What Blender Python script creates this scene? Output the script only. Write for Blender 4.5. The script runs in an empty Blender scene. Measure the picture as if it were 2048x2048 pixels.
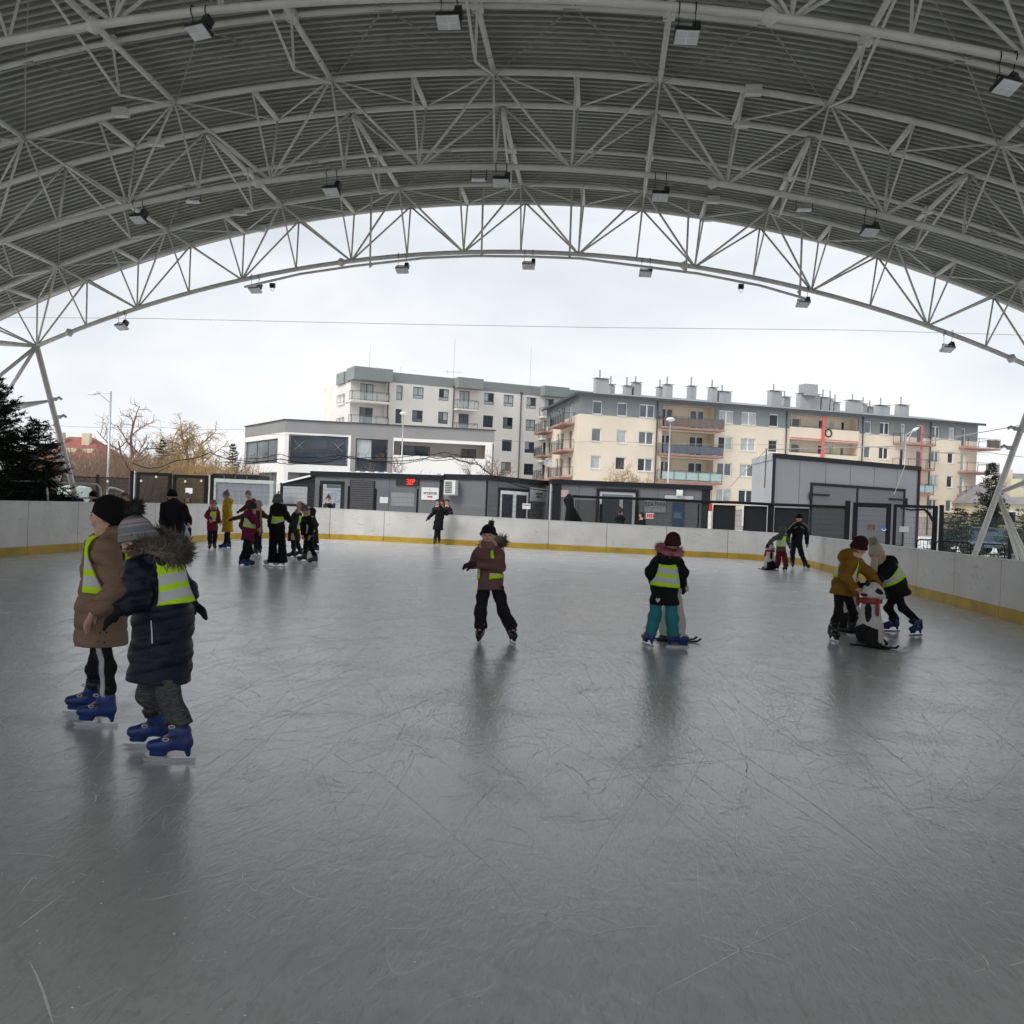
import bpy, bmesh, math, random
import numpy as np
from mathutils import Vector, Matrix
from math import radians, sin, cos, pi
random.seed(7); RNG = np.random.default_rng(11)
scene = bpy.context.scene
COL = scene.collection
# ------------------------------------------------------------------ camera
FPX, EYE = 1972.0, 1.5          # focal length in pixels of the 2048 px photograph, eye height
YAW, PITCH, ROLL = radians(5.1), radians(-0.3), radians(2.25)
_fw = np.array([-sin(YAW)*cos(PITCH), cos(YAW)*cos(PITCH), sin(PITCH)])
_r0 = np.array([cos(YAW), sin(YAW), 0.0]); _u0 = np.cross(_r0, _fw)
_rt = _r0*cos(ROLL)+_u0*sin(ROLL); _up = -_r0*sin(ROLL)+_u0*cos(ROLL)
CAM = np.array([0.0, 0.0, EYE])
cd = bpy.data.cameras.new('camera'); cam = bpy.data.objects.new('camera', cd); COL.objects.link(cam)
cd.sensor_width = 36; cd.lens = 36*FPX/2048; cd.clip_start = 0.05; cd.clip_end = 3000
cam.matrix_world = Matrix(((_rt[0], _up[0], -_fw[0], 0), (_rt[1], _up[1], -_fw[1], 0), (_rt[2], _up[2], -_fw[2], EYE), (0, 0, 0, 1)))
scene.camera = cam
# ------------------------------------------------------------------ sky, sun, exposure
SUN_EL, SUN_AZ = radians(42), radians(222)      # azimuth clockwise from +Y: behind the camera, a little to the left
world = bpy.data.worlds.new('World'); scene.world = world; world.use_nodes = True
nt = world.node_tree; nt.nodes.clear(); N = nt.nodes.new; L = nt.links.new
out = N('ShaderNodeOutputWorld'); bg = N('ShaderNodeBackground'); bg2 = N('ShaderNodeBackground'); mixs = N('ShaderNodeMixShader')
sky = N('ShaderNodeTexSky'); sky.sky_type = 'NISHITA'; sky.sun_disc = False; sky.sun_elevation = SUN_EL; sky.sun_rotation = SUN_AZ
sky.air_density = 1.0; sky.dust_density = 3.0
L(sky.outputs[0], bg.inputs[0]); bg.inputs[1].default_value = 0.10
tc = N('ShaderNodeTexCoord'); mp = N('ShaderNodeMapping'); mp.inputs['Scale'].default_value = (1.6, 1.6, 4.2); mp.inputs['Location'].default_value = (2.3, 0.7, 0.4)
n1 = N('ShaderNodeTexNoise'); n1.inputs['Scale'].default_value = 1.7; n1.inputs['Detail'].default_value = 4; n1.inputs['Roughness'].default_value = 0.52; n1.inputs['Distortion'].default_value = 0.35
L(tc.outputs['Generated'], mp.inputs[0]); L(mp.outputs[0], n1.inputs[0])
rp = N('ShaderNodeValToRGB'); rp.color_ramp.elements[0].position = 0.33; rp.color_ramp.elements[0].color = (0.60, 0.635, 0.68, 1)
rp.color_ramp.elements[1].position = 0.68; rp.color_ramp.elements[1].color = (0.86, 0.87, 0.885, 1)
L(n1.outputs[0], rp.inputs[0]); L(rp.outputs[0], bg2.inputs[0]); bg2.inputs[1].default_value = 0.84
mixs.inputs[0].default_value = 0.93                         # closed overcast, a breath of blue behind it
L(bg.outputs[0], mixs.inputs[1]); L(bg2.outputs[0], mixs.inputs[2]); L(mixs.outputs[0], out.inputs[0])
sd = bpy.data.lights.new('sun', 'SUN'); sd.energy = 1.5; sd.angle = radians(25); sd.color = (1.0, 0.965, 0.92)
sun = bpy.data.objects.new('sun', sd); COL.objects.link(sun)
_sd = Vector((sin(SUN_AZ)*cos(SUN_EL), cos(SUN_AZ)*cos(SUN_EL), sin(SUN_EL)))
sun.rotation_euler = (-_sd).to_track_quat('-Z', 'Y').to_euler(); sun.location = (0, -10, 60)
scene.view_settings.view_transform = 'Standard'; scene.view_settings.look = 'None'
scene.view_settings.exposure = 0.58; scene.view_settings.gamma = 1.0; scene.view_settings.use_curve_mapping = False
scene.render.engine = 'CYCLES'
cy = scene.cycles; cy.max_bounces = 6; cy.diffuse_bounces = 4; cy.glossy_bounces = 3; cy.transmission_bounces = 4; cy.transparent_max_bounces = 10
cy.use_adaptive_sampling = True; cy.adaptive_threshold = 0.03; cy.use_denoising = True; cy.caustics_reflective = False; cy.caustics_refractive = False; cy.sample_clamp_indirect = 6
# ------------------------------------------------------------------ pixel <-> place helpers (photograph measured in 2048 px)
def ray(px, py): return _fw+_rt*(px-1024)/FPX+_up*(1024-py)/FPX
def ground(px, py, z=0.0):
    d = ray(px, py); return CAM+d*((z-EYE)/d[2])
def at_y(px, py, Y):
    d = ray(px, py); return CAM+d*(Y/d[1])
def at_d(px, py, dep): return CAM+ray(px, py)*dep
def depth(p): return float((np.asarray(p)-CAM)@_fw)
V = lambda *a: np.array(a, float)
def unit(v):
    v = np.asarray(v, float); return v/max(1e-9, np.linalg.norm(v))
# ------------------------------------------------------------------ objects
ORG = {}
def tag(o, label=None, cat=None, group=None, kind=None):
    if label: o['label'] = label
    if cat: o['category'] = cat
    if group: o['group'] = group
    if kind: o['kind'] = kind
    return o
def thing(name, loc, label, cat, group=None, kind=None):
    o = bpy.data.objects.new(name, None); COL.objects.link(o); o.location = tuple(float(c) for c in loc); o.empty_display_size = 0.2
    ORG[o] = np.array(loc, float); return tag(o, label, cat, group, kind)
class MB:
    """collects shapes; build() links them as one mesh object"""
    def __init__(s): s.v = []; s.f = []; s.m = []; s.n = 0
    def add(s, vs, fs, mi=0):
        vs = np.asarray(vs, float).reshape(-1, 3); s.v.append(vs)
        for f in fs: s.f.append([i+s.n for i in f]); s.m.append(mi)
        s.n += len(vs); return s
    def hexa(s, p, mi=0):       # 8 points: bottom ring 0-3, top ring 4-7
        return s.add(p, [(0, 3, 2, 1), (4, 5, 6, 7), (0, 1, 5, 4), (1, 2, 6, 5), (2, 3, 7, 6), (3, 0, 4, 7)], mi)
    def box(s, c, h, ax=None, mi=0):    # centre, half sizes, optional 3 axes
        c = np.asarray(c, float); ax = np.eye(3) if ax is None else np.asarray(ax, float)
        p = [c+ax[0]*h[0]*a+ax[1]*h[1]*b+ax[2]*h[2]*d for d in (-1, 1) for a, b in ((-1, -1), (1, -1), (1, 1), (-1, 1))]
        return s.hexa(p, mi)
    def bar(s, a, b, w, h=None, mi=0, upv=(0, 0, 1)):   # square bar from a to b
        a = np.asarray(a, float); b = np.asarray(b, float); d = unit(b-a); u = np.asarray(upv, float)
        if abs(d@u) > .95: u = V(0, 1, 0)
        x = unit(np.cross(d, u)); y = np.cross(x, d)
        return s.box((a+b)/2, (np.linalg.norm(b-a)/2, w/2, (h or w)/2), (d, x, y), mi)
    def tube(s, pts, r, n=6, mi=0, caps=True):
        pts = [np.asarray(p, float) for p in pts]; k = len(pts)
        rr = r if hasattr(r, '__len__') else [r]*k
        vs = []; px = None
        for i, p in enumerate(pts):
            d = unit(pts[min(i+1, k-1)]-pts[max(i-1, 0)])
            if px is None:
                u = V(0, 0, 1) if abs(d[2]) < .9 else V(0, 1, 0); px = unit(np.cross(d, u))
            px = unit(px-d*(px@d)); py = np.cross(d, px)
            for j in range(n):
                a = 2*pi*j/n; vs.append(p+(px*cos(a)+py*sin(a))*rr[i])
        fs = [(i*n+j, i*n+(j+1) % n, (i+1)*n+(j+1) % n, (i+1)*n+j) for i in range(k-1) for j in range(n)]
        if caps: fs += [tuple(range(n))[::-1], tuple(range((k-1)*n, k*n))]
        return s.add(vs, fs, mi)
    def quad(s, a, b, c, d, mi=0): return s.add([a, b, c, d], [(0, 1, 2, 3)], mi)
    def lathe(s, c, prof, n=12, mi=0, ax=None):    # prof: list of (r, z)
        ax = np.eye(3) if ax is None else np.asarray(ax, float); c = np.asarray(c, float)
        vs = [c+ax[0]*r*cos(2*pi*j/n)+ax[1]*r*sin(2*pi*j/n)+ax[2]*z for r, z in prof for j in range(n)]
        k = len(prof)
        fs = [(i*n+j, i*n+(j+1) % n, (i+1)*n+(j+1) % n, (i+1)*n+j) for i in range(k-1) for j in range(n)]
        fs += [tuple(range(n))[::-1], tuple(range((k-1)*n, k*n))]
        return s.add(vs, fs, mi)
    def build(s, name, mat, parent=None, origin=None, smooth=False):
        vs = np.concatenate(s.v) if s.v else np.zeros((0, 3))
        org = ORG[parent] if parent is not None else (np.asarray(origin, float) if origin is not None else np.zeros(3))
        me = bpy.data.meshes.new(name); me.from_pydata((vs-org).tolist(), [], s.f)
        for m in (mat if isinstance(mat, (list, tuple)) else [mat]): me.materials.append(m)
        if isinstance(mat, (list, tuple)): me.polygons.foreach_set('material_index', s.m)
        if smooth: me.polygons.foreach_set('use_smooth', [True]*len(me.polygons))
        me.validate(); me.update()
        o = bpy.data.objects.new(name, me); COL.objects.link(o)
        if parent is not None: o.parent = parent
        else: o.location = tuple(org)
        ORG[o] = org
        return o
def raw(name, vs, fs, mat, parent=None, smooth=True):      # mesh straight from arrays
    b = MB(); b.add(vs, fs); return b.build(name, mat, parent, smooth=smooth)
# ------------------------------------------------------------------ materials
def mat(name, col, rough=0.7, metal=0.0, var=0.12, scale=6.0, bump=0.0, bscale=40.0, spec=0.5, emit=None, stretch=(1, 1, 1)):
    m = bpy.data.materials.new(name); m.use_nodes = True; t = m.node_tree; b = t.nodes['Principled BSDF']
    b.inputs['Roughness'].default_value = rough; b.inputs['Metallic'].default_value = metal; b.inputs['Specular IOR Level'].default_value = spec
    c = (*col[:3], 1)
    g = t.nodes.new('ShaderNodeNewGeometry')
    if var > 0 or bump > 0:
        mpn = t.nodes.new('ShaderNodeMapping'); mpn.inputs['Scale'].default_value = stretch
        t.links.new(g.outputs['Position'], mpn.inputs[0])
    if var > 0:
        nz = t.nodes.new('ShaderNodeTexNoise'); nz.inputs['Scale'].default_value = scale; nz.inputs['Detail'].default_value = 5
        t.links.new(mpn.outputs[0], nz.inputs[0])
        r = t.nodes.new('ShaderNodeValToRGB'); r.color_ramp.elements[0].position = .3; r.color_ramp.elements[1].position = .72
        r.color_ramp.elements[0].color = (*[max(0, x*(1-var)) for x in col[:3]], 1); r.color_ramp.elements[1].color = (*[min(1, x*(1+var)) for x in col[:3]], 1)
        t.links.new(nz.outputs[0], r.inputs[0]); t.links.new(r.outputs[0], b.inputs['Base Color'])
    else: b.inputs['Base Color'].default_value = c
    if bump > 0:
        nb = t.nodes.new('ShaderNodeTexNoise'); nb.inputs['Scale'].default_value = bscale; nb.inputs['Detail'].default_value = 4
        t.links.new(mpn.outputs[0], nb.inputs[0])
        bn = t.nodes.new('ShaderNodeBump'); bn.inputs['Strength'].default_value = bump; bn.inputs['Distance'].default_value = 0.02
        t.links.new(nb.outputs[0], bn.inputs['Height']); t.links.new(bn.outputs[0], b.inputs['Normal'])
    if emit: b.inputs['Emission Color'].default_value = (*emit[:3], 1); b.inputs['Emission Strength'].default_value = emit[3]
    return m
def srgb(r, g, b):
    f = lambda c: (c/255/12.92) if c/255 <= .04045 else ((c/255+.055)/1.055)**2.4
    return (f(r), f(g), f(b))
M = {}
M['steel'] = mat('painted_steel', (.68, .665, .62), .5, 0, .10, 3)
M['roof'] = mat('roof_sheet', (.285, .29, .25), .5, .0, .14, .9, stretch=(1, .5, 1))
M['cable'] = mat('cable', (.30, .29, .27), .5)
M['black'] = mat('black_paint', (.008, .008, .009), .7, spec=.15)
M['blackrub'] = mat('black_rubber', (.008, .008, .009), .75)
M['lamp_body'] = mat('lamp_body', (.03, .03, .032), .5)
M['lamp_glass'] = mat('lamp_glass', (.90, .90, .89), .35)
M['lamp_reflector'] = mat('lamp_reflector', (.74, .75, .75), .4)
M['metal'] = mat('galvanised', (.42, .43, .44), .38, .6, .15)
M['white'] = mat('white_plastic', (.72, .72, .70), .5)
M['alum'] = mat('aluminium', (.62, .63, .64), .35, .5)
def glass_mat(name, col, alpha):
    m = bpy.data.materials.new(name); m.use_nodes = True; t = m.node_tree; b = t.nodes['Principled BSDF']
    b.inputs['Base Color'].default_value = (*col, 1); b.inputs['Roughness'].default_value = .05; b.inputs['Alpha'].default_value = alpha
    return m
M['pane_dark'] = mat('pane_dark', (.028, .033, .042), .06, 0, .5, .35)
M['pane_mid'] = mat('pane_with_blind', (.14, .16, .18), .08, 0, .3, .6)
M['pane_light'] = mat('pane_with_curtain', (.42, .46, .46), .12, 0, .22, 2.5, stretch=(3, 3, .4))
M['pane_blue'] = mat('pane_blue', (.045, .058, .078), .05, 0, .45, .25)
M['glass_rail'] = glass_mat('clear_balustrade', (.55, .62, .60), .28)
M['glass_green'] = glass_mat('frosted_balustrade', (.42, .55, .52), .86)
# ================================================================== ground, ice, boards
gm = mat('ground_paving_snow', (.68, .69, .70), .9, 0, .25, .35, .3, 3)
gr = MB(); gr.add([(-600, -60, -.05), (600, -60, -.05), (600, 1500, -.05), (-600, 1500, -.05)], [(0, 1, 2, 3)])
tag(gr.build('ground', gm), 'grey trodden paving with thin snow around the rink', kind='structure')
BS, BD, RO = .42, .014, .22
def ice_material():
    m = bpy.data.materials.new('ice'); m.use_nodes = True; t = m.node_tree; b = t.nodes['Principled BSDF']; N = t.nodes.new; L = t.links.new
    g = N('ShaderNodeNewGeometry')
    def noise(sc, det=4, rough=.55, st=(1, 1, 1), dist=0, rot=0):
        mp = N('ShaderNodeMapping'); mp.inputs['Scale'].default_value = st; mp.inputs['Rotation'].default_value = (0, 0, rot); L(g.outputs['Position'], mp.inputs[0])
        n = N('ShaderNodeTexNoise'); n.inputs['Scale'].default_value = sc; n.inputs['Detail'].default_value = det; n.inputs['Roughness'].default_value = rough; n.inputs['Distortion'].default_value = dist
        L(mp.outputs[0], n.inputs[0]); return n.outputs[0]
    def math_(op, a, bb=None, c=None):
        n = N('ShaderNodeMath'); n.operation = op
        for i, x in enumerate((a, bb, c)):
            if x is None: continue
            if isinstance(x, (int, float)): n.inputs[i].default_value = x
            else: L(x, n.inputs[i])
        return n.outputs[0]
    def ramp(x, p0, p1, c0=(0, 0, 0), c1=(1, 1, 1)):
        r = N('ShaderNodeValToRGB'); r.color_ramp.elements[0].position = p0; r.color_ramp.elements[1].position = p1
        r.color_ramp.elements[0].color = (*c0, 1); r.color_ramp.elements[1].color = (*c1, 1); L(x, r.inputs[0]); return r.outputs[0]
    def lines(sc, width, st, rot, dist, masksc, m0, m1):     # thin wandering skate cuts: the contour lines of a noise field
        n = noise(sc, 1.5, .4, st, dist, rot)
        d = math_('ABSOLUTE', math_('SUBTRACT', n, .5))
        ln = ramp(d, 0, width, (1, 1, 1), (0, 0, 0))
        return math_('MULTIPLY', ln, ramp(noise(masksc, 3, .6, (1, 1, 1), 0, rot), m0, m1))
    big = noise(.22, 4, .6); mid = noise(1.3, 5, .6); fine = noise(26, 5, .65, (1, .6, 1))
    l1 = lines(.9, .0045, (1.3, .5, 1), .3, 1.0, .9, .46, .60)
    l3 = lines(2.3, .010, (1, .7, 1), 1.2, 1.6, 1.1, .45, .58)
    lin = math_('MAXIMUM', l1, math_('MULTIPLY', l3, .7))
    base = N('ShaderNodeMix'); base.data_type = 'RGBA'; L(ramp(big, .35, .68), base.inputs[0])
    base.inputs[6].default_value = (.545, .548, .562, 1); base.inputs[7].default_value = (.62, .622, .634, 1)
    scuff = ramp(mid, .48, .66)
    mx = N('ShaderNodeMix'); mx.data_type = 'RGBA'; L(math_('MULTIPLY', math_('MULTIPLY', scuff, ramp(fine, .42, .66)), .55), mx.inputs[0]); L(base.outputs[2], mx.inputs[6]); mx.inputs[7].default_value = (.72, .73, .74, 1)
    mx2 = N('ShaderNodeMix'); mx2.data_type = 'RGBA'; L(math_('MULTIPLY', lin, .22), mx2.inputs[0]); L(mx.outputs[2], mx2.inputs[6]); mx2.inputs[7].default_value = (.95, .955, .96, 1)
    dk = noise(8.5, 4, .66, (1.4, .45, 1), 1.3, .55); dk2 = noise(13, 3, .65, (1.6, .4, 1), 1.2, -.6); dk3 = noise(26, 3, .6, (1.3, .5, 1), 1.0, 1.0)
    dmk = math_('MAXIMUM', math_('MAXIMUM', ramp(dk, .55, .66), ramp(dk2, .57, .66)), math_('MULTIPLY', ramp(dk3, .57, .66), .8))  # dark dashes painted into the base colour, imitating glint and shade on rough ice
    dm = N('ShaderNodeMix'); dm.data_type = 'RGBA'; L(math_('MULTIPLY', dmk, math_('ADD', .30, math_('MULTIPLY', scuff, .14))), dm.inputs[0]); L(mx2.outputs[2], dm.inputs[6]); dm.inputs[7].default_value = (.33, .333, .342, 1)
    L(dm.outputs[2], b.inputs['Base Color'])
    b.inputs['IOR'].default_value = 1.62; b.inputs['Specular IOR Level'].default_value = .5
    rr = math_('ADD', RO, math_('ADD', math_('MULTIPLY', scuff, .06), math_('MULTIPLY', lin, .05))); L(rr, b.inputs['Roughness'])
    d1 = noise(13, 4, .62, (1.5, .42, 1), 1.2, .35); d2 = noise(22, 3, .6, (1.6, .40, 1), 1.0, -.5); d3 = noise(4, 2, .5, (1, 1, 1), .3)
    hgt = math_('MULTIPLY', math_('ADD', math_('ADD', math_('MULTIPLY', d1, .60), math_('MULTIPLY', d2, .34)), math_('MULTIPLY', d3, .12)), math_('ADD', .62, math_('MULTIPLY', scuff, .35)))
    bp = N('ShaderNodeBump'); bp.inputs['Strength'].default_value = BS; bp.inputs['Distance'].default_value = BD; L(hgt, bp.inputs['Height']); L(bp.outputs[0], b.inputs['Normal'])
    return m
M['ice'] = ice_material()
# rink outline (inner face of the boards)
def arc(c, r, a0, a1, n): return [(c[0]+r*cos(radians(a0+(a1-a0)*i/n)), c[1]+r*sin(radians(a0+(a1-a0)*i/n))) for i in range(n+1)]
def fillet(p, q, r_, R, n=10):      # round the corner q between p and r_
    p, q, r_ = (np.array(x, float) for x in (p, q, r_)); d1 = unit(p-q); d2 = unit(r_-q); ang = math.acos(d1@d2); t = R/math.tan(ang/2)
    a, b = q+d1*t, q+d2*t; c = q+unit(d1+d2)*R/sin(ang/2); out_ = []
    a0 = math.atan2(*(a-c)[::-1]); a1 = math.atan2(*(b-c)[::-1])
    while a1-a0 > pi: a1 -= 2*pi
    while a1-a0 < -pi: a1 += 2*pi
    return [tuple(c+R*V(cos(a0+(a1-a0)*i/n), sin(a0+(a1-a0)*i/n))) for i in range(n+1)]
RW = [(6.55, -4.5), (6.55, 34.5), (-12.75, 37.5), (-12.65, -4.5)]
OUT = [RW[0]]+fillet(RW[0], RW[1], RW[2], 2.6)+fillet(RW[1], RW[2], RW[3], 3.4)+[RW[3]]
OUT = np.array(OUT)
ic = MB(); ic.add([(x, y, 0) for x, y in OUT], [tuple(range(len(OUT)))])
tag(ic.build('ice_rink', M['ice']), 'scratched grey skating ice', kind='structure')
def board_mat():
    m = mat('board_polyethylene', (.70, .69, .66), .42, 0, .10, 1.2)
    t = m.node_tree; b = t.nodes['Principled BSDF']; src = b.inputs['Base Color'].links[0].from_socket
    g = t.nodes.new('ShaderNodeNewGeometry'); mp = t.nodes.new('ShaderNodeMapping'); mp.inputs['Scale'].default_value = (1.3, 1.3, 2.6); t.links.new(g.outputs['Position'], mp.inputs[0])
    n = t.nodes.new('ShaderNodeTexNoise'); n.inputs['Scale'].default_value = .9; n.inputs['Detail'].default_value = 6; t.links.new(mp.outputs[0], n.inputs[0])
    r = t.nodes.new('ShaderNodeValToRGB'); r.color_ramp.elements[0].position = .56; r.color_ramp.elements[1].position = .62; t.links.new(n.outputs[0], r.inputs[0])
    mx = t.nodes.new('ShaderNodeMix'); mx.data_type = 'RGBA'; mu = t.nodes.new('ShaderNodeMath'); mu.operation = 'MULTIPLY'; mu.inputs[1].default_value = .45
    t.links.new(r.outputs[0], mu.inputs[0]); t.links.new(mu.outputs[0], mx.inputs[0]); t.links.new(src, mx.inputs[6]); mx.inputs[7].default_value = (.74, .745, .74, 1)
    n2 = t.nodes.new('ShaderNodeTexNoise'); n2.inputs['Scale'].default_value = 5; n2.inputs['Detail'].default_value = 5; n2.inputs['Distortion'].default_value = 1.5; mp2 = t.nodes.new('ShaderNodeMapping'); mp2.inputs['Scale'].default_value = (.6, .6, 2.2); t.links.new(g.outputs['Position'], mp2.inputs[0]); t.links.new(mp2.outputs[0], n2.inputs[0])
    r2 = t.nodes.new('ShaderNodeValToRGB'); r2.color_ramp.elements[0].position = .60; r2.color_ramp.elements[1].position = .72; t.links.new(n2.outputs[0], r2.inputs[0]); mu2 = t.nodes.new('ShaderNodeMath'); mu2.operation = 'MULTIPLY'; mu2.inputs[1].default_value = .5; t.links.new(r2.outputs[0], mu2.inputs[0])
    mx3 = t.nodes.new('ShaderNodeMix'); mx3.data_type = 'RGBA'; t.links.new(mu2.outputs[0], mx3.inputs[0]); t.links.new(mx.outputs[2], mx3.inputs[6]); mx3.inputs[7].default_value = (.30, .30, .295, 1); t.links.new(mx3.outputs[2], b.inputs['Base Color'])
    return m
M['board'] = board_mat(); M['kick'] = mat('yellow_kick_strip', (.52, .34, .035), .5, 0, .22, 2.0); M['seam'] = mat('board_joint', (.10, .10, .098), .7)
seg = np.hypot(*np.diff(OUT, axis=0).T); acc = np.r_[0, np.cumsum(seg)]; TOT = acc[-1]
def on_outline(s):
    i = min(len(seg)-1, max(0, int(np.searchsorted(acc, s)-1))); t = (s-acc[i])/seg[i]; p = OUT[i]*(1-t)+OUT[i+1]*t
    d = unit(OUT[i+1]-OUT[i]); return p, V(d[1], -d[0])        # point, outward normal
def bh(x): return 1.065-.0125*(x+3)
boards = thing('rink_boards', (-3, 16, 0), 'low off-white dasher boards with a yellow kick strip around the ice', 'boards')
PL = 2.08; npan = int(TOT/PL)
for k in range(npan):
    s0, s1 = k*TOT/npan+.009, (k+1)*TOT/npan-.009
    pts = [on_outline(s0+(s1-s0)*i/4) for i in range(5)]
    if pts[2][0][1] < 2: continue
    def strip(o0, o1, z0, z1f):
        b = MB(); vs = []
        for p, n in pts:
            a, c = p+n*o0, p+n*o1; z1 = z1f(p[0]); vs += [(*a, z0), (*c, z0), (*c, z1), (*a, z1)]
        fs = [(4*i+j, 4*i+(j+1) % 4, 4*i+4+(j+1) % 4, 4*i+4+j) for i in range(4) for j in range(4)]+[(0, 3, 2, 1), (16, 17, 18, 19)]
        b.add(vs, fs); return b
    pan = strip(0, .07, .0, bh).build('board_panel', M['board'], boards)
    strip(-.014, -.001, .002, lambda x: .195).build('kick_strip', M['kick'], pan)
    b = MB(); vs = []
    for p, n in pts:
        z = bh(p[0]); a, c = p-n*.012, p+n*.085; vs += [(*a, z+.001), (*c, z+.001), (*c, z+.022), (*a, z+.022)]
    b.add(vs, [(4*i+j, 4*i+(j+1) % 4, 4*i+4+(j+1) % 4, 4*i+4+j) for i in range(4) for j in range(4)]+[(0, 3, 2, 1), (16, 17, 18, 19)]); b.build('cap_rail', M['board'], pan)
    p, n = on_outline((k+1)*TOT/npan); tdir = V(-n[1], n[0])
    MB().box((*(p+n*.04), bh(p[0])/2), (.0085, .036, bh(p[0])/2-.004), (V(*tdir, 0), V(*n, 0), V(0, 0, 1))).build('joint_strip', M['seam'], pan)
# ---- skate cuts: thin raised ridges of scraped ice
sc_v = []; sc_f = []
def add_scratch(p0, ang, length, curv, w, n=None):
    n = n or max(3, int(length/.09)); p = np.array(p0, float); base = len(sc_v); a = ang
    for i in range(n+1):
        t = i/n; ww = w*(.25+sin(pi*min(1, max(0, t)))**.6)*random.uniform(.6, 1.2); nx = V(-sin(a), cos(a))
        sc_v.extend([(*(p+nx*ww), .0012), (*(p-nx*ww), .0012)])
        p = p+V(cos(a), sin(a))*length/n; a += curv*length/n+random.gauss(0, .012)
    for i in range(n):
        q = base+2*i; sc_f.append((q, q+1, q+3, q+2))
for i in range(3000):
    y = 3.4+17*random.random()**1.15; x = random.uniform(-.60, .60)*y-.09*y
    if not -12.3 < x < 6.2: continue
    r = random.random(); w = random.uniform(.001, .0030)*(.6+y*.09)
    if y < 5.0 and r > .4: continue
    if r < .72: add_scratch((x, y), random.uniform(0, pi), random.uniform(.05, .34), random.uniform(-7, 7), w)
    elif r < .95: add_scratch((x, y), random.gauss(1.55, .7), random.uniform(.2, .9), random.uniform(-1.8, 1.8), w*.8)
    else: add_scratch((x, y), random.gauss(1.6, .35), random.uniform(.8, 3.2), random.uniform(-.35, .35), w*.7)
for px0, py0, px1, py1, w in ((1470, 1390, 1640, 1735, .005), (1310, 1335, 1305, 1500, .004), (1180, 1545, 1520, 1508, .004), (1860, 1570, 1880, 1690, .003), (1500, 1515, 1445, 1690, .004), (1310, 1990, 1690, 1790, .003),
                           (1240, 1330, 1305, 1380, .003), (1960, 1600, 2046, 1520, .004), (1700, 1440, 1850, 1560, .003), (30, 1860, 130, 1785, .004), (640, 1535, 690, 1650, .003), (950, 1610, 1000, 1560, .003), (1060, 1700, 1150, 1460, .004), (60, 1925, 120, 2046, .005), (1700, 1780, 1760, 1810, .003)):
    a, b_ = ground(px0, py0)[:2], ground(px1, py1)[:2]; d = b_-a; ln = np.linalg.norm(d); add_scratch(a, math.atan2(d[1], d[0]), ln, random.uniform(-.12, .12)/max(.5, ln), w*.75)
for i in range(260):        # long straight cuts along the skating direction
    y = random.uniform(3.2, 13); x = random.uniform(-.58, .58)*y-.09*y
    if -12 < x < 5.5: add_scratch((x, y), random.gauss(1.6, .22), random.uniform(1.0, 4.5), random.uniform(-.06, .06), random.uniform(.0007, .0017)*(.6+y*.07))
# crumbs of shaved ice
for i in range(600):
    y = 2.0+10*random.random()**1.5; x = random.uniform(-.6, .6)*y-.09*y; r = random.uniform(.0015, .004); q = len(sc_v)
    for j in range(5): sc_v.append((x+r*cos(j*1.257+y)*random.uniform(.6, 1.5), y+r*sin(j*1.257+y)*random.uniform(.6, 1.5), .001))
    sc_v.append((x, y, .001+r*.8)); sc_f.extend([(q+j, q+(j+1) % 5, q+5) for j in range(5)])
sm = mat('scraped_ice', (.97, .972, .975), .20, 0, .02, bump=.5, bscale=22)
so = MB(); so.add(sc_v, sc_f); tag(so.build('skate_cuts', sm), 'white skate cuts and crumbs of shaved ice scattered over the rink', 'ice shavings', kind='stuff')
# ================================================================== canopy
CX = -2.43; RT, CZT = 35.26, -25.22; RB, CZB = 33.98, -25.53; STEP = .0925
TRY = [26.8, 20.1, 13.4, 6.7]
def top(i, y, dr=0): return V(CX+(RT+dr)*sin(i*STEP), y, CZT+(RT+dr)*cos(i*STEP))
def bot(i, y): return V(CX+RB*sin(i*STEP), y, CZB+RB*cos(i*STEP))
canopy = thing('rink_canopy', (CX, 10, 0), 'arched steel canopy with corrugated roof over the ice rink', 'canopy')
prof = []
y = -8.5  # unseen roof end behind the camera, its reach set to shade the near ice
while y < 28.0:
    prof += [(y, 0), (y+.075, 0), (y+.095, .13), (y+.18, .13)]; y += .20
prof.append((28.0, 0)); th = np.linspace(-5.55*STEP, 5.55*STEP, 73)
vs = [(CX+(RT+.13+h)*sin(a), yy, CZT+(RT+.13+h)*cos(a)) for yy, h in prof for a in th]; nn = len(th)
fs = [(i*nn+j, i*nn+j+1, (i+1)*nn+j+1, (i+1)*nn+j) for i in range(len(prof)-1) for j in range(nn-1)]
raw('roof_sheet', vs, fs, M['roof'], canopy, smooth=False)
e = MB(); e.tube([V(CX+(RT+.10)*sin(a), 28.02, CZT+(RT+.10)*cos(a)) for a in th], .045, 5); e.build('roof_edge_trim', M['steel'], canopy, smooth=True)
W = .8
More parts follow.
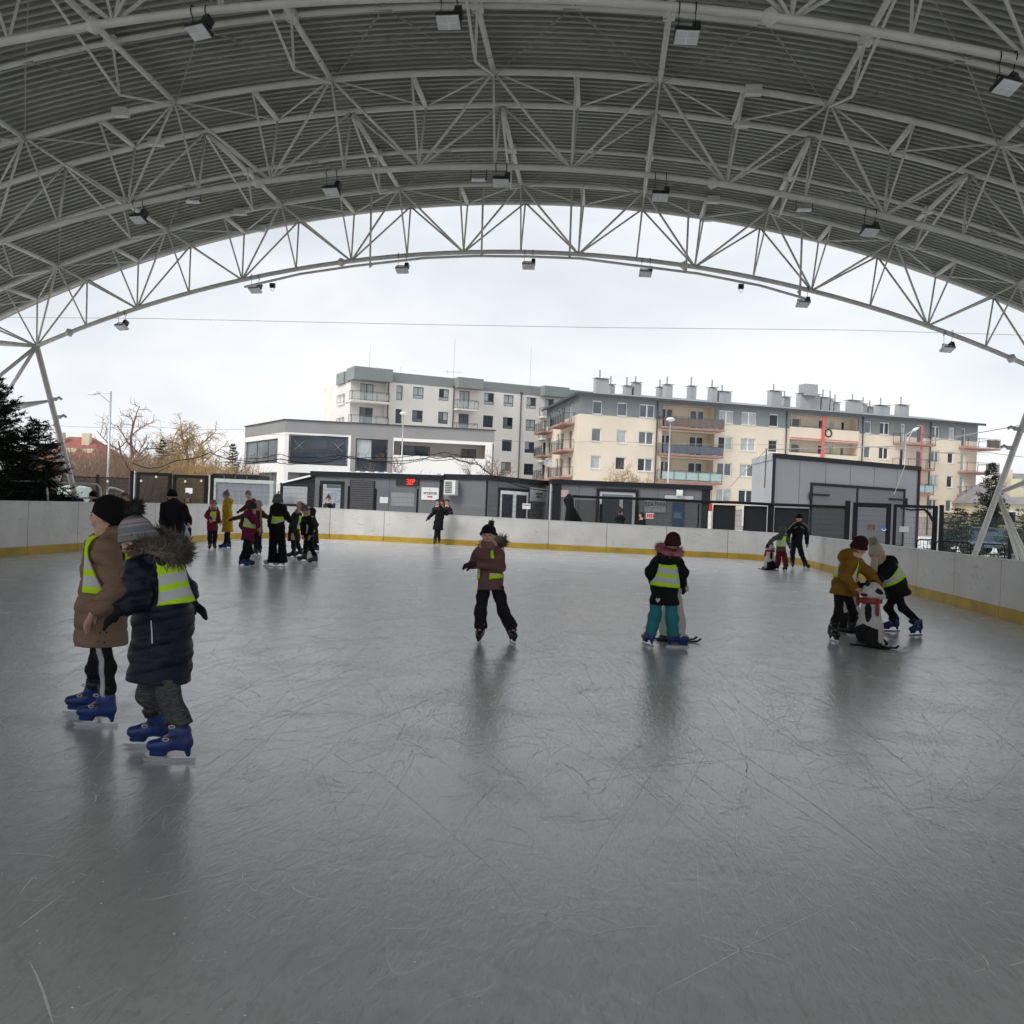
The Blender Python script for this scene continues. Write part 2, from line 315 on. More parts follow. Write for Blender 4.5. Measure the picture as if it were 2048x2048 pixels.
for ti, y in enumerate(TRY):
    ch = MB(); ch.tube([bot(a, y) for a in np.linspace(-4.5, 4.5, 41)], .061, 10); tr = ch.build('truss', M['steel'], canopy, smooth=True)
    for sgn in (-1, 1):
        c = MB(); c.tube([top(a, y+sgn*W) for a in np.linspace(-5.4, 5.4, 45)], .064, 10); c.build('top_chord', M['steel'], tr, smooth=True)
    for k in range(-5, 5):          # one web bay per bottom node
        b = bot(k+.5, y); w = MB()
        for s in (-1, 1):
            for i in (k, k+1): w.tube([b, top(i, y+s*W)], .029, 6)
            w.tube([b, top(k+.5, y+s*W)], .024, 6)
            w.tube([top(k, y-W), top(k+.5, y+W)], .022, 5) if s < 0 else w.tube([top(k+1, y-W), top(k+.5, y+W)], .022, 5)
            if k > -5: w.tube([bot(k, y), top(k, y+s*W)], .023, 6)
        w.build('web_bracing', M['steel'], tr, smooth=True)
        m = MB(); m.tube([top(k+.5, y-W), top(k+.5, y+W)], .058, 8); m.build('cross_tube', M['steel'], tr, smooth=True)
    for a in (-4.2, -1.62, 1.38, 4.2):      # flanged joints of the bottom chord, chord couplers
        p, q = bot(a, y), bot(a+.06, y); MB().tube([p, p*.5+q*.5, q], [.07, .13, .07], 10).build('flange_joint', M['steel'], tr)
    for s in (-1, 1):
        for a in (-2.35, 1.55): MB().box(top(a, y+s*W), (.16, .085, .085)).build('chord_coupler', M['steel'], tr)
    for sx in (-1, 1):              # legs
        mx_ = lambda x: CX+sx*x
        K = bot(sx*4.5, y); T = [top(sx*5, y+s*W) for s in (-1, 1)]
        Mi = V(mx_(12.75), y, 2.35); Fi = V(mx_(12.0), y, -.05); Fo = V(mx_(13.75), y, -.05)
        O1 = [V(mx_(15.5), y+s*W, 3.6) for s in (-1, 1)]; T2 = [top(sx*5.4, y+s*W) for s in (-1, 1)]
        lg = MB(); lg.tube([K, Mi, Fi], .08, 10); lg.build('leg', M['steel'], tr, smooth=True)
        lb = MB(); lb.tube([Mi, Fo], .07, 8)
        Mu = V(mx_(13.3), y, 4.0)
        for s in (0, 1):
            lb.tube([T2[s], O1[s], Fo], .075, 8); lb.tube([K, T2[s]], .05, 6); lb.tube([K, O1[s]], .055, 6); lb.tube([Mi, O1[s]], .045, 6); lb.tube([Mu, O1[s]], .035, 6); lb.tube([Mi, Fo+V(0, (s*2-1)*.5, 0)], .04, 6)
        lb.tube([Mu, (O1[0]+O1[1])/2], .035, 6); lb.tube(O1, .05, 6); lb.tube(T2, .05, 6)
        lb.build('leg_bracing', M['steel'], tr, smooth=True)
        cc = MB()                   # clamped cameras on the leg
        if ti == 0:
            for z in (4.05, 3.55):
                t_ = (z-Mi[2])/(K[2]-Mi[2]); p = Mi*(1-t_)+K*t_; d = V(-sx, 0, 0)
                cc.box(p+d*.12, (.06, .04, .05)); cc.tube([p+d*.16, p+d*.26+V(0, 0, .05), p+d*.34], [.035, .045, .04], 8)
            cc.build('security_camera', M['metal'], tr)
for i in range(-5, 6):              # purlins with king posts under every bay, and the light ribs at mid bay
    ys = TRY+[0.0]
    for a, b in zip(ys[1:], ys[:-1]):
        p = MB(); p.tube([top(i, a+W), top(i, b-W)], .055, 8); pu = p.build('purlin', M['steel'], canopy, smooth=True)
        ym = (a+b)/2; kp = MB(); mid = top(i, ym); low = top(i, ym, -.95)
        kp.tube([top(i, a+W, -.08), low, top(i, b-W, -.08)], .026, 6); kp.tube([mid, low], .024, 6)
        kp.box(mid, (.10, .13, .07)); kp.build('king_post_strut', M['steel'], pu, smooth=False)
        cb = MB()
        if i < 5:
            cb.tube([low, top(i+1, ym, -.08)], .008, 4); cb.tube([mid, top(i+1, ym, -.95)], .008, 4)
            q = top(i+.5, ym); cb.tube([top(i, b-W, -.1), q], .010, 4); cb.tube([top(i+1, b-W, -.1), q], .010, 4); cb.tube([top(i, a+W, -.1), q], .008, 4); cb.tube([top(i+1, a+W, -.1), q], .008, 4)
            cb.box(q, (.16, .03, .05)); cb.tube([q+(top(i, b-W)-q)*.12, q+(top(i, b-W)-q)*.24], .02, 5); cb.tube([q+(top(i+1, b-W)-q)*.12, q+(top(i+1, b-W)-q)*.24], .02, 5)
            cb.build('tie_rod', M['cable'], pu)
for a, b in zip((20.1, 13.4, 6.7, 0), TRY):
    r = MB(); r.tube([top(t, (a+b)/2) for t in np.linspace(-5.4, 5.4, 41)], .05, 8); r.build('mid_rib', M['steel'], canopy, smooth=True)
cp = MB(); pts = [at_y(px, py, 26.5) for px, py in ((489, 574), (600, 548), (708, 532), (850, 516), (950, 512), (1060, 513), (1162, 517), (1395, 547), (1520, 571), (1610, 597))]
cp.tube(pts, .035, 8)
for px, py in ((740, 534), (963, 512), (1139, 515), (1372, 545), (1600, 590)): p = at_y(px, py, 26.5); cp.tube([p, p+V(0, .3, .16)], .03, 6); cp.tube([p, top((p[0]-CX)/RT/STEP, 26.3)], .028, 6)
cp.build('conduit_rail', M['steel'], canopy, smooth=True)
# ---- floodlights hanging from the bottom chords
def floodlight(px, py, y, label, rot=0.0, sc=1.0):
    p = at_y(px, py, y); ang = (p[0]-CX)/RB; zc = CZB+RB*cos(math.asin(max(-1, min(1, ang))))-.066
    t = thing('floodlight', (p[0], y, p[2]), label, 'floodlight', 'floodlights under the canopy')
    ax = np.array(Matrix.Rotation(rot, 3, 'Z')) ; tilt = np.array(Matrix.Rotation(radians(-26), 3, 'X')); A = (ax@tilt).T
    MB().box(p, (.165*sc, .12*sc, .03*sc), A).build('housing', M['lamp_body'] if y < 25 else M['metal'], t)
    MB().box(p-A[2]*.0315*sc, (.163*sc, .118*sc, .0012*sc), A).build('front_frame', M['alum'], t)
    MB().box(p-A[2]*.034*sc-A[1]*0, (.15*sc, .105*sc, .004*sc), A).build('lens', M['lamp_glass'], t)
    g = MB()
    for a in (-.075, .075):
        for c in (-.052, .052): g.box(p-A[2]*.0405*sc+A[0]*a*sc+A[1]*c*sc, (.066*sc, .044*sc, .002*sc), A)
    g.build('reflector', M['lamp_reflector'], t)
    fr = MB(); up_ = p+V(0, 0, .12*sc)
    for s in (-1, 1):
        fr.bar(p+A[0]*.165*s*sc, up_+A[0]*.15*s*sc, .016); fr.bar(p+A[0]*.165*s*sc-A[1]*.1*sc, up_+A[0]*.15*s*sc, .012)
    fr.bar(up_-A[0]*.15*sc, up_+A[0]*.15*sc, .02); fr.box(up_+A[0]*.13*sc+A[1]*.02, (.05*sc, .07*sc, .07*sc), A); fr.build('bracket', M['lamp_body'], t)
    for s in (-1, 1):
        hg = MB(); q = up_+A[0]*.11*s*sc; hg.tube([q, V(q[0], y, zc)], .0055, 5); hg.tube([V(q[0], y+.075*cos(k), zc+.066+.075*sin(k)) for k in np.linspace(0, 2*pi, 9)], .008, 4)
        hg.build('hanger', M['black'], t)
def nth(i, words): return words[i]
for i, (px, py) in enumerate(((398, 62), (897, 42), (1373, 72), (2012, 172))):
    floodlight(px, py, 13.4, ['floodlight with black bracket at the top left under the nearest truss', 'floodlight at the top centre under the nearest truss', 'floodlight with bright square lens under the nearest truss, right of centre', 'floodlight cut by the right edge under the nearest truss'][i], (-.35, -.05, .1, .45)[i])
for i, (px, py) in enumerate(((277, 438), (663, 382), (1002, 364), (1320, 393), (1739, 463))):
    floodlight(px, py, 20.1, 'floodlight under the second truss, '+['leftmost of five', 'second from the left', 'at the middle of the arch', 'second from the right', 'rightmost of five'][i], (-.3, -.15, 0, .1, .3)[i])
for i, (px, py) in enumerate(((243, 654), (510, 580), (804, 540), (1057, 532), (1291, 547), (1606, 608), (1895, 698))):
    floodlight(px, py, 26.8, 'small floodlight hanging against the sky, '+['leftmost on the far arch', 'second from the left on the far arch', 'third from the left on the far arch', 'at the crown of the far arch', 'third from the right on the far arch', 'second from the right on the far arch', 'rightmost on the far arch'][i], (-.3, -.2, -.1, 0, .1, .2, .3)[i], 1.0)
for i, (px, py) in enumerate(((386, 404), (957, 360), (1608, 420))):
    p = at_y(px, py, 20.1); t = thing('strip_light', p, 'slim pale strip light under the second truss, '+['left of the middle', 'beside the central floodlight', 'right of the middle'][i], 'strip light', 'strip lights under the second truss')
    MB().box(p, (.14, .05, .02)).build('diffuser', M['lamp_glass'], t)
    h = MB()
    for s in (-1, 1): h.bar(p+V(s*.15, 0, 0), p+V(s*.15, 0, .03), .02); h.tube([p+V(s*.16, 0, 0), p+V(s*.16, 0, .3)], .007, 5)
    h.build('bracket', M['black'], t)
for i, (px, py) in enumerate(((545, 571), (1482, 573))):
    p = at_y(px, py, 26.5); b = MB(); b.box(p, (.07, .05, .06)); b.tube([p+V(.05*cos(k), 0, -.1+.05*sin(k)) for k in np.linspace(0, 2*pi, 11)], .005, 4)
    tag(b.build('hook_box', M['lamp_body'], origin=p), 'small dark box on the thin rail under the far arch, '+['left side', 'right side'][i], 'box', 'boxes on the far arch rail')
# ================================================================== buildings
class Fac:
    """a vertical facade plane between two plan points; s runs along it, z up, off towards the viewer"""
    def __init__(s, A, B):
        s.A = V(A[0], A[1], 0); d = V(B[0]-A[0], B[1]-A[1], 0); s.L = np.linalg.norm(d); s.t = d/s.L; s.n = V(s.t[1], -s.t[0], 0)
        if s.n@(CAM-s.A) < 0: s.n = -s.n
        s.ax = (s.t, s.n, V(0, 0, 1))
    def sz(s, px, py):
        r = ray(px, py); k = ((s.A-CAM)@s.n)/(r@s.n); p = CAM+r*k; return float((p-s.A)@s.t), float(p[2])
    def pt(s, u, z, off=0.0): return s.A+s.t*u+s.n*off+V(0, 0, z)
    def rect(s, x0, y0, x1, y1):
        ym, xm = (y0+y1)/2, (x0+x1)/2; return s.sz(x0, ym)[0], s.sz(x1, ym)[0], s.sz(xm, y1)[1], s.sz(xm, y0)[1]
    def shift(s, off): return Fac(tuple((s.A+s.n*off)[:2]), tuple((s.A+s.t*s.L+s.n*off)[:2]))
def fac_px(xa, da, xb, db, y=1000): return Fac(at_d(xa, y, da)[:2], at_d(xb, y, db)[:2])
def fbox(b, f, u0, u1, z0, z1, o0, o1, mi=0):
    return b.box(f.pt((u0+u1)/2, (z0+z1)/2, (o0+o1)/2), (abs(u1-u0)/2, abs(o1-o0)/2, abs(z1-z0)/2), f.ax, mi)
def wall(b, f, u0, u1, z0, z1, holes, dep=.22, colour=lambda u, z: 0, extra_z=(), extra_u=()):
    us = sorted({u0, u1, *[min(u1, max(u0, h[i])) for h in holes for i in (0, 1)], *[u for u in extra_u if u0 < u < u1]})
    zs = sorted({z0, z1, *[min(z1, max(z0, h[i])) for h in holes for i in (2, 3)], *[z for z in extra_z if z0 < z < z1]})
    for a, c in zip(us, us[1:]):
        for d, e in zip(zs, zs[1:]):
            if c-a < 1e-4 or e-d < 1e-4: continue
            um, zm = (a+c)/2, (d+e)/2
            if any(h[0] < um < h[1] and h[2] < zm < h[3] for h in holes): continue
            b.quad(f.pt(a, d), f.pt(c, d), f.pt(c, e), f.pt(a, e), colour(um, zm))
    for h in holes:
        mi = colour((h[0]+h[1])/2, (h[2]+h[3])/2); a, c, d, e = h
        for p, q in (((a, d), (c, d)), ((c, d), (c, e)), ((c, e), (a, e)), ((a, e), (a, d))):
            b.quad(f.pt(*p), f.pt(*q), f.pt(*q, -dep), f.pt(*p, -dep), mi)
PANES = ['pane_dark', 'pane_dark', 'pane_mid', 'pane_light', 'pane_mid']
def window(par, f, h, frame, dep=.16, cols=2, low=.0, fw=.07, pane=None, name='window', wide_mull=False):
    """frame with leaves and panes set back into the opening h = (u0,u1,z0,z1)"""
    u0, u1, z0, z1 = h; b = MB(); o0, o1 = -dep-.06, -dep
    fbox(b, f, u0, u0+fw, z0, z1, o0, o1); fbox(b, f, u1-fw, u1, z0, z1, o0, o1); fbox(b, f, u0+fw, u1-fw, z1-fw, z1, o0, o1-.002); fbox(b, f, u0+fw, u1-fw, z0, z0+fw, o0, o1-.002)
    zl = z0+fw
    if low > 0: zl = z0+(z1-z0)*low; fbox(b, f, u0+fw, u1-fw, zl-fw/2, zl+fw/2, o0, o1-.004)
    w = (u1-u0-2*fw)/cols; mw = fw*(1.5 if wide_mull else 1.1)
    for k in range(1, cols): fbox(b, f, u0+fw+w*k-mw/2, u0+fw+w*k+mw/2, zl, z1-fw, o0, o1-.006)
    o = b.build(name, frame, par)
    pm = pane or random.choice(PANES)
    for k in range(cols):
        p = MB(); fbox(p, f, u0+fw+w*k+.01, u0+fw+w*(k+1)-.01, zl, z1-fw, -dep-.045, -dep-.035); p.build('pane', M[pm if random.random() < .75 else random.choice(PANES)], o)
    if low > 0: p = MB(); fbox(p, f, u0+fw+.01, u1-fw-.01, z0+fw, zl, -dep-.045, -dep-.035); p.build('pane', M[pm], o)
    return o
def sill(par, f, h, m, ov=.05, t=.05, proj=.08): b = MB(); fbox(b, f, h[0]-ov, h[1]+ov, h[2]-t, h[2]-.002, -.05, proj); return b.build('sill', m, par)
def railing(par, f, u0, u1, z, off, h=1.05, bars=True, fill=None, sides=True, m=None, back=0.0, step=.13, name='railing'):
    m = m or M['rail']; b = MB()
    runs = [(f.pt(u0, z, off), f.pt(u1, z, off))]
    if sides: runs += [(f.pt(u0, z, back), f.pt(u0, z, off)), (f.pt(u1, z, back), f.pt(u1, z, off))]
    for p, q in runs:
        ln = np.linalg.norm(q-p); n = max(1, round(ln/1.4))
        b.bar(p+V(0, 0, h), q+V(0, 0, h), .05); b.bar(p+V(0, 0, .1), q+V(0, 0, .1), .035); b.bar(p+V(0, 0, h-.13), q+V(0, 0, h-.13), .025)
        for k in range(n+1): c = p+(q-p)*k/n; b.bar(c, c+V(0, 0, h), .045)
        if bars:
            nb = int(ln/step)
            for k in range(1, nb): c = p+(q-p)*k/nb; b.bar(c+V(0, 0, .1), c+V(0, 0, h-.13), .018)
    o = b.build(name, m, par)
    if fill:
        p = MB(); fbox(p, f, u0+.03, u1-.03, z+.12, z+h-.15, off-.04, off-.03); p.build('railing_infill', fill, o)
    return o
M['rail'] = mat('railing_paint', (.10, .105, .11), .5)
M['w_wall'] = mat('white_render', (.72, .695, .65), .9, 0, .05, .4, .12, 30)
M['w_green'] = mat('greygreen_render', (.245, .27, .262), .85, 0, .08, .5)
M['w_frame'] = mat('anthracite_frame', (.045, .052, .058), .45)
M['m_white'] = mat('bright_render', (.80, .785, .755), .88, 0, .05, .3, .12, 25)
M['m_grey'] = mat('grey_panel', (.27, .265, .26), .75, 0, .07, .4)
M['b_wall'] = mat('beige_render', (.73, .635, .51), .9, 0, .06, .35, .12, 30)
M['b_grey'] = mat('slate_render', (.215, .235, .24), .85, 0, .08, .5)
M['b_roof'] = mat('roof_felt', (.27, .28, .31), .6, 0, .18, .6)
M['b_red'] = mat('red_trim', (.36, .185, .145), .7, 0, .15, 1)
M['b_pink'] = mat('red_pillar', (.62, .13, .13), .7, 0, .1, 1)
M['pvc'] = mat('white_frame', (.78, .78, .76), .45)
M['snow'] = mat('snow', (.86, .88, .90), .8, 0, .05)
M['chim'] = mat('chimney_render', (.40, .41, .41), .85, 0, .12, 1.0, stretch=(1, 1, .3))
M['pipe'] = mat('downpipe', (.06, .06, .065), .5)
random.seed(21)
# ---------------------------------------------------------------- white block with grey-green parapet
fW = fac_px(775, 120, 1160, 131.5)
ua, ub = fW.sz(690, 850)[0], fW.sz(1200, 850)[0]; ZT = 17.3
blk = thing('apartment_block', fW.pt((ua+ub)/2, 0), 'white five storey apartment block with grey-green parapet and dark window frames', 'building')
cols = [((792.8, 771, 805.2, 800), 1, .5, 0), ((826, 774, 847.5, 797.5), 2, .3, 0), ((878, 778, 898, 801.5), 2, .3, 0), ((918.5, 782, 939, 819), 2, .0, 1),
        ((968, 786, 988, 809.5), 2, .3, 0), ((1007.5, 790, 1027.5, 813), 2, .3, 0), ((1053, 795, 1072.5, 817.5), 2, .3, 0), ((1089.5, 798, 1107.5, 834), 2, .0, 1)]
holes = []; spec = []
for r, nc, low, door in cols:
    u0, u1, z0, z1 = fW.rect(*r)
    for k in range(5):
        h = (u0, u1, z0-2.87*k, z1-2.87*k)
        if h[2] < .3: continue
        holes.append(h); spec.append((h, nc, low, door, k))
ul = fW.sz(772, 850)[0]; ucr = ul
b = MB(); wall(b, fW, ul, ub, 0, ZT, holes, .2, lambda u, z: 1 if z > ZT-1.25 else 0, (ZT-1.25,))
L_, R_ = fW.pt(ul, 0), fW.pt(ub, 0)
b.quad(fW.pt(ub, 0), fW.pt(ub, 0, -14), fW.pt(ub, ZT, -14), fW.pt(ub, ZT), 0)
b.quad(fW.pt(ul, ZT-.02), fW.pt(ub, ZT-.02), fW.pt(ub, ZT-.02, -14), fW.pt(ul, ZT-.02, -14), 1)
b.build('wall', [M['w_wall'], M['w_green']], blk)
for h, nc, low, door, k in spec:
    window(blk, fW, h, M['w_frame'], .14, nc, low, .075, pane=['pane_mid', 'pane_light', 'pane_dark', 'pane_blue'][random.randrange(4)] if k else 'pane_light')
    if door:
        uc = (h[0]+h[1])/2; uL, uR = uc-1.45, uc+1.45
        s = MB(); fbox(s, fW, uL, uR, h[2]-.22, h[2]-.02, .003, 1.25); sl = s.build('balcony', M['w_wall'], blk)
        railing(sl, fW, uL+.04, uR-.04, h[2]-.02, 1.2, 1.1, False, M['glass_rail'])
for px0, px1 in ((909, 959), (1081, 1130)):     # parapet boxes above the balconies
    u0, u1 = fW.sz(px0, 770)[0], fW.sz(px1, 770)[0]; p = MB(); fbox(p, fW, u0, u1, ZT-1.22, ZT+.05, -.3, 1.3); p.build('parapet_box', M['w_green'], blk)
# corner bay at the left: recessed wall, deep balconies, projecting parapet
u0b, u1b = fW.sz(703, 850)[0], ul
b = MB(); door = fW.rect(725, 766, 752, 803); bay = fW.shift(-1.0)
hs = [(door[0], door[1], door[2]-2.87*k, door[3]-2.87*k) for k in range(5)]
wall(b, bay, u0b, u1b, 0, ZT-1.0, hs, .2); b.quad(bay.pt(u1b, 0), bay.pt(u1b, 0, 1.0), bay.pt(u1b, ZT-1.0, 1.0), bay.pt(u1b, ZT-1.0))
b.quad(bay.pt(u0b, 0), bay.pt(u0b, 0, -13), bay.pt(u0b, ZT-1, -13), bay.pt(u0b, ZT-1)); b.build('bay_wall', M['w_wall'], blk)
p = MB(); fbox(p, fW, u0b-.25, u1b+.25, ZT-1.35, ZT+.15, -2.2, 1.2); p.build('bay_parapet', M['w_green'], blk)
for k, h in enumerate(hs):
    window(blk, bay, h, M['w_frame'], .14, 2, 0, .08, 'pane_light' if k == 0 else 'pane_blue', name='balcony_door')
    s = MB(); fbox(s, fW, u0b-.45, u1b-.05, h[2]-.25, h[2]-.03, -1.0, 1.2); sl = s.build('balcony', M['w_wall'], blk)
    railing(sl, fW, u0b-.4, u1b-.1, h[2]-.03, 1.15, 1.1, False, M['glass_rail'])
for dx, dz, oy in ((-.5, -.5, -2.6), (-.7, -1.1, -4.6)):    # stepped balcony stacks on the far side wall
    p = MB(); fbox(p, fW, u0b+dx+.4, u0b+.3, ZT-1.45, ZT-.05, oy-2, oy+1.4); p.build('parapet_box', M['w_green'], blk)
    for k in range(1, 4):
        z = hs[k-1][2]; s = MB(); fbox(s, fW, u0b+dx+.5, u0b+.2, z-.25, z-.03, oy-1.8, oy+1.3); sl = s.build('balcony', M['w_wall'], blk)
        railing(sl, fW, u0b+dx+.55, u0b+.1, z-.03, oy+1.25, 1.05, False, M['glass_rail'], back=oy-1.8)
for px in (774, 905, 1040):
    u = fW.sz(px, 850)[0]; d = MB(); d.tube([fW.pt(u, 0, .08), fW.pt(u, ZT-1.3, .08)], .07, 6); d.lathe(fW.pt(u, ZT-1.3, .08), [(.07, 0), (.16, .1), (.16, .35)], 6); d.build('downpipe', M['pipe'], blk)
for px, hh in ((749, 3.6), (813, 1.2), (873, .6), (921, 5.5), (1077, 5.5)):
    u = fW.sz(px, 850)[0]; a = MB(); p = fW.pt(u, ZT, -3); a.tube([p, p+V(0, 0, hh)], .02, 4)
    if px == 921: a.bar(p+V(-1.2, 0, 1.2), p+V(1.0, 0, 1.2), .05); a.bar(p+V(-.8, 0, 1.0), p+V(-.8, 0, 1.4), .05)
    a.build('mast', M['metal'], blk)
# ---------------------------------------------------------------- low white commercial building
fM = fac_px(565, 88.5, 984, 91.6); fML = fac_px(485, 99.5, 565, 88.5)
com = thing('commercial_building', fM.pt(fM.L/2, 0), 'two storey white commercial building with grey roof band and large windows', 'building')
ZM = 8.5; zb = ZM-1.1
big = fM.rect(577, 871, 696, 930); gp0, gp1 = fM.sz(702, 880)[0], fM.sz(787, 880)[0]; mid = fM.rect(711, 878, 775, 943)
log = fM.rect(787.5, 882, 971, 916); log = (log[0], log[1], fM.sz(880, 914)[1], fM.sz(880, 886)[1]); low1 = fM.rect(575, 945, 622, 985)
b = MB(); wall(b, fM, 0, fM.L, 0, ZM, [big, mid, log, low1], .25, lambda u, z: 1 if z > zb or (gp0 < u < gp1) else 0, (zb,), (gp0, gp1))
lw = fML.rect(489, 880, 555, 927); lw = (lw[0], lw[1], big[2]+.1, big[3]-.3); ll = fML.rect(514, 945, 553, 985); ll = (ll[0], ll[1], .3, low1[3])
wall(b, fML, 0, fML.L, 0, ZM, [lw, ll], .25, lambda u, z: 1 if z > zb else 0, (zb,))
b.quad(fM.pt(0, ZM), fM.pt(fM.L, ZM), fM.pt(fM.L, ZM, -14), fML.pt(0, ZM), 1); b.quad(fM.pt(fM.L, 0), fM.pt(fM.L, 0, -14), fM.pt(fM.L, ZM, -14), fM.pt(fM.L, ZM), 0)
b.build('wall', [M['m_white'], M['m_grey']], com)
cpg = MB(); fbox(cpg, fM, -.05, fM.L+.1, ZM+.001, ZM+.09, -.4, .12); fbox(cpg, fML, -.05, fML.L+.02, ZM+.003, ZM+.088, -.4, .12); cpg.build('coping', M['w_frame'], com)
w = window(com, fM, big, M['w_frame'], .2, 3, .55, .11, 'pane_blue')
zl = big[2]+(big[3]-big[2])*.30
for px in (598, 676):
    u = fM.sz(px, 904)[0]; x = MB()
    for s in (-1, 1): x.bar(fM.pt(u-.42, zl+.9-.4*s, -.2), fM.pt(u+.42, zl+.9+.4*s, -.2), .07, .01)
    x.build('tape_cross', M['white'], w)
window(com, fM, mid, M['w_frame'], .2, 2, .36, .09, 'pane_dark'); window(com, fM, low1, M['w_frame'], .2, 2, 0, .09, 'pane_mid')
window(com, fML, lw, M['w_frame'], .2, 3, 0, .1, 'pane_mid'); window(com, fML, ll, M['w_frame'], .2, 3, 0, .1, 'pane_mid')
M['taupe'] = mat('taupe_render', (.42, .385, .35), .9, 0, .06, .5)
bk = fM.shift(-1.6); w1 = fM.shift(-1.6).rect(800, 892, 860, 912); w2 = bk.rect(922, 898, 952, 917)
b = MB(); wall(b, bk, log[0], log[1], log[2], log[3], [w1, (w2[0], w2[1], log[2]+.02, w2[3])], .15)
for a, c in (((log[0], log[2]), (log[1], log[2])), ((log[1], log[2]), (log[1], log[3])), ((log[1], log[3]), (log[0], log[3])), ((log[0], log[3]), (log[0], log[2]))): b.quad(fM.pt(*a, -.25), fM.pt(*c, -.25), fM.pt(*c, -1.6), fM.pt(*a, -1.6))
b.build('loggia', M['taupe'], com)
window(com, bk, w1, M['w_frame'], .1, 2, 0, .09, 'pane_dark'); window(com, bk, (w2[0], w2[1], log[2]+.02, w2[3]), M['w_frame'], .1, 2, 0, .1, 'pane_dark', name='balcony_door')
d = MB(); u = fM.L-.1; d.tube([fM.pt(u, .2, .1), fM.pt(u, ZM-1.2, .1)], .06, 6); d.build('downpipe', M['pipe'], com)
# ---------------------------------------------------------------- beige block
fB = fac_px(1152, 103, 1950, 118.5); ZE, ZG, ST = 13.6, 11.5, 2.867
bb = thing('apartment_block', fB.pt(fB.L/2, 0), 'long beige apartment block with slate top storey, red-edged balconies and many chimneys', 'building')
Fu = lambda px, y=880: fB.sz(px, y)[0]
wins = [((1185.5, 801.5, 1205, 828.5), 1, 1), ((1235, 804.5, 1255.5, 831), 1, 1), ((1279.5, 807.5, 1310, 833), 2, 0), ((1438.5, 815, 1468, 841), 2, 0), ((1483.5, 818, 1514, 843.5), 2, 0), ((1539, 820.5, 1558, 846), 1, 0),
        ((1730.5, 837.5, 1743.5, 861), 1, 0), ((1760, 840, 1779.5, 864.5), 2, 0), ((1802, 843, 1810.5, 879), 1, 0), ((1834, 848, 1845.5, 884), 1, 0), ((1864, 852, 1880, 877), 2, 0), ((1897.5, 855.5, 1909.5, 878.5), 1, 0), ((1923, 858, 1931.5, 893), 1, 0)]
lg = [fB.rect(1323, 812, 1428, 980), fB.rect(1578, 829, 1715, 990)]
zrow = fB.rect(*wins[0][0])[2:]; holes = []; spec = []
for i, (r, nc, half) in enumerate(wins):
    u0, u1, z0, z1 = fB.rect(*r); z1 = zrow[1]+.0; z0 = (zrow[0] if (r[3]-r[1]) < 32 else zrow[0]-.75)
    for k in range(4):
        h = (u0, u1, z0-ST*k, z1-ST*k)
        if h[2] < .2: h = (u0, u1, .2, h[3])
        holes.append(h); spec.append((h, nc, i, k))
for u0, u1, z0, z1 in lg:
    for k in range(4): holes.append((u0, u1, zrow[0]-.85-ST*k if k < 3 else .1, zrow[0]+1.62-ST*k))
gcol = lambda u, z: 1 if z > ZG else (2 if z < 2.2 else 0)
b = MB(); wall(b, fB, 0, fB.L, 0, ZE, holes, .2, gcol, (ZG, 2.2)); b.quad(fB.pt(fB.L, 0), fB.pt(fB.L, 0, -13), fB.pt(fB.L, ZE, -13), fB.pt(fB.L, ZE), 0)
# side face at the left
fBL = fac_px(1087, 121.5, 1152, 103)
sw = []
for r in ((1097, 828, 1103, 850), (1115, 800+6, 1120, 822), (1124, 812, 1129, 826), (1138.5, 806, 1145, 836)):
    u0, u1 = fBL.sz(r[0], 830)[0], fBL.sz(r[2], 830)[0]
    for k in range(4): sw.append((u0, u1, max(.2, zrow[0]-.7-ST*k), zrow[1]-ST*k))
wall(b, fBL, 0, fBL.L, 0, ZE, sw, .2, gcol, (ZG, 2.2)); b.build('wall', [M['b_wall'], M['b_grey'], M['taupe']], bb)
for h in sw: window(bb, fBL, h, M['pvc'], .12, 1, 0, .09, 'pane_dark')
for h, nc, i, k in spec:
    pn = {(0, 2): 'pane_light', (1, 2): 'pane_light', (7, 0): 'pane_blue', (0, 0): 'pane_mid', (1, 0): 'pane_mid'}.get((i, k))
    window(bb, fB, h, M['pvc'], .13, nc, 0, .1, pn, wide_mull=True)
    if h[3]-h[2] < 1.7: sill(bb, fB, h, M['pvc'])
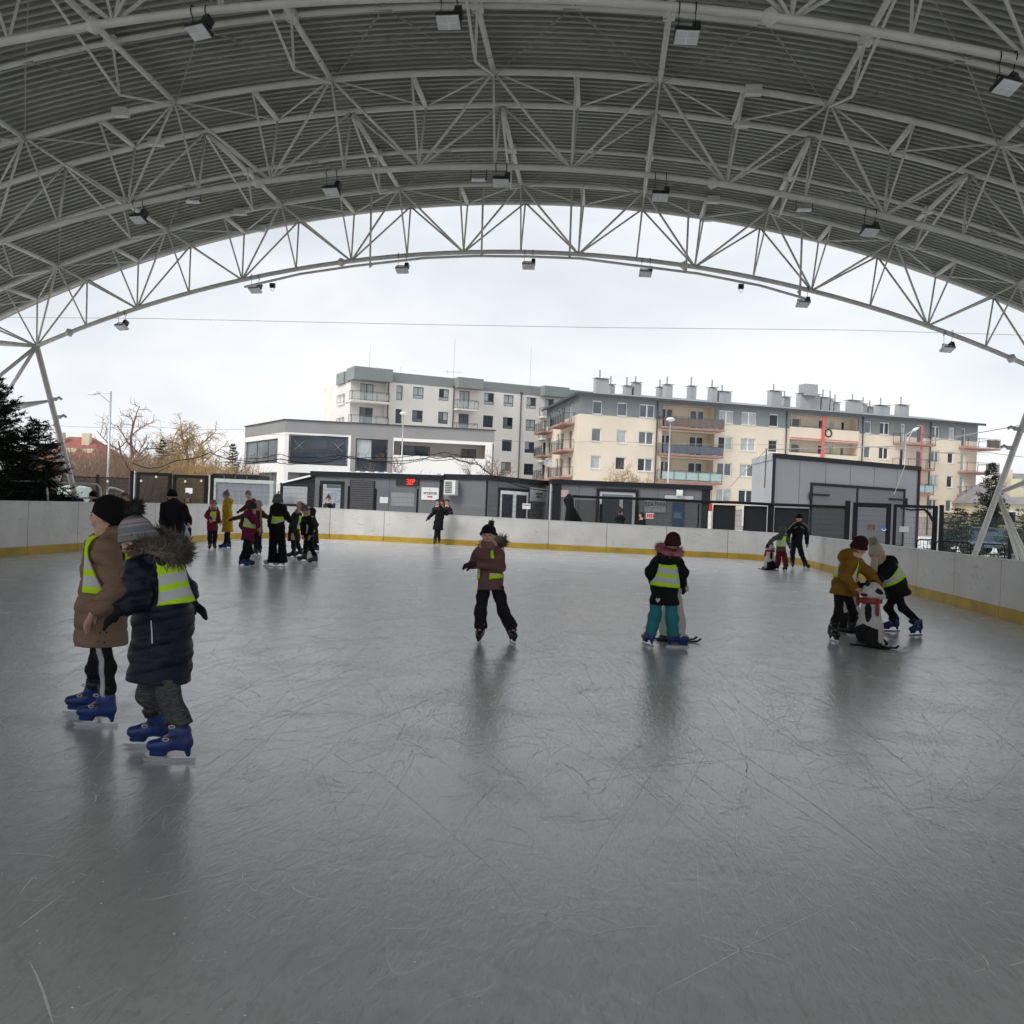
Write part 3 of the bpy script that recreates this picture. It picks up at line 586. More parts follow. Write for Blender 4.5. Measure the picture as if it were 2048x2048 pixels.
# big loggia stack
for li, (u0, u1, z0, z1) in enumerate(lg):
    bk = fB.shift(-1.5)
    for k in range(4):
        zf, zc = (zrow[0]-.85-ST*k if k < 3 else .1), zrow[0]+1.62-ST*k
        drs = ([(.06, .31), (.64, .92)] if li == 0 else [(.01, .26), (.52, .62), (.68, .75), (.86, .92)])
        dh = [(u0+(u1-u0)*a, u0+(u1-u0)*c, zf+.06, zf+2.2) for a, c in drs]
        b = MB(); wall(b, bk, u0, u1, zf, zc, dh, .12)
        for a, c in (((u0, zf), (u1, zf)), ((u1, zf), (u1, zc)), ((u1, zc), (u0, zc)), ((u0, zc), (u0, zf))): b.quad(fB.pt(*a, -.2), fB.pt(*c, -.2), fB.pt(*c, -1.5), fB.pt(*a, -1.5))
        lo = b.build('loggia', M['b_wall'], bb)
        for h in dh: window(bb, bk, h, M['pvc'], .1, 2 if h[1]-h[0] > 1 else 1, 0, .1, random.choice(['pane_mid', 'pane_dark', 'pane_light', 'pane_blue']), name='balcony_door', wide_mull=True)
        if k == 3: continue
        if li == 0:
            ua_, ub_ = u0-.45, u1+.55
            s = MB(); fbox(s, fB, ua_, ub_, zf-.22, zf-.06, .003, 1.2, 0); fbox(s, fB, ua_+.01, ub_-.01, zf-.06, zf+.0, .004, 1.19, 1); sl = s.build('balcony', [M['b_red'], M['m_grey']], bb)
            fills = [mat('reed_screen', (.25, .19, .165), .9, 0, .3, 8, stretch=(6, 6, .3)), mat('slate_screen', (.16, .18, .23), .8, 0, .3, 8, stretch=(6, 6, .3)), M['glass_green']]
            railing(sl, fB, ua_+.05, ub_-.05, zf, 1.12, 1.1, k < 2, fills[k])
        else:
            s = MB(); fbox(s, fB, u0-.1, u1-.02, zf-.35, zf+1.0, .003, .16); pa = s.build('parapet', M['b_wall'], bb)
            g = MB(); fbox(g, fB, u0-.05, u1-.1, zf-.28, zf-.18, .162, .19); g.build('parapet_stripe', M['b_pink'], pa)
            g = MB(); g.tube([fB.pt(u0, zf+1.12, .1), fB.pt(u1-.1, zf+1.12, .1)], .03, 5); g.build('handrail', M['rail'], pa)
u = Fu(1643); b = MB(); fbox(b, fB, u-.18, u+.2, 2.5, zrow[0]+1.55, .2, .34); b.build('pillar', M['b_pink'], bb)
u = Fu(1831); b = MB(); fbox(b, fB, u-.07, u+.08, 4.0, zrow[0]+1.3, 1.0, 1.14); b.build('pillar', M['b_pink'], bb)
w_ = MB(); c = fB.pt(Fu(1655, 862), zrow[0]-.3, .2); w_.tube([c+fB.t*.42*cos(a)+V(0, 0, .42*sin(a)) for a in np.linspace(0, 2*pi, 17)], .09, 5); w_.build('door_wreath', mat('dark_wreath', (.05, .04, .03), .9), bb)
# open balconies: third stack, right corner stack, left side stacks
for k in range(3):
    zf = zrow[0]-.85-ST*k
    for nm, f, x0, x1, o1, fill in (('mid', fB, 1786, 1857, 1.3, [M['bal'] if 'bal' in M else None, None, mat('pale_blue_screen', (.36, .46, .50), .7, 0, .2, 6)][k]), ('corner', fB, 1918, 1983, 1.5, [mat('dark_reed', (.13, .10, .085), .9, 0, .3, 8), mat('grey_reed', (.24, .20, .17), .9, 0, .3, 8), mat('dark_mesh', (.06, .065, .065), .8, 0, .4, 9)][k])):
        a, c = Fu(x0), Fu(x1)
        s = MB(); fbox(s, f, a, c, zf-.22, zf-.05, .003 if nm == 'mid' else -2.0, o1, 0); sl = s.build('balcony', M['b_red'], bb)
        ra = railing(sl, f, a+.04, c-.04, zf-.05, o1-.06, 1.1, False, None, back=0 if nm == 'mid' else -2.0)
        if fill:
            p = MB(); fbox(p, f, (a+.05) if nm == 'mid' else fB.L+.1, c-.08, zf+.06, zf+.95, o1-.11, o1-.09); p.build('railing_infill', fill, ra)
    for x0, x1, dark in ((1084, 1107, k == 1), (1117, 1150, k == 0)):
        a, c = fBL.sz(x0+6, 860)[0], fBL.sz(x1-1, 860)[0]
        s = MB(); fbox(s, fBL, a, c, zf-.22, zf-.05, .003, 1.35); sl = s.build('balcony', M['b_red'], bb)
        railing(sl, fBL, a+.04, c-.04, zf-.05, 1.3, 1.1, not dark, M['pane_dark'] if dark else None, step=.2)
for px in (1312, 1571, 1724, 1860):
    u = Fu(px); d = MB(); d.tube([fB.pt(u, .1, .12), fB.pt(u, ZE-.1, .12)], .075, 6); d.build('downpipe', M['pipe'], bb)
# hipped roof with gutter
rf = MB(); ov = .55; e0, e1 = fB.pt(-ov, ZE, ov), fB.pt(fB.L+ov, ZE, ov); g0, g1 = fB.pt(fB.L+ov, ZE, -14), fBL.pt(-.5, ZE, .5)
r0, r1 = fB.pt(9, ZE+1.25, -7), fB.pt(fB.L-1, ZE+1.25, -7)
rf.quad(e0, e1, r1, r0); rf.add([e1, g0, r1], [(0, 1, 2)]); rf.add([g1, e0, r0], [(0, 1, 2)]); rf.add([g0, g1, r0, r1], [(0, 1, 2, 3)]); rf.add([e0, e1, g0, g1], [(3, 2, 1, 0)])
ro = rf.build('roof', M['b_roof'], bb)
gt = MB(); fbox(gt, fB, -ov, fB.L+ov, ZE-.2, ZE+.06, ov+.003, ov+.16); fbox(gt, fBL, -.3, fBL.L+.4, ZE-.2, ZE+.05, .5, .64); gt.build('gutter', M['pipe'], ro)
for i, (x0, y0, x1, y1) in enumerate(((1192, 755, 1219, 783), (1219.5, 767, 1231, 783), (1251, 769.5, 1265, 783), (1267.5, 763, 1284, 784), (1318, 772, 1330, 785), (1331.5, 767, 1346.5, 787), (1380, 770, 1394, 791), (1422, 773, 1436, 793), (1438, 781, 1464, 792),
        (1542, 780, 1565, 800), (1567, 792, 1582, 803), (1600, 786, 1642, 811), (1643, 793, 1660, 812), (1661, 796, 1668, 813), (1669, 803, 1681, 814), (1699, 799, 1725, 819), (1726, 806, 1736, 820), (1738, 812, 1752, 822), (1756, 809, 1781, 826), (1798, 808, 1819, 830))):
    fr = fB.shift(-5.0 if i not in (1, 4, 10, 16, 17) else -7.0); u0, u1, z0, z1 = fr.rect(x0, y0, x1, y1); z1 -= .22; u0, u1 = u0+.06, u1-.06
    b = MB(); fbox(b, fr, u0, u1, ZE+.1, z1, -.9, .0); ch = b.build('chimney', M['chim'], ro)
    b = MB(); fbox(b, fr, u0-.12, u1+.12, z1+.1, z1+.16, -1.05, .15); ch_ = b.build('chimney_cap', M['metal'], ch)
    b = MB(); b.tube([fr.pt(u0*.65+u1*.35, z1+.15, -.4), fr.pt(u0*.65+u1*.35, z1+.85+random.random()*.4, -.4)], .09, 6); b.build('flue_pipe', M['metal'], ch)
fr = fB.shift(-4.4); u0, u1, z0, z1 = fr.rect(1611, 768, 1636, 786); b = MB(); fbox(b, fr, u0, u1, z0-.3, z1, -1.4, 0); b.build('ventilation_unit', M['metal'], ro)
b = MB(); c = fB.pt(Fu(1440, 960), 3.9, 1.6); b.lathe(c, [(.02, -.08), (.38, -.02), (.46, .05), (.44, .06), (.02, -.04)], 14, ax=(fB.t, V(0, 0, 1), fB.n)); b.build('satellite_dish', M['metal'], bb)
b = MB(); c = fBL.pt(fBL.sz(1122, 925)[0], fBL.sz(1122, 926)[1], 1.5); b.lathe(c, [(.02, -.08), (.42, -.02), (.52, .06), (.5, .07), (.02, -.04)], 14, ax=(fB.t, V(0, 0, 1), fB.n)); b.build('satellite_dish', M['white'], bb)
# ---------------------------------------------------------------- far houses
M['redroof'] = mat('red_tiles', (.30, .105, .085), .85, 0, .2, 1.2); M['cream'] = mat('cream_render', (.58, .52, .38), .9, 0, .1, .5); M['slateroof'] = mat('grey_tiles', (.24, .24, .25), .85, 0, .25, .8)
def house(name, label, px0, px1, dep, zw, zr, wm, rm, wdep=11, hip=2.5, nwin=4):
    f = fac_px(px0, dep, px1, dep); t = thing(name, f.pt(f.L/2, 0), label, 'house')
    b = MB(); fbox(b, f, 0, f.L, 0, zw, -wdep, 0); b.build('wall', wm, t)
    r = MB(); e = .5; A_, B_, C_, D_ = f.pt(-e, zw, e), f.pt(f.L+e, zw, e), f.pt(f.L+e, zw, -wdep-e), f.pt(-e, zw, -wdep-e); P, Q = f.pt(hip, zr, -wdep/2), f.pt(f.L-hip, zr, -wdep/2)
    r.quad(A_, B_, Q, P); r.quad(C_, D_, P, Q); r.add([B_, C_, Q], [(0, 1, 2)]); r.add([D_, A_, P], [(0, 1, 2)]); r.add([A_, B_, C_, D_], [(3, 2, 1, 0)]); ro = r.build('roof', rm, t)
    for k in range(2):
        c = MB(); u = f.L*(.3+.35*k); fbox(c, f, u-.6, u+.6, (zw+zr)/2-.2, zr+.5, -wdep*.35-.5, -wdep*.35+.5); c.build('chimney', M['cream'], ro)
    for k in range(nwin):
        u = f.L*(k+.5)/nwin; h = (u-.55, u+.55, zw-2.1, zw-.8); w = MB(); fbox(w, f, h[0], h[1], h[2], h[3], .004, .05); wo = w.build('window', M['pvc'], t); p = MB(); fbox(p, f, h[0]+.1, h[1]-.1, h[2]+.1, h[3]-.1, .051, .06); p.build('pane', M['pane_dark'], wo)
    for k in range(2):
        d = MB(); u = f.L*(.55+.22*k); fbox(d, f, u-.8, u+.8, zw+.6, zw+1.9, -wdep*.36, -wdep*.14); d.build('dormer', M['cream'], ro)
    return t
house('house', 'cream house with red tiled roof beyond the left trees', 40, 196, 150, 6.0, 9.9, M['cream'], M['redroof'], 14, 4)
house('house', 'low house with grey snow-dusted roof behind the right canopy leg', 1972, 2110, 110, 4.0, 6.5, M['cream'], M['slateroof'], 11, 2)
house('house', 'grey roofed house at the far right edge', 1990, 2150, 170, 6.0, 11.0, M['cream'], M['slateroof'], 12, 4)
# ================================================================== cabins, garage, fence, street things
M['cab'] = mat('grey_sandwich_panel', (.13, .135, .145), .55, 0, .06, .7)
M['cab_dark'] = mat('anthracite_trim', (.014, .015, .018), .6, spec=.2)
M['cab_side'] = mat('pale_panel_and_lit_side', (.40, .41, .43), .55, 0, .06, .7)
M['paper'] = mat('printed_sheet', (.66, .66, .66), .7, 0, .06, 9)
M['ink'] = mat('black_print', (.012, .012, .012), .7); M['redprint'] = mat('red_print', (.55, .03, .02), .7); M['blueprint'] = mat('blue_print', (.03, .10, .32), .6)
def text(par, f, s, u, z, off, size, m, name='lettering', wide=1.0):
    cu = bpy.data.curves.new(name, 'FONT'); cu.body = s; cu.size = size; cu.align_x = 'CENTER'; cu.align_y = 'CENTER'; cu.extrude = .004; cu.offset = size*.025; cu.resolution_u = 2; cu.space_character = 1.05
    tmp = bpy.data.objects.new('tmp', cu); COL.objects.link(tmp); dg = bpy.context.evaluated_depsgraph_get(); dg.update()
    me = bpy.data.meshes.new_from_object(tmp.evaluated_get(dg)); bpy.data.objects.remove(tmp); bpy.data.curves.remove(cu)
    co = np.zeros(len(me.vertices)*3); me.vertices.foreach_get('co', co); co = co.reshape(-1, 3)
    org = ORG[par]; p = np.array([f.pt(u+c[0]*wide, z+c[1], off+c[2]) for c in co])-org
    me.vertices.foreach_set('co', p.ravel()); me.materials.clear(); me.materials.append(m); me.update()
    o = bpy.data.objects.new(name, me); COL.objects.link(o); o.parent = par; ORG[o] = org; return o
def plate(par, f, r, m, name, off=.02, t=.02):
    b = MB(); fbox(b, f, r[0], r[1], r[2], r[3], off, off+t); return b.build(name, m, par)
def cabin(name, label, f, z1, dep=2.6, side=None, seams=1.15, fascia=.24):
    t = thing(name, f.pt(f.L/2, 0), label, 'cabin')
    b = MB(); fbox(b, f, 0, f.L, 0, z1-fascia, -dep, 0); b.build('body', M['cab'], t)
    b = MB(); fbox(b, f, -.08, f.L+.08, z1-fascia, z1, -dep-.05, .10); b.build('roof_fascia', M['cab_dark'], t)
    for u in (0.001, f.L-.14): b = MB(); fbox(b, f, u, u+.139, .02, z1-fascia-.002, .001, .035); b.build('corner_trim', M['cab_dark'], t)
    n = int(f.L/seams)
    for k in range(1, n): b = MB(); u = f.L*k/n; fbox(b, f, u-.006, u+.006, .05, z1-fascia-.01, .0005, .006); b.build('panel_seam', M['cab_dark'], t)
    return t
def frame_rect(par, f, r, w, m, name, o0=.002, o1=.05, bottom=True):
    b = MB(); u0, u1, z0, z1 = r
    fbox(b, f, u0, u0+w, z0, z1, o0, o1); fbox(b, f, u1-w, u1, z0, z1, o0, o1); fbox(b, f, u0+w, u1-w, z1-w, z1, o0, o1-.002)
    if bottom: fbox(b, f, u0+w, u1-w, z0, z0+w, o0, o1-.002)
    return b.build(name, m, par)
# ---- cabin with the thermometer
f1 = fac_px(623, 48.6, 884, 47.0); z1 = f1.sz(750, 946)[1]
c1 = cabin('ticket_cabin', 'grey cabin with red temperature display and exit sign behind the boards', f1, z1)
r = f1.rect(640, 962, 688, 1012); r = (r[0], r[1], .1, r[3]); frame_rect(c1, f1, r, .16, M['cab_dark'], 'door_frame')
dr = plate(c1, f1, (r[0]+.16, r[1]-.16, .1, r[3]-.16), M['cab_side'], 'door', .002, .03); q = f1.rect(655, 980, 682, 1006); plate(dr, f1, q, mat('poster', (.30, .33, .40), .5, 0, .35, 7), 'poster', .035, .006); q2 = f1.rect(654, 968, 682, 976); plate(dr, f1, q2, M['pane_mid'], 'door_light', .035, .01)
r = f1.rect(700, 961, 749, 1015); r = (r[0], r[1], .1, r[3]); sh = plate(c1, f1, r, M['cab_dark'], 'roller_shutter', .002, .05)
for k in range(22): b = MB(); z = r[2]+(r[3]-r[2])*k/22; fbox(b, f1, r[0]+.04, r[1]-.04, z+.004, z+.09, .052, .062); b.build('slat', M['pipe'], sh)
r = f1.rect(793, 957, 838, 971); dsp = plate(c1, f1, r, M['ink'], 'temperature_display', .01, .08)
M['led'] = mat('led_red', (.8, .02, .01), .5, 0, 0, emit=(1, .03, .012, 1.3))
def seven(par, f, u, z, w, h, segs, off):
    t = w*.17; b = MB(); S = {'a': (u, u+w, z+h-t, z+h), 'g': (u, u+w, z+h/2-t/2, z+h/2+t/2), 'd': (u, u+w, z, z+t), 'f': (u, u+t, z+h/2, z+h), 'b': (u+w-t, u+w, z+h/2, z+h), 'e': (u, u+t, z, z+h/2), 'c': (u+w-t, u+w, z, z+h/2)}
    for i, k in enumerate(segs): a = S[k]; fbox(b, f, *a, off, off+.008+.0006*i)
    b.build('digit', M['led'], par)
q = f1.rect(814.5, 958.8, 837, 969.2); H_ = q[3]-q[2]; wd = H_*.52
seven(dsp, f1, q[0], q[2], wd, H_, 'abcdg', .095); seven(dsp, f1, q[0]+wd*1.45, q[2], wd, H_, 'abcdefg', .095)
b = MB(); fbox(b, f1, q[0]+wd*1.12, q[0]+wd*1.32, q[2], q[2]+.06, .095, .104); b.build('decimal_point', M['led'], dsp)
u = q[0]+wd*2.75; zc = q[3]-.055
b = MB(); b.tube([f1.pt(u+.055*cos(a), zc+.055*sin(a), .1) for a in np.linspace(0, 2*pi, 13)], .016, 4); b.build('degree_mark', M['led'], dsp)
r = f1.rect(843.5, 975, 878, 1000); sg = plate(c1, f1, r, M['paper'], 'exit_sign', .03, .02); uc = (r[0]+r[1])/2; hh = r[3]-r[2]
text(sg, f1, 'WYJŚCIE', uc, r[3]-hh*.47, .055, hh*.245, M['ink'], wide=1.12)
b = MB(); zc = r[3]-hh*.74; fbox(b, f1, uc-.13, uc+.05, zc-.028, zc+.028, .052, .06); b.add([f1.pt(uc+.05, zc-.065, .06), f1.pt(uc+.15, zc, .06), f1.pt(uc+.05, zc+.065, .06)], [(0, 1, 2)]); b.build('arrow', M['redprint'], sg)
b = MB(); fbox(b, f1, uc-.03, uc, r[3]-hh*.2, r[3]-hh*.12, .052, .058); b.build('emblem', M['ink'], sg)
rs = MB(); 
for k in range(15): u = f1.L*k/14.; rs.box(f1.pt(u, z1+.035, .02), (.06, .09, .035), f1.ax)
rs.box(f1.pt(f1.L/2, z1+.012, -1.2), (f1.L/2+.05, 1.3, .011), f1.ax); rs.build('snowy_roof_sheet', M['snow'], c1)
# annex with a lean-to roof on the left
fa = fac_px(560, 49.5, 622, 48.8); ax_ = thing('lean_to_annex', fa.pt(fa.L/2, 0), 'low dark annex with sloping roof left of the thermometer cabin', 'annex')
zl, zr_ = fa.sz(561, 967)[1], fa.sz(621, 951)[1]
b = MB(); b.hexa([fa.pt(0, 0), fa.pt(fa.L, 0), fa.pt(fa.L, 0, -2.4), fa.pt(0, 0, -2.4), fa.pt(0, zl-.05), fa.pt(fa.L, zr_-.05), fa.pt(fa.L, zr_-.05, -2.4), fa.pt(0, zl-.05, -2.4)]); b.build('body', M['cab_dark'], ax_)
b = MB(); b.hexa([fa.pt(-.1, zl-.05, .12), fa.pt(fa.L, zr_-.05, .12), fa.pt(fa.L, zr_-.05, -2.5), fa.pt(-.1, zl-.05, -2.5), fa.pt(-.1, zl+.03, .12), fa.pt(fa.L, zr_+.03, .12), fa.pt(fa.L, zr_+.03, -2.5), fa.pt(-.1, zl+.03, -2.5)]); b.build('roof', M['snow'], ax_)
r = fa.rect(567, 973, 615, 1008); plate(ax_, fa, r, M['cab_side'], 'panel', .004, .03)
# air conditioner on the right side wall
p = at_d(904, 975, 46.6); ac = thing('air_conditioner', p, 'pale air conditioning unit on the side of the thermometer cabin', 'air conditioner')
b = MB(); b.box(p, (.27, .40, .33), f1.ax); b.build('casing', M['white'], ac)
for k in range(7): b = MB(); b.box(p+f1.n*.41+V(0, 0, .24-.08*k)+f1.t*-.05, (.17, .006, .02), f1.ax); b.build('louvre', M['ink'], ac)
b = MB(); b.bar(p+V(0, 0, -.36)-f1.t*.4, p+V(0, 0, -.36)+f1.t*.3, .05); b.build('bracket', M['metal'], ac)
# ---- rental cabin
f2 = fac_px(971, 46, 1101, 52.5); z2 = f2.sz(1030, 955.5)[1]
c2 = cabin('rental_cabin', 'grey cabin with white double door and equipment rental sign', f2, z2)
r = f2.rect(996, 977, 1057, 1036); r = (r[0], r[1], .1, r[3]); frame_rect(c2, f2, r, .13, M['cab_dark'], 'door_frame')
for k in (0, 1):
    w = (r[1]-r[0]-.26)/2; u0 = r[0]+.13+w*k; d = frame_rect(c2, f2, (u0+.004, u0+w-.004, .15, r[3]-.13), .17, M['pvc'], 'door', .004, .045); plate(d, f2, (u0+.17, u0+w-.17, .32, r[3]-.3), M['pane_dark'], 'pane', .006, .02)
r = f2.rect(1058.5, 976, 1093.5, 1003); sg = plate(c2, f2, r, M['paper'], 'rental_sign', .03, .02); hh = r[3]-r[2]; uc = (r[0]+r[1])/2
text(sg, f2, 'WYPOŻYCZALNIA', uc, r[3]-hh*.44, .055, hh*.19, M['ink'], wide=.78); text(sg, f2, 'SPRZĘTU', uc, r[3]-hh*.66, .055, hh*.21, M['ink'])
b = MB(); fbox(b, f2, uc-.04, uc, r[3]-hh*.2, r[3]-hh*.1, .052, .058); fbox(b, f2, uc-.06, uc+.06, r[3]-hh*.9, r[3]-hh*.86, .052, .058); b.build('emblem', M['ink'], sg)
# ---- cloakroom cabin
f3 = fac_px(1105, 49, 1420, 49.2); z3 = f3.sz(1260, 964.5)[1]
c3 = cabin('cloakroom_cabin', 'long grey cloakroom cabin with black trim and wide glazed door', f3, z3, 3.0)
for px0, px1 in ((1105, 1122), (1404, 1420)): r = f3.rect(px0, 970, px1, 1000); plate(c3, f3, (r[0]+.002, r[1], .03, z3-.25), M['cab_dark'], 'corner_cladding', .036, .02)
r = f3.rect(1192, 978, 1276, 1040); r = (r[0], r[1], .1, r[3]); frame_rect(c3, f3, r, .15, M['cab_dark'], 'entrance_frame', .002, .09)
fr_ = frame_rect(c3, f3, (r[0]+.15, r[1]-.15, .15, r[3]-.15), .13, M['cab_side'], 'entrance_door', .004, .05); mid_ = (r[0]+r[1])/2
plate(fr_, f3, (r[0]+.28, mid_+.1, .3, r[3]-.55), M['pane_dark'], 'pane', .01, .02); plate(fr_, f3, (mid_+.3, r[1]-.28, .3, r[3]-.55), M['pane_dark'], 'pane', .01, .02); plate(fr_, f3, (mid_+.12, mid_+.28, .3, r[3]-.5), M['cab_side'], 'mullion', .01, .03); plate(fr_, f3, (r[0]+.28, r[1]-.28, r[3]-.5, r[3]-.29), M['pane_mid'], 'fanlight', .01, .02)
r = f3.rect(1289, 1000, 1331, 1025); sg = plate(c3, f3, r, mat('grey_sign', (.28, .285, .29), .7), 'cloakroom_sign', .036, .015); text(sg, f3, 'SZATNIA', (r[0]+r[1])/2, r[3]-.22, .056, .25, M['ink'])
r = f3.rect(1121, 980, 1137.5, 994); sg = plate(c3, f3, r, mat('pink_sign', (.42, .30, .30), .7, 0, .3, 9), 'small_red_sign', .036, .015)
r = f3.rect(1329, 991.5, 1386, 998); plate(c3, f3, r, M['cab_side'], 'lintel_board', .036, .03)
r = f3.rect(1345, 1006, 1368, 1040); plate(c3, f3, (r[0], r[1], .1, r[3]), mat('blue_door', (.02, .045, .12), .5), 'blue_door', .036, .03); q = f3.rect(1347, 1025, 1362, 1037); plate(c3, f3, q, mat('blue_notice', (.12, .16, .25), .6, 0, .4, 10), 'notice', .07, .006)
p = f3.pt(f3.sz(1358, 986)[0], f3.sz(1358, 986)[1], .14); b = MB(); b.box(p, (.15, .09, .15), f3.ax); b.box(p+f3.n*.1, (.11, .02, .11), f3.ax); b.build('wall_lamp', M['white'], c3)
# ---- big grey garage
fg = fac_px(1543, 50, 1836, 56.8); fgl = fac_px(1502, 55.5, 1543, 50); zg = fg.sz(1543, 907)[1]
gar = thing('equipment_garage', fg.pt(fg.L/2, 0), 'tall grey panel garage with black trim and double doors on the right', 'garage')
b = MB(); b.quad(fg.pt(0, 0), fg.pt(fg.L, 0), fg.pt(fg.L, zg), fg.pt(0, zg), 0); b.quad(fgl.pt(0, 0), fgl.pt(fgl.L, 0), fgl.pt(fgl.L, zg), fgl.pt(0, zg), 1); b.quad(fg.pt(fg.L, 0), fg.pt(fg.L, 0, -7), fg.pt(fg.L, zg, -7), fg.pt(fg.L, zg), 0); b.add([fg.pt(0, zg), fg.pt(fg.L, zg), fg.pt(fg.L, zg, -7), fgl.pt(0, zg)], [(0, 1, 2, 3)], 0)
b.build('body', [mat('garage_panel', (.24, .245, .255), .5, 0, .06, .6), M['cab_side']], gar)  # left face is paler: its stronger sky light is put into the panel colour
b = MB(); fbox(b, fg, -.06, fg.L+.08, zg-.22, zg+.03, .002, .09); b.build('roof_fascia', M['cab_dark'], gar)
b = MB(); fbox(b, fgl, 0, fgl.L-.06, zg-.3, zg+.02, .002, .05); b.build('side_fascia', M['cab_side'], gar)
for u in (-.03, fg.L-.12): b = MB(); fbox(b, fg, u, u+.15, .02, zg-.221, .002, .08); b.build('corner_trim', M['cab_dark'], gar)
for k in range(1, 6): b = MB(); u = fg.L*k/6; fbox(b, fg, u-.008, u+.008, .02, zg-.23, .0005, .006); b.build('panel_seam', M['cab_dark'], gar)
r = fg.rect(1619, 968, 1808, 1060); r = (r[0], r[1], .05, (fg.sz(1619, 967)[1]+fg.sz(1808, 976)[1])/2); df = frame_rect(gar, fg, r, .14, M['cab_dark'], 'door_frame', .002, .07); um = fg.sz(1713, 1000)[0]
for a, c in ((r[0]+.14, um-.07), (um+.07, r[1]-.14)): plate(df, fg, (a+.005, c-.005, .1, r[3]-.15), M['cab'], 'door_leaf', .003, .03)
b = MB(); fbox(b, fg, um-.065, um+.065, .06, r[3]-.145, .003, .06); b.build('centre_post', M['cab_dark'], df)
for u, d in ((r[0], 1), (r[1], -1)): b = MB(); z = r[3]-.62; b.bar(fg.pt(u-.1*d, z, .09), fg.pt(u+1.45*d, z-.0, .09), .05, .1); b.bar(fg.pt(u-.08*d, z-.3, .09), fg.pt(u-.08*d, z+.1, .09), .1); b.build('hinge_bar', M['cab_dark'], df)
# ---------------------------------------------------------------- fence behind the far boards
fF = fac_px(60, 43.8, 1890, 37.0)
fence = thing('mesh_fence', fF.pt(fF.L/2, 0), 'black wire mesh fence and gates running behind the far boards', 'fence')
def cloth_mat(name, col, a): return glass_mat(name, col, a)
M['cloth'] = cloth_mat('windscreen_net', (.010, .010, .009), .62); M['cloth_thin'] = cloth_mat('green_net', (.012, .02, .016), .5); M['cloth'].node_tree.nodes['Principled BSDF'].inputs['Roughness'].default_value = .9; M['cloth_thin'].node_tree.nodes['Principled BSDF'].inputs['Roughness'].default_value = .9
M['wire'] = mat('fence_wire', (.05, .055, .055), .5)
def zt(px, py): return fF.sz(px, py)[1]
def FU(px): return fF.sz(px, 1000)[0]
def mesh_panel(px0, px1, z1, z0=.05, name='wire_panel', m=None, step=.055):
    u0, u1 = FU(px0), FU(px1); b = MB(); n = max(2, int((u1-u0)/step))
    for k in range(n+1): u = u0+(u1-u0)*k/n; b.bar(fF.pt(u, z0), fF.pt(u, z1), .0065)
    z = z0+.05
    while z < z1: b.bar(fF.pt(u0, z, .008), fF.pt(u1, z, .008), .008); z += .2
    return b.build(name, m or M['wire'], fence)
def post(px, z1, w=.08, m=None): b = MB(); u = FU(px); fbox(b, fF, u-w/2, u+w/2, 0, z1, -w/2, w/2); return b.build('post', m or M['black'], fence)
def cloth(px0, px1, z1, z0, m, wav=.03, off=.03, name='windscreen_cloth'):
    u0, u1 = FU(px0), FU(px1); n = 24; vs = []
    for k in range(n+1):
        u = u0+(u1-u0)*k/n; vs += [fF.pt(u, z0, off+.01*sin(k)), fF.pt(u, z1+wav*sin(k*1.9+px0)*.5+wav*.4*sin(k*.7), off+.012*sin(k*1.3))]
    return raw(name, vs, [(2*k, 2*k+2, 2*k+3, 2*k+1) for k in range(n)], m, fence)
def ragged_top(px0, px1, z1, r=.022):
    u0, u1 = FU(px0), FU(px1); n = 20; b = MB(); b.tube([fF.pt(u0+(u1-u0)*k/n, z1+.015*sin(k*1.7+px0), .03) for k in range(n+1)], [r*(1+.35*sin(k*2.1)) for k in range(n+1)], 6); return b.build('hem_roll', M['black'], fence, smooth=True)
for a, c in ((60, 121), (121, 194), (194, 257)): mesh_panel(a, c, 2.05); cloth(a, c, 2.08, .6, M['cloth']); ragged_top(a, c, 2.08)
for px in (121, 194): post(px, 2.2, .09)
zt1 = zt(300, 945)
def gate(px0, px1, z1, w=.13, name='gate', mesh=True, m=None):
    r = (FU(px0), FU(px1), .08, z1); g = frame_rect(fence, fF, r, w, M['black'], name, -.05, .05)
    if mesh: mesh_panel(px0+3, px1-3, z1-.05)
    return g
for px in (262, 267.5): post(px, zt1+.05, .11 if px < 265 else .035, M['black'] if px < 265 else M['alum'])
gate(272, 341, zt1); gate(345, 414, zt(380, 950)); cloth(274, 339, zt1-.1, .5, M['cloth'], 0); cloth(347, 412, zt(380, 950)-.12, .5, M['cloth'], 0)
post(418, zt(418, 950), .04, M['alum']); post(423, zt(423, 949), .11)
mesh_panel(425, 561, zt(490, 966)); post(561, zt(561, 965), .05)
mesh_panel(563, 640, zt(600, 968)); 
for px in (640, 697, 751, 835): post(px, zt(px, 972 if px < 700 else 977), .07)
mesh_panel(640, 697, zt(670, 972)); mesh_panel(751, 833, zt(800, 976)); mesh_panel(900, 970, zt(930, 1013))
mesh_panel(975, 1094, zt(1030, 988)); post(1100.5, zt(1100, 968), .06, M['alum']); mesh_panel(1120, 1150, zt(1130, 995)); mesh_panel(1285, 1425, zt(1350, 1001))
q = fF.rect(1045, 1007, 1061, 1018); nb = plate(fence, fF, q, M['paper'], 'notice', .02, .01); text(nb, fF, 'UWAGA', (q[0]+q[1])/2, q[3]-.07, .032, .07, M['ink']); 
q = fF.rect(760, 994, 776.5, 1006); plate(fence, fF, q, M['paper'], 'notice', .02, .01); q = fF.rect(781, 985, 826, 1012); plate(fence, fF, q, M['cab_side'], 'grey_board', -.12, .01)
q = fF.rect(372, 976, 386, 987); plate(fence, fF, q, M['paper'], 'notice', .04, .01)
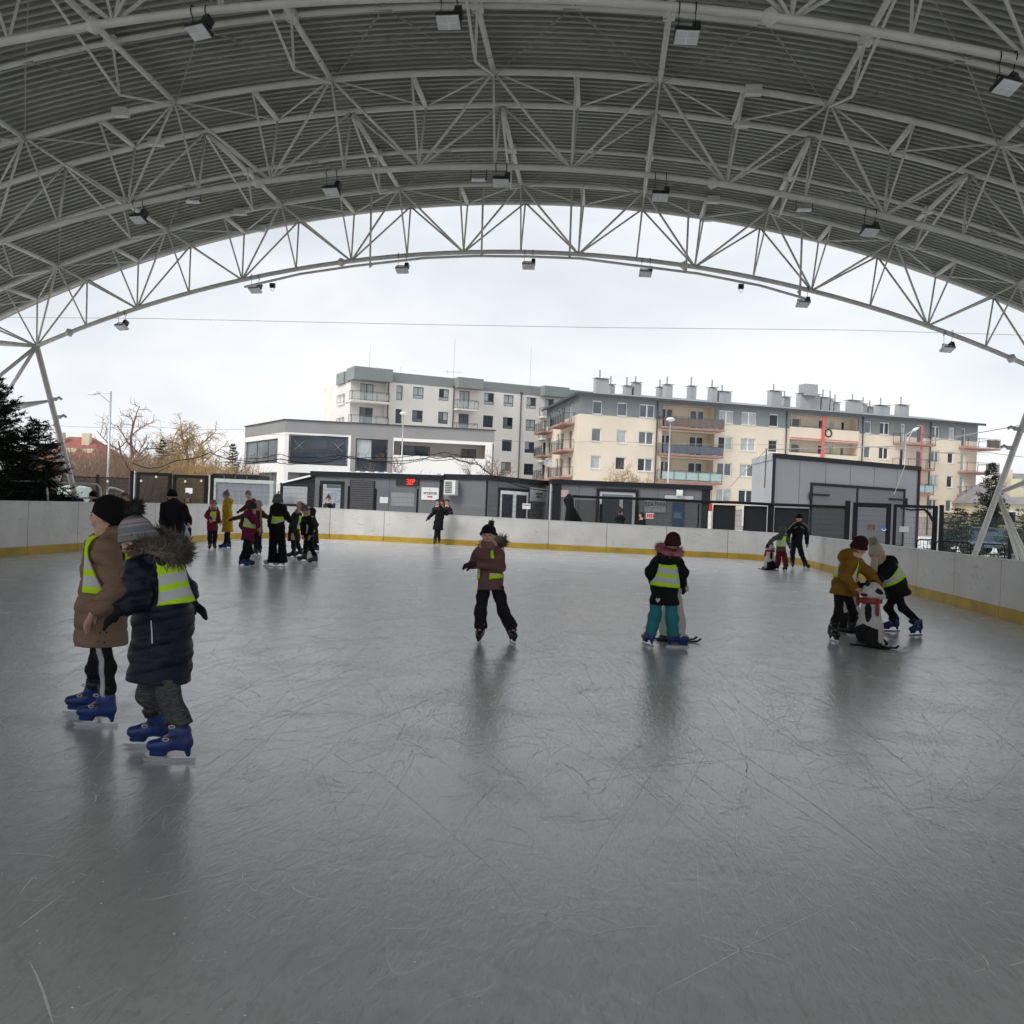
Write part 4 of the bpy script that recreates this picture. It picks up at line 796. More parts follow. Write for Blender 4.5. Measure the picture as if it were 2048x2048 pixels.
# right part: thick padded rail, dark panels, tall posts
rp_ = MB(); rail_pts = [(1145, 992.5), (1200, 995), (1300, 998), (1400, 1003), (1470, 1005), (1540, 1008.5), (1620, 1011.5), (1692, 1014.5)]
rp_.tube([fF.pt(*fF.sz(px, py), .05) for px, py in rail_pts], .055, 8); rp_.build('padded_rail', M['black'], fence, smooth=True)
for px in (1203, 1275, 1398, 1540, 1546): post(px, zt(px, 1008), .12 if px in (1203, 1275, 1540) else .06)
for px0, px1, py in ((1426, 1471, 1010), (1487, 1534, 1012), (1549, 1618, 1016)): q = fF.rect(px0, py, px1, py+40); plate(fence, fF, (q[0], q[1], .3, q[3]), M['cab_dark'], 'dark_panel', -.1, .03)
cloth(1620, 1692, zt(1650, 1014), .4, M['cloth'], 0); cloth(1150, 1200, zt(1175, 1000), .4, M['cloth'], 0); mesh_panel(1471, 1487, zt(1480, 1010)); mesh_panel(1620, 1692, zt(1650, 1015)); cloth(1203, 1425, zt(1300, 1000), .5, M['cloth_thin'], 0)
q = fF.rect(1418, 1009, 1424.5, 1022); plate(fence, fF, q, M['redprint'], 'red_plate', .03, .02); q = fF.rect(1416, 1022, 1423, 1048); plate(fence, fF, (q[0], q[1], .2, q[3]), M['white'], 'white_strip', .03, .02); q = fF.rect(1484, 1010, 1487, 1052); plate(fence, fF, q, M['white'], 'white_strip', .03, .02)
q = fF.rect(1292, 1026, 1308, 1037); po = plate(fence, fF, q, M['paper'], 'poster', .03, .01)
for k in range(4):
    b = MB(); fbox(b, fF, q[0]+.03+k*.075, q[0]+.085+k*.075, q[2]+.03, q[3]-.03, .042, .046); b.build('print_block', M['redprint'], po)
zg_ = zt(1700, 1003)
post(1696, zg_+.02, .18); post(1701, zg_-.02, .05, M['alum'])
gate(1707, 1783, zt(1745, 1006), .17); gate(1788, 1876, zt(1830, 1010), .11); post(1868, zt(1870, 1011), .06); post(1884, zt(1884, 1010), .14); post(1878, zt(1880, 1015), .05, M['alum'])
q = fF.rect(1733, 1049, 1750, 1060); plate(fence, fF, q, mat('dark_red_notice', (.10, .05, .04), .7, 0, .5, 12), 'notice', .03, .01); q = fF.rect(1762, 1052, 1773, 1063); bn = plate(fence, fF, q, M['blueprint'], 'blue_sign', .03, .01)
b = MB(); cxx, czz = (q[0]+q[1])/2, (q[2]+q[3])/2; b.tube([fF.pt(cxx+.07*cos(a), czz-.0+.07*sin(a), .045) for a in np.linspace(pi, 2*pi, 9)], .016, 4); b.build('sign_mark', M['white'], bn)
q = fF.rect(1798, 1053, 1816, 1064); plate(fence, fF, q, M['metal'], 'lock_box', .03, .08)
fl = [(1800, 1016), (1820, 1020), (1848, 1019), (1858, 1028), (1866, 1045), (1868, 1064)]
b = MB(); b.tube([fF.pt(*fF.sz(*p), .07) for p in fl], [.03, .035, .05, .06, .04, .03], 6); b.build('loose_net', M['black'], fence, smooth=True)
for a, c in ((1886, 2020), (2020, 2110)): mesh_panel(a, c, zt(1950, 1030)-.02); cloth(a, c, zt(1950, 1029), .9, M['cloth_thin']); ragged_top(a, c, zt(1950, 1029))
post(2023, zt(2023, 1026), .1)
for px, py in ((218, 962), (285, 961), (315, 953), (373, 962), (405, 961)):
    b = MB(); p = fF.pt(*fF.sz(px, py), .1); b.lathe(p, [(.02, .03), (.045, 0), (.05, -.05), (.02, -.07)], 8); b.build('bulb', M['white'], fence)
# hooded black cover thrown over a fence panel
b = MB(); c = [fF.pt(*fF.sz(px, py), .35) for px, py in ((1141, 988), (1139, 1000), (1142, 1015), (1148, 1046))]
b.tube(c, [.06, .22, .16, .38], 9); tag(b.build('black_tarpaulin', M['black'], origin=c[3]*[1, 1, 0], smooth=True), 'black tarpaulin bundled over the fence left of the cloakroom door', 'tarpaulin')
# ---------------------------------------------------------------- sagging ball-stop net
net = MB(); strands = [[(265, 925), (300, 937), (350, 922), (420, 905), (480, 921), (560, 918), (640, 925), (690, 912), (720, 917), (800, 922), (860, 914), (900, 912), (960, 930), (1000, 960), (1110, 985)],
           [(480, 918), (560, 908), (620, 915), (680, 910), (760, 915), (840, 908), (890, 904), (945, 914), (975, 945)], [(470, 924), (540, 921), (600, 928), (660, 918), (700, 914), (780, 926), (850, 918), (910, 918), (955, 925)], [(250, 922), (262, 942), (290, 950), (340, 932)]]
dn = 41.5
for k, st in enumerate(strands):
    P = [at_d(px, py, dn+.1*k) for px, py in st]; Q = []
    for i in range(len(P)-1):
        for j in range(6): t = j/6; Q.append(P[i]*(1-t)+P[i+1]*t+V(0, 0, -.10*sin(pi*t)*random.uniform(.3, 1)))
    Q.append(P[-1]); net.tube(Q, .014 if k else .018, 4)
top_ = [(480, 903), (600, 905), (690, 903), (790, 907), (900, 900), (960, 922), (1000, 958)]; bot_ = [(480, 924), (600, 930), (690, 916), (790, 929), (900, 920), (960, 934), (1000, 962)]
def li(L_, t):
    x = t*(len(L_)-1); i = min(len(L_)-2, int(x)); f_ = x-i; return np.array(L_[i])*(1-f_)+np.array(L_[i+1])*f_
for k in range(150):
    t = k/150; a = li(top_, t); c = li(bot_, min(1, t+random.uniform(-.03, .03))); net.tube([at_d(*a, dn), at_d(*((a+c)/2+np.random.default_rng(k).normal(0, 1.5, 2)), dn+.05), at_d(*c, dn)], .0035, 3)
tag(net.build('safety_net', M['black'], origin=at_d(700, 1060, dn)*[1, 1, 0]), 'black safety net sagging above the fence in front of the white building', 'net')
# ---------------------------------------------------------------- left stand: seats, handrails, wrapped pallet, trailer
M['seat'] = mat('blue_seat', (.018, .035, .14), .45, 0, .1)
for i, px in enumerate((22, 50, 68, 99, 116, 134, 152)):
    p = at_d(px, 1003, 25.5 if i < 3 else 27); t = thing('stadium_seat', (p[0], p[1], .75), 'blue stadium seat above the left boards, '+['first', 'second', 'third', 'fourth', 'fifth', 'sixth', 'seventh'][i]+' from the left', 'seat', 'blue stadium seats')
    b = MB(); zt_ = p[2]+.09; b.add([(p[0]-.19, p[1], zt_-.30), (p[0]+.19, p[1], zt_-.30), (p[0]+.2, p[1]+.03, zt_-.05), (p[0]+.15, p[1]+.04, zt_), (p[0]-.15, p[1]+.04, zt_), (p[0]-.2, p[1]+.03, zt_-.05), (p[0]-.19, p[1]+.05, zt_-.30), (p[0]+.19, p[1]+.05, zt_-.30), (p[0]+.2, p[1]+.08, zt_-.05), (p[0]+.15, p[1]+.09, zt_), (p[0]-.15, p[1]+.09, zt_), (p[0]-.2, p[1]+.08, zt_-.05)],
          [(0, 1, 2, 3, 4, 5), (11, 10, 9, 8, 7, 6)]+[(j, (j+1) % 6, 6+(j+1) % 6, 6+j) for j in range(6)]); b.build('backrest', M['seat'], t)
    b = MB(); b.box((p[0], p[1]-.2, zt_-.32), (.19, .2, .025)); b.build('seat_pan', M['seat'], t); b = MB(); b.box((p[0], p[1]-.05, (zt_-.34)/2), (.03, .03, (zt_-.34)/2)); b.build('leg', M['metal'], t)
def handrail(label, pts, d, r=.024):
    P = [at_d(px, py, d) for px, py in pts]; b = MB(); Q = []
    for i, p in enumerate(P):       # soften the bends
        if 0 < i < len(P)-1: Q += [p+(P[i-1]-p)*min(.45, .09/max(.01, np.linalg.norm(P[i-1]-p))), p+(P[i+1]-p)*min(.45, .09/max(.01, np.linalg.norm(P[i+1]-p)))]
        else: Q.append(p)
    b.tube(Q, r, 8); tag(b.build('handrail', M['alum'], origin=P[0]*[1, 1, 0], smooth=True), label, 'handrail', 'metal handrails by the left stand')
handrail('bent metal handrail sloping down beside the blue seats', [(106, 1008), (107, 978), (113, 969), (143, 990), (145, 1000)], 26.0)
handrail('long horizontal metal handrail behind the blue seats', [(105, 1000), (108, 965), (200, 969), (203, 1005)], 27.5)
handrail('metal handrail bent down in front of the dark spruce', [(20, 962), (93, 963), (97, 1008)], 24.5); handrail('short sloping handrail near the gate posts', [(214, 992), (215, 976), (224, 974), (248, 983)], 30)
handrail('low pale rail just above the blue seats', [(108, 995.5), (178, 996)], 27.8, .03)
p = at_d(150, 990, 40); b = MB()
b.lathe(p-V(0, 0, .4), [(.62, 0), (.68, .2), (.66, .5), (.60, .72), (.3, .78)], 14); tag(b.build('wrapped_bale', mat('pale_green_wrap', (.42, .50, .46), .5, 0, .25, 5, stretch=(4, 4, .3)), origin=p*[1, 1, 0]), 'pale green plastic-wrapped bale behind the handrails', 'bale')
ft = fac_px(424, 46, 546, 46.5); tr_ = thing('trailer', ft.pt(ft.L/2, 0), 'white framed trailer with grey side panel behind the skaters', 'trailer')
r = ft.rect(425, 955, 545, 1012); zt_ = (ft.sz(425, 956)[1]+ft.sz(545, 962)[1])/2; frame_rect(tr_, ft, (0, ft.L, .6, zt_), .17, mat('trailer_frame', (.50, .54, .50), .5), 'frame', .0, .1)
plate(tr_, ft, (.17, ft.L-.17, .77, zt_-.17), mat('trailer_panel', (.26, .27, .30), .6, 0, .1, 2, stretch=(5, 5, .2)), 'side_panel', .02, .03); b = MB(); fbox(b, ft, .001, ft.L-.001, .55, zt_-.001, -2.2, -.002); b.build('box', M['cab_side'], tr_)
for k in (0, 1): b = MB(); b.lathe(ft.pt(ft.L*(.35+.3*k), .3, .0), [(.1, -.1), (.3, -.1), (.3, .1), (.1, .1)], 14, ax=(ft.t, V(0, 0, 1), ft.n)); b.build('wheel', M['blackrub'], tr_)
fs_ = fac_px(424, 52, 515, 52); sk = thing('storage_container', fs_.pt(fs_.L/2, 0), 'dark flat-roofed container behind the white trailer', 'container'); b = MB(); fbox(b, fs_, 0, fs_.L, 0, fs_.sz(460, 948)[1], -2.4, 0); b.build('body', M['cab_dark'], sk)
for k in range(1, 4): b = MB(); u = fs_.L*k/4; fbox(b, fs_, u-.03, u+.03, .1, fs_.sz(460, 950)[1], .002, .03); b.build('rib', M['pipe'], sk)
# ---------------------------------------------------------------- crowd barriers at the right
for i, (x0, x1, y, d) in enumerate(((1834, 1869, 1079, 31), (1872, 1942, 1082, 30.5), (1946, 2010, 1087, 29.5))):
    P0, P1 = at_d(x0, y, d), at_d(x1, y+(x1-x0)*.06, d); t = thing('crowd_barrier', ((P0+P1)/2)*[1, 1, 0], ['crowd barrier in front of the open gate', 'crowd barrier left of the right canopy leg', 'crowd barrier right of the leg in front of the snow'][i], 'barrier', 'black crowd barriers')
    b = MB(); zt_ = P0[2]; P1[2] = zt_; dn_ = V(0, 0, zt_-.05); e = unit(P1-P0)*.08
    b.tube([P0-dn_, P0-V(0, 0, .1), P0-V(0, 0, .03)+e*.4, P0+e, P1-e, P1-V(0, 0, .03)-e*.4, P1-V(0, 0, .1), P1-dn_], .02, 8); b.tube([P0-V(0, 0, zt_-.22), P1-V(0, 0, zt_-.22)], .018, 6); b.build('frame', M['black'], t, smooth=True)
    n = int(np.linalg.norm(P1-P0)/.1)
    for k in range(1, n): c = P0+(P1-P0)*k/n; b = MB(); b.tube([c-V(0, 0, .02), c-V(0, 0, zt_-.22)], .007, 5); b.build('bar', M['black'], t)
# ---------------------------------------------------------------- street lamps and wires
def lamp_post(label, px, pyt, d, arm=None, head='arm', r=.07):
    T = at_d(px, pyt, d); B = V(T[0], T[1], 0); t = thing('street_lamp', B, label, 'street lamp', 'street lamps around the rink')
    b = MB(); b.tube([B, B+V(0, 0, 1.2), T], [r*1.25, r*1.2, r*.75], 8); b.build('pole', M['metal'], t, smooth=True)
    if head == 'arm':
        E_ = at_d(*arm, d); h = MB(); h.tube([T-V(0, 0, .08), T+(E_-T)*.55], r*.5, 6); h.tube([T-V(0, 0, .7), T+(E_-T)*.5-V(0, 0, .05)], r*.35, 6); h.build('arm', M['metal'], t)
        h = MB(); h.tube([T+(E_-T)*.5, T+(E_-T)*.7, E_], [.07, .13, .05], 8); h.build('lamp_head', M['lamp_reflector'], t, smooth=True)
    else:
        h = MB(); h.lathe(T, [(.05, -.12), (.30, -.02), (.32, .06), (.2, .16), (.02, .2)], 12); h.build('lamp_head', M['white'], t, smooth=True)
lamp_post('tall street lamp with a flat arm at the left before the bare tree', 222, 783, 60, (175, 788))
lamp_post('thin lamp post with mushroom head before the white building', 807, 828, 80, None, 'm', .06)
lamp_post('lamp post with domed head before the beige balconies', 1341, 840, 70, None, 'm', .055)
lamp_post('street lamp with curved arm before the right balconies', 1812, 868, 75, (1838, 855))
def wire(label, pts, d, r, sag=.0):
    P = [at_d(px, py, dd) for (px, py), dd in zip(pts, d)]; Q = []
    for i in range(len(P)-1):
        for j in range(8): t = j/8; Q.append(P[i]*(1-t)+P[i+1]*t-V(0, 0, sag*4*t*(1-t)))
    Q.append(P[-1]); b = MB(); b.tube(Q, r, 4); tag(b.build('overhead_wire', M['cable'], origin=P[0]), label, 'wire', 'overhead wires')
wire('long thin wire crossing the sky under the far arch', [(-60, 634), (300, 637), (850, 649), (1200, 655), (1700, 660), (2110, 672)], [44]*6, .012)
wire('thick cable rising to the right in front of the beige block', [(1445, 988), (1532, 900), (1545, 899), (1780, 893), (1900, 876), (2110, 838)], [46, 46, 46, 45, 44, 43], .022)
wire('looped cable between garage and gates', [(1786, 988), (1790, 984), (1820, 902), (1980, 905), (2110, 918)], [44]*5, .016, .05)
wire('pair of thin wires above the left trees', [(95, 850), (300, 853), (500, 858)], [62]*3, .012, .1); wire('thin wire across both apartment blocks', [(500, 866), (720, 869), (990, 880), (1200, 882), (1700, 888), (1980, 910)], [60]*6, .012, .12)
b = MB(); p0, p1 = at_d(1533, 899, 47.0), at_d(1529, 976, 47.0); b.tube([p0, p1], .03, 6); b.lathe(p0, [(.02, -.05), (.06, 0), (.02, .06)], 8); tag(b.build('cable_mast', M['pipe'], origin=p1), 'thin dark mast holding the cable in front of the garage', 'mast')
# ---------------------------------------------------------------- cars
def car(label, px, py, d, ang, col, L_=4.2):
    g = at_d(px, py, d); g = V(g[0], g[1], -.05); t = thing('parked_car', g, label, 'car', 'cars parked beyond the fence'); R = np.array(Matrix.Rotation(ang, 3, 'Z'))
    def P(x, y, z): return g+R@V(x, y, z)
    prof_ = [(-2.1, .45), (-2.12, .75), (-1.95, .95), (-1.45, 1.02), (-.95, 1.42), (.55, 1.46), (1.25, 1.02), (2.0, .88), (2.12, .6), (2.1, .35)]
    b = MB(); vs = []
    for s, w in ((-1, 1), (-1, 0), (1, 0), (1, 1)):
        for x, z in prof_: vs.append(P(x*L_/4.2, s*(.84 if w else .86)*(1 if z < 1.1 else .80), z))
    n = len(prof_); fs = [tuple(range(n)), tuple(range(3*n, 4*n))[::-1]]+[(i, i+1, 3*n+i+1, 3*n+i) for i in range(n-1)]+[(n-1, 0, 3*n, 4*n-1)]
    b.add(np.array(vs), fs); b.build('body', mat('car_paint', col, .25, .2, .03), t)
    for s in (-1, 1):
        w = MB(); w.add([P(-1.3, s*.80, 1.03), P(1.1, s*.80, 1.03), P(.5, s*.702, 1.40), P(-.9, s*.702, 1.38)], [(0, 1, 2, 3)]); o = w.build('side_window', M['pane_dark'], t)
        for v in o.data.vertices: v.co += Vector(tuple(R@V(0, s*.012, .004)))
        for x in (-1.3, 1.3): w = MB(); w.lathe(P(x, s*.78, .32), [(.12, -.1), (.32, -.1), (.32, .1), (.12, .1)], 14, ax=(R@V(1, 0, 0), V(0, 0, 1), R@V(0, 1, 0))); w.build('wheel', M['blackrub'], t)
    w = MB(); w.add([P(1.22, -.68, 1.055), P(1.22, .68, 1.055), P(.58, .62, 1.46), P(.58, -.62, 1.46)], [(0, 1, 2, 3)]); w.build('windscreen', M['pane_dark'], t); w = MB(); w.add([P(-1.43, -.68, 1.07), P(-1.43, .68, 1.07), P(-.97, .62, 1.42), P(-.97, -.62, 1.42)], [(0, 1, 2, 3)]); w.build('rear_window', M['pane_dark'], t)
    for s in (-1, 1): w = MB(); w.box(P(2.08, s*.6, .68), (.05, .16, .07), R.T); w.build('headlight', M['white'], t)
car('white car parked between the two cabins', 903, 1030, 66, 2.0, (.6, .61, .62)); car('blue-grey car behind the green net at the right', 1952, 1074, 52, .4, (.12, .17, .24)); car('dark car at the far right behind the fence', 2035, 1078, 54, .2, (.03, .035, .04))
# ================================================================== trees
M['bark'] = mat('bark', (.17, .14, .115), .95, 0, .25, 4); M['twig'] = mat('twig', (.20, .135, .095), .95, 0, .25, 2); M['willow'] = mat('willow_twig', (.36, .25, .115), .9, 0, .3, 1.0)
M['needle'] = mat('spruce_needle', (.014, .021, .014), .85, 0, .35, 3, spec=.2); M['birch'] = mat('birch_twig', (.27, .19, .155), .9, 0, .2, 1.5)
def bare_tree(name, label, base, hgt, spread=.55, levels=4, mt=None, trunk_r=None, seed=1, droop=0.0, nb=4, first=.3, group=None, cat='tree', min_r=.012):
    rnd = random.Random(seed); base = np.asarray(base, float); t = thing(name, base, label, cat, group); tr = MB(); cr = MB(); trunk_r = trunk_r or hgt*.022
    def branch(p, d, ln, r, lev):
        n = 4; pts = [p]; dd = d.copy()
        for i in range(n):
            dd = unit(dd+V(rnd.gauss(0, .13), rnd.gauss(0, .13), rnd.gauss(.05, .08)-droop*lev*.35)); pts.append(pts[-1]+dd*ln/n)
        rr = [max(min_r*.6, r*(1-.62*i/n)) for i in range(n+1)]
        (tr if lev == 0 else cr).tube(pts, rr, 6 if lev < 2 else 3, caps=False)
        if lev >= levels: return
        k = nb+(2 if lev == 0 else 0)+(2 if lev == levels-1 else 0)
        for j in range(k):
            f_ = (first if lev == 0 else .25)+(1-(first if lev == 0 else .25))*(j+.6*rnd.random())/k; i = min(n-1, int(f_*n)); q = pts[i]+(pts[i+1]-pts[i])*(f_*n-i)
            a = rnd.uniform(0, 2*pi) if lev == 0 else rnd.gauss(0, 1.1)+(j % 2)*pi; u = unit(np.cross(dd, V(0, 0, 1)+.01)); v = np.cross(u, dd)
            sd_ = u*cos(a)+v*sin(a); nd = unit(dd*(.75-.1*lev)+sd_*spread*(1.25-.1*lev)+V(0, 0, .16-droop*lev*.3)); branch(q, nd, ln*rnd.uniform(.42, .68)*(1.1 if lev == 0 else 1), max(min_r, r*.5), lev+1)
    branch(base, V(0, 0, 1), hgt*.62, trunk_r, 0)
    tr.build('trunk', M['bark'], t, smooth=True); cr.build('crown', mt or M['twig'], t); return t
def gat(px, d): p = at_d(px, 1000, d); return V(p[0], p[1], -.05)
bare_tree('bare_tree', 'tall bare tree with spreading branches behind the left street lamp', gat(232, 92), 9.4, .95, 4, M['twig'], .32, 3, 0, 4, .22, min_r=.022)
bare_tree('bare_tree', 'slender bare birch left of the willow', gat(308, 105), 7.4, .5, 4, M['birch'], .16, 8, .10, 5, .25, min_r=.018)
bare_tree('bare_tree', 'second bare birch crown beside the conifer', gat(322, 110), 7.0, .5, 4, M['birch'], .15, 12, .10, 5, .25, min_r=.018)
bare_tree('willow_tree', 'yellow-twigged bare willow left of the white commercial building', gat(405, 100), 8.4, .62, 4, M['willow'], .35, 5, .16, 6, .2, min_r=.022)
bare_tree('willow_tree', 'lower yellow willow shoots in front of the big willow', gat(385, 92), 5.4, .6, 4, M['willow'], .22, 15, .1, 6, .15, min_r=.02)
bare_tree('bare_tree', 'small round-crowned bare tree between the two cabins', gat(940, 56), 4.6, .75, 4, M['twig'], .07, 31, 0, 4, .55, min_r=.010)
bare_tree('bare_tree', 'little bare tree top above the thermometer cabin roof', gat(811, 62), 4.4, .75, 4, M['twig'], .07, 33, 0, 4, .5, min_r=.010)
bare_tree('bare_tree', 'bare bushy tree in front of the white building left corner', gat(512, 72), 4.4, .75, 4, M['twig'], .08, 35, 0, 4, .35, min_r=.011)
bare_tree('bare_tree', 'bare bush above the cloakroom roof in front of the beige wall', gat(1270, 66), 4.6, .8, 4, M['willow'], .09, 37, 0, 5, .35, min_r=.012)
def shrub(px, d, hgt, w, seed, mt, label):
    rnd = random.Random(seed); base = gat(px, d); t = thing('bare_shrub', base, label, 'shrub', 'bare shrubs behind the left fence'); b = MB()
    for k in range(230):
        a = rnd.uniform(0, 2*pi); r0 = rnd.random()**.6*w*.45; p = base+V(cos(a)*r0, sin(a)*r0, 0); d_ = unit(V(cos(a)*rnd.uniform(.1, .55), sin(a)*rnd.uniform(.1, .55), 1)); ln = hgt*rnd.uniform(.55, 1.05)
        m_ = p+d_*ln*.5+V(rnd.gauss(0, .12), rnd.gauss(0, .12), 0); e = m_+unit(d_+V(rnd.gauss(0, .25), rnd.gauss(0, .25), 0))*ln*.5; b.tube([p, m_, e], [.022, .016, .009], 3, caps=False)
        for j in range(3):
            q = p+(m_-p)*rnd.uniform(.4, 1) if j < 1 else m_+(e-m_)*rnd.uniform(0, .8); b.tube([q, q+unit(V(rnd.gauss(0, 1), rnd.gauss(0, 1), .9))*hgt*rnd.uniform(.12, .3)], [.012, .006], 3, caps=False)
    b.build('stems', mt, t)
    return t
names = ['brown bare shrub at the far left behind the canopy leg', 'pale brown shrub under the red roof', 'brown shrub left of the tall bare tree', 'wide reddish shrub at the foot of the street lamp', 'brown shrub right of the street lamp', 'brown shrub above the left gate', 'dense ochre shrub under the birches', 'ochre shrub left of the willow', 'ochre shrub under the willow', 'ochre shrub right of the willow', 'brown shrub beside the small conifer']
for i, (px, d, h, w, mt) in enumerate(((95, 70, 5.0, 5, 'twig'), (140, 76, 5.0, 5, 'birch'), (178, 66, 4.2, 5, 'twig'), (214, 62, 4.4, 6, 'twig'), (252, 68, 4.5, 5, 'twig'), (285, 72, 4.6, 5, 'twig'), (320, 70, 4.3, 5, 'willow'), (350, 72, 4.2, 5, 'willow'), (390, 70, 4.4, 5, 'willow'), (425, 74, 4.4, 5, 'willow'), (455, 78, 4.3, 4, 'twig'))):
    shrub(px, d, h, w, 50+i, M[mt], names[i])
def spruce(label, base, hgt, rad, seed, mt=None, dens=1.0, snow=False, nl=.10, full=True):
    rnd = np.random.default_rng(seed); base = np.asarray(base, float); t = thing('spruce_tree', base, label, 'tree', 'spruces around the rink')
    b = MB(); b.tube([base, base+V(0, 0, hgt*.5), base+V(0, 0, hgt)], [hgt*.018, hgt*.011, .012], 6); b.build('trunk', M['bark'], t)
    tw = []; br = MB(); ns = []; nf = []
    nw = int(hgt*5.2*dens)
    for w in range(nw):
        f_ = (w+.5)/nw; z = hgt*(.04+.95*f_); ln = rad*(1-f_)**.85*rnd.uniform(.75, 1.12)+.10; k = int(7+5*(1-f_))
        for j in range(k):
            a = rnd.uniform(0, 2*pi); up0 = .35*f_-.12+rnd.normal(0, .1); P = base+V(0, 0, z); Q = []
            for i in range(5):
                s = i/4; Q.append(P+V(cos(a)*ln*s, sin(a)*ln*s, up0*ln*s-.16*ln*s*s+.22*ln*s**3))
            br.tube(Q, [.018, .014, .011, .008, .005], 3, caps=False)
            twigs = max(3, int(ln*10*dens))
            for m_ in range(twigs):
                s = rnd.uniform(.12, 1); i = min(3, int(s*4)); c = Q[i]+(Q[i+1]-Q[i])*(s*4-i); dr_ = unit(Q[i+1]-Q[i]); sd_ = unit(np.cross(dr_, V(0, 0, 1)))*rnd.choice([-1, 1]); td = unit(dr_*.7+sd_*rnd.uniform(.3, 1)+V(0, 0, rnd.normal(-.08, .22))); tl = min(.42, .12+ln*.22)*rnd.uniform(.6, 1.1)
                tw.append((*c, *td, tl))
                if snow and rnd.random() < .05:
                    i0 = len(ns); ns += [c+V(-.1, -.08, .05), c+V(.12, -.05, .05), c+V(.1, .1, .06), c+V(-.08, .09, .05)]; nf.append((i0, i0+1, i0+2, i0+3))
    tw = np.repeat(np.array(tw), int(5*dens)+2, 0); n_ = len(tw); nrm = lambda a: a/np.maximum(1e-9, np.linalg.norm(a, axis=1, keepdims=True))
    o_ = tw[:, :3]+tw[:, 3:6]*(tw[:, 6]*rnd.random(n_))[:, None]; nd = nrm(tw[:, 3:6]*.8+rnd.normal(0, .75, (n_, 3))); wv = nrm(np.cross(nd, rnd.normal(0, 1, (n_, 3))))*nl*.17
    vs = np.stack([o_-wv, o_+wv, o_+nd*(nl*rnd.uniform(.7, 1.5, n_))[:, None]], 1).reshape(-1, 3); fs = np.arange(3*n_).reshape(-1, 3).tolist()
    br.build('branches', M['bark'], t); c = MB(); c.add(vs, fs); c.build('crown', mt or M['needle'], t)
    if ns: c = MB(); c.add(ns, nf); c.build('snow_patches', M['snow'], t)
def gat2(px, d): p = at_d(px, 1010, d); return V(p[0], p[1], 0)
spruce('large dark spruce cut by the left edge', gat2(-16, 25.0), 4.3, 1.7, 3, dens=1.9, nl=.075)
spruce('smaller dark spruce in front of the left canopy leg', gat2(72, 25.0), 3.25, 1.25, 5, dens=1.9, nl=.07)
spruce('small conifer beside the willow, left of the white building', gat(462, 84), 6.0, 1.3, 9, dens=.8, nl=.16); spruce('green conifer between birch and willow', gat(322, 88), 6.4, 1.7, 10, dens=.7, nl=.16)
spruce('small spruce behind the green net at the right', gat(1916, 42.5), 2.25, 1.3, 13, dens=1.2, snow=True, nl=.09); spruce('snow-dusted spruce beside the right end of the beige block', gat(1982, 100), 8.0, 2.3, 15, dens=.7, snow=True, nl=.24); spruce('dark spruce at the right edge behind the canopy leg', gat(2048, 46), 2.4, 1.5, 17, dens=1.0, snow=True, nl=.09)
# ================================================================== people (smoothly blended distance fields turned into meshes)
def rcone(P, a, b, r0, r1, sq=None):
    a = np.asarray(a, np.float32); b = np.asarray(b, np.float32)
    if sq is not None:      # flatten along a direction
        n, k = np.asarray(sq[0], np.float32), np.float32(sq[1]); q = P-a; q = q+((k-1)*(q@n))[:, None]*n; bb = b-a; bb = bb+(k-1)*(bb@n)*n
    else: q = P-a; bb = b-a
    L2 = max(1e-8, float(bb@bb)); t = np.clip((q@bb)/L2, 0, 1)
    return np.sqrt(((q-t[:, None]*bb)**2).sum(1))-(r0+(r1-r0)*t)
def smin(a, b, k):
    if k <= 0: return np.minimum(a, b)
    h = np.clip(.5+.5*(b-a)/k, 0, 1); return b+(a-b)*h-k*h*(1-h)
def union(P, prims, k=.03):
    d = None
    for p in prims:
        e = rcone(P, *p); d = e if d is None else smin(d, e, k)
    return d
def bounds(prims, pad):
    lo = np.min([np.minimum(np.asarray(p[0])-p[2], np.asarray(p[1])-p[3]) for p in prims], 0)-pad; hi = np.max([np.maximum(np.asarray(p[0])+p[2], np.asarray(p[1])+p[3]) for p in prims], 0)+pad; return lo, hi
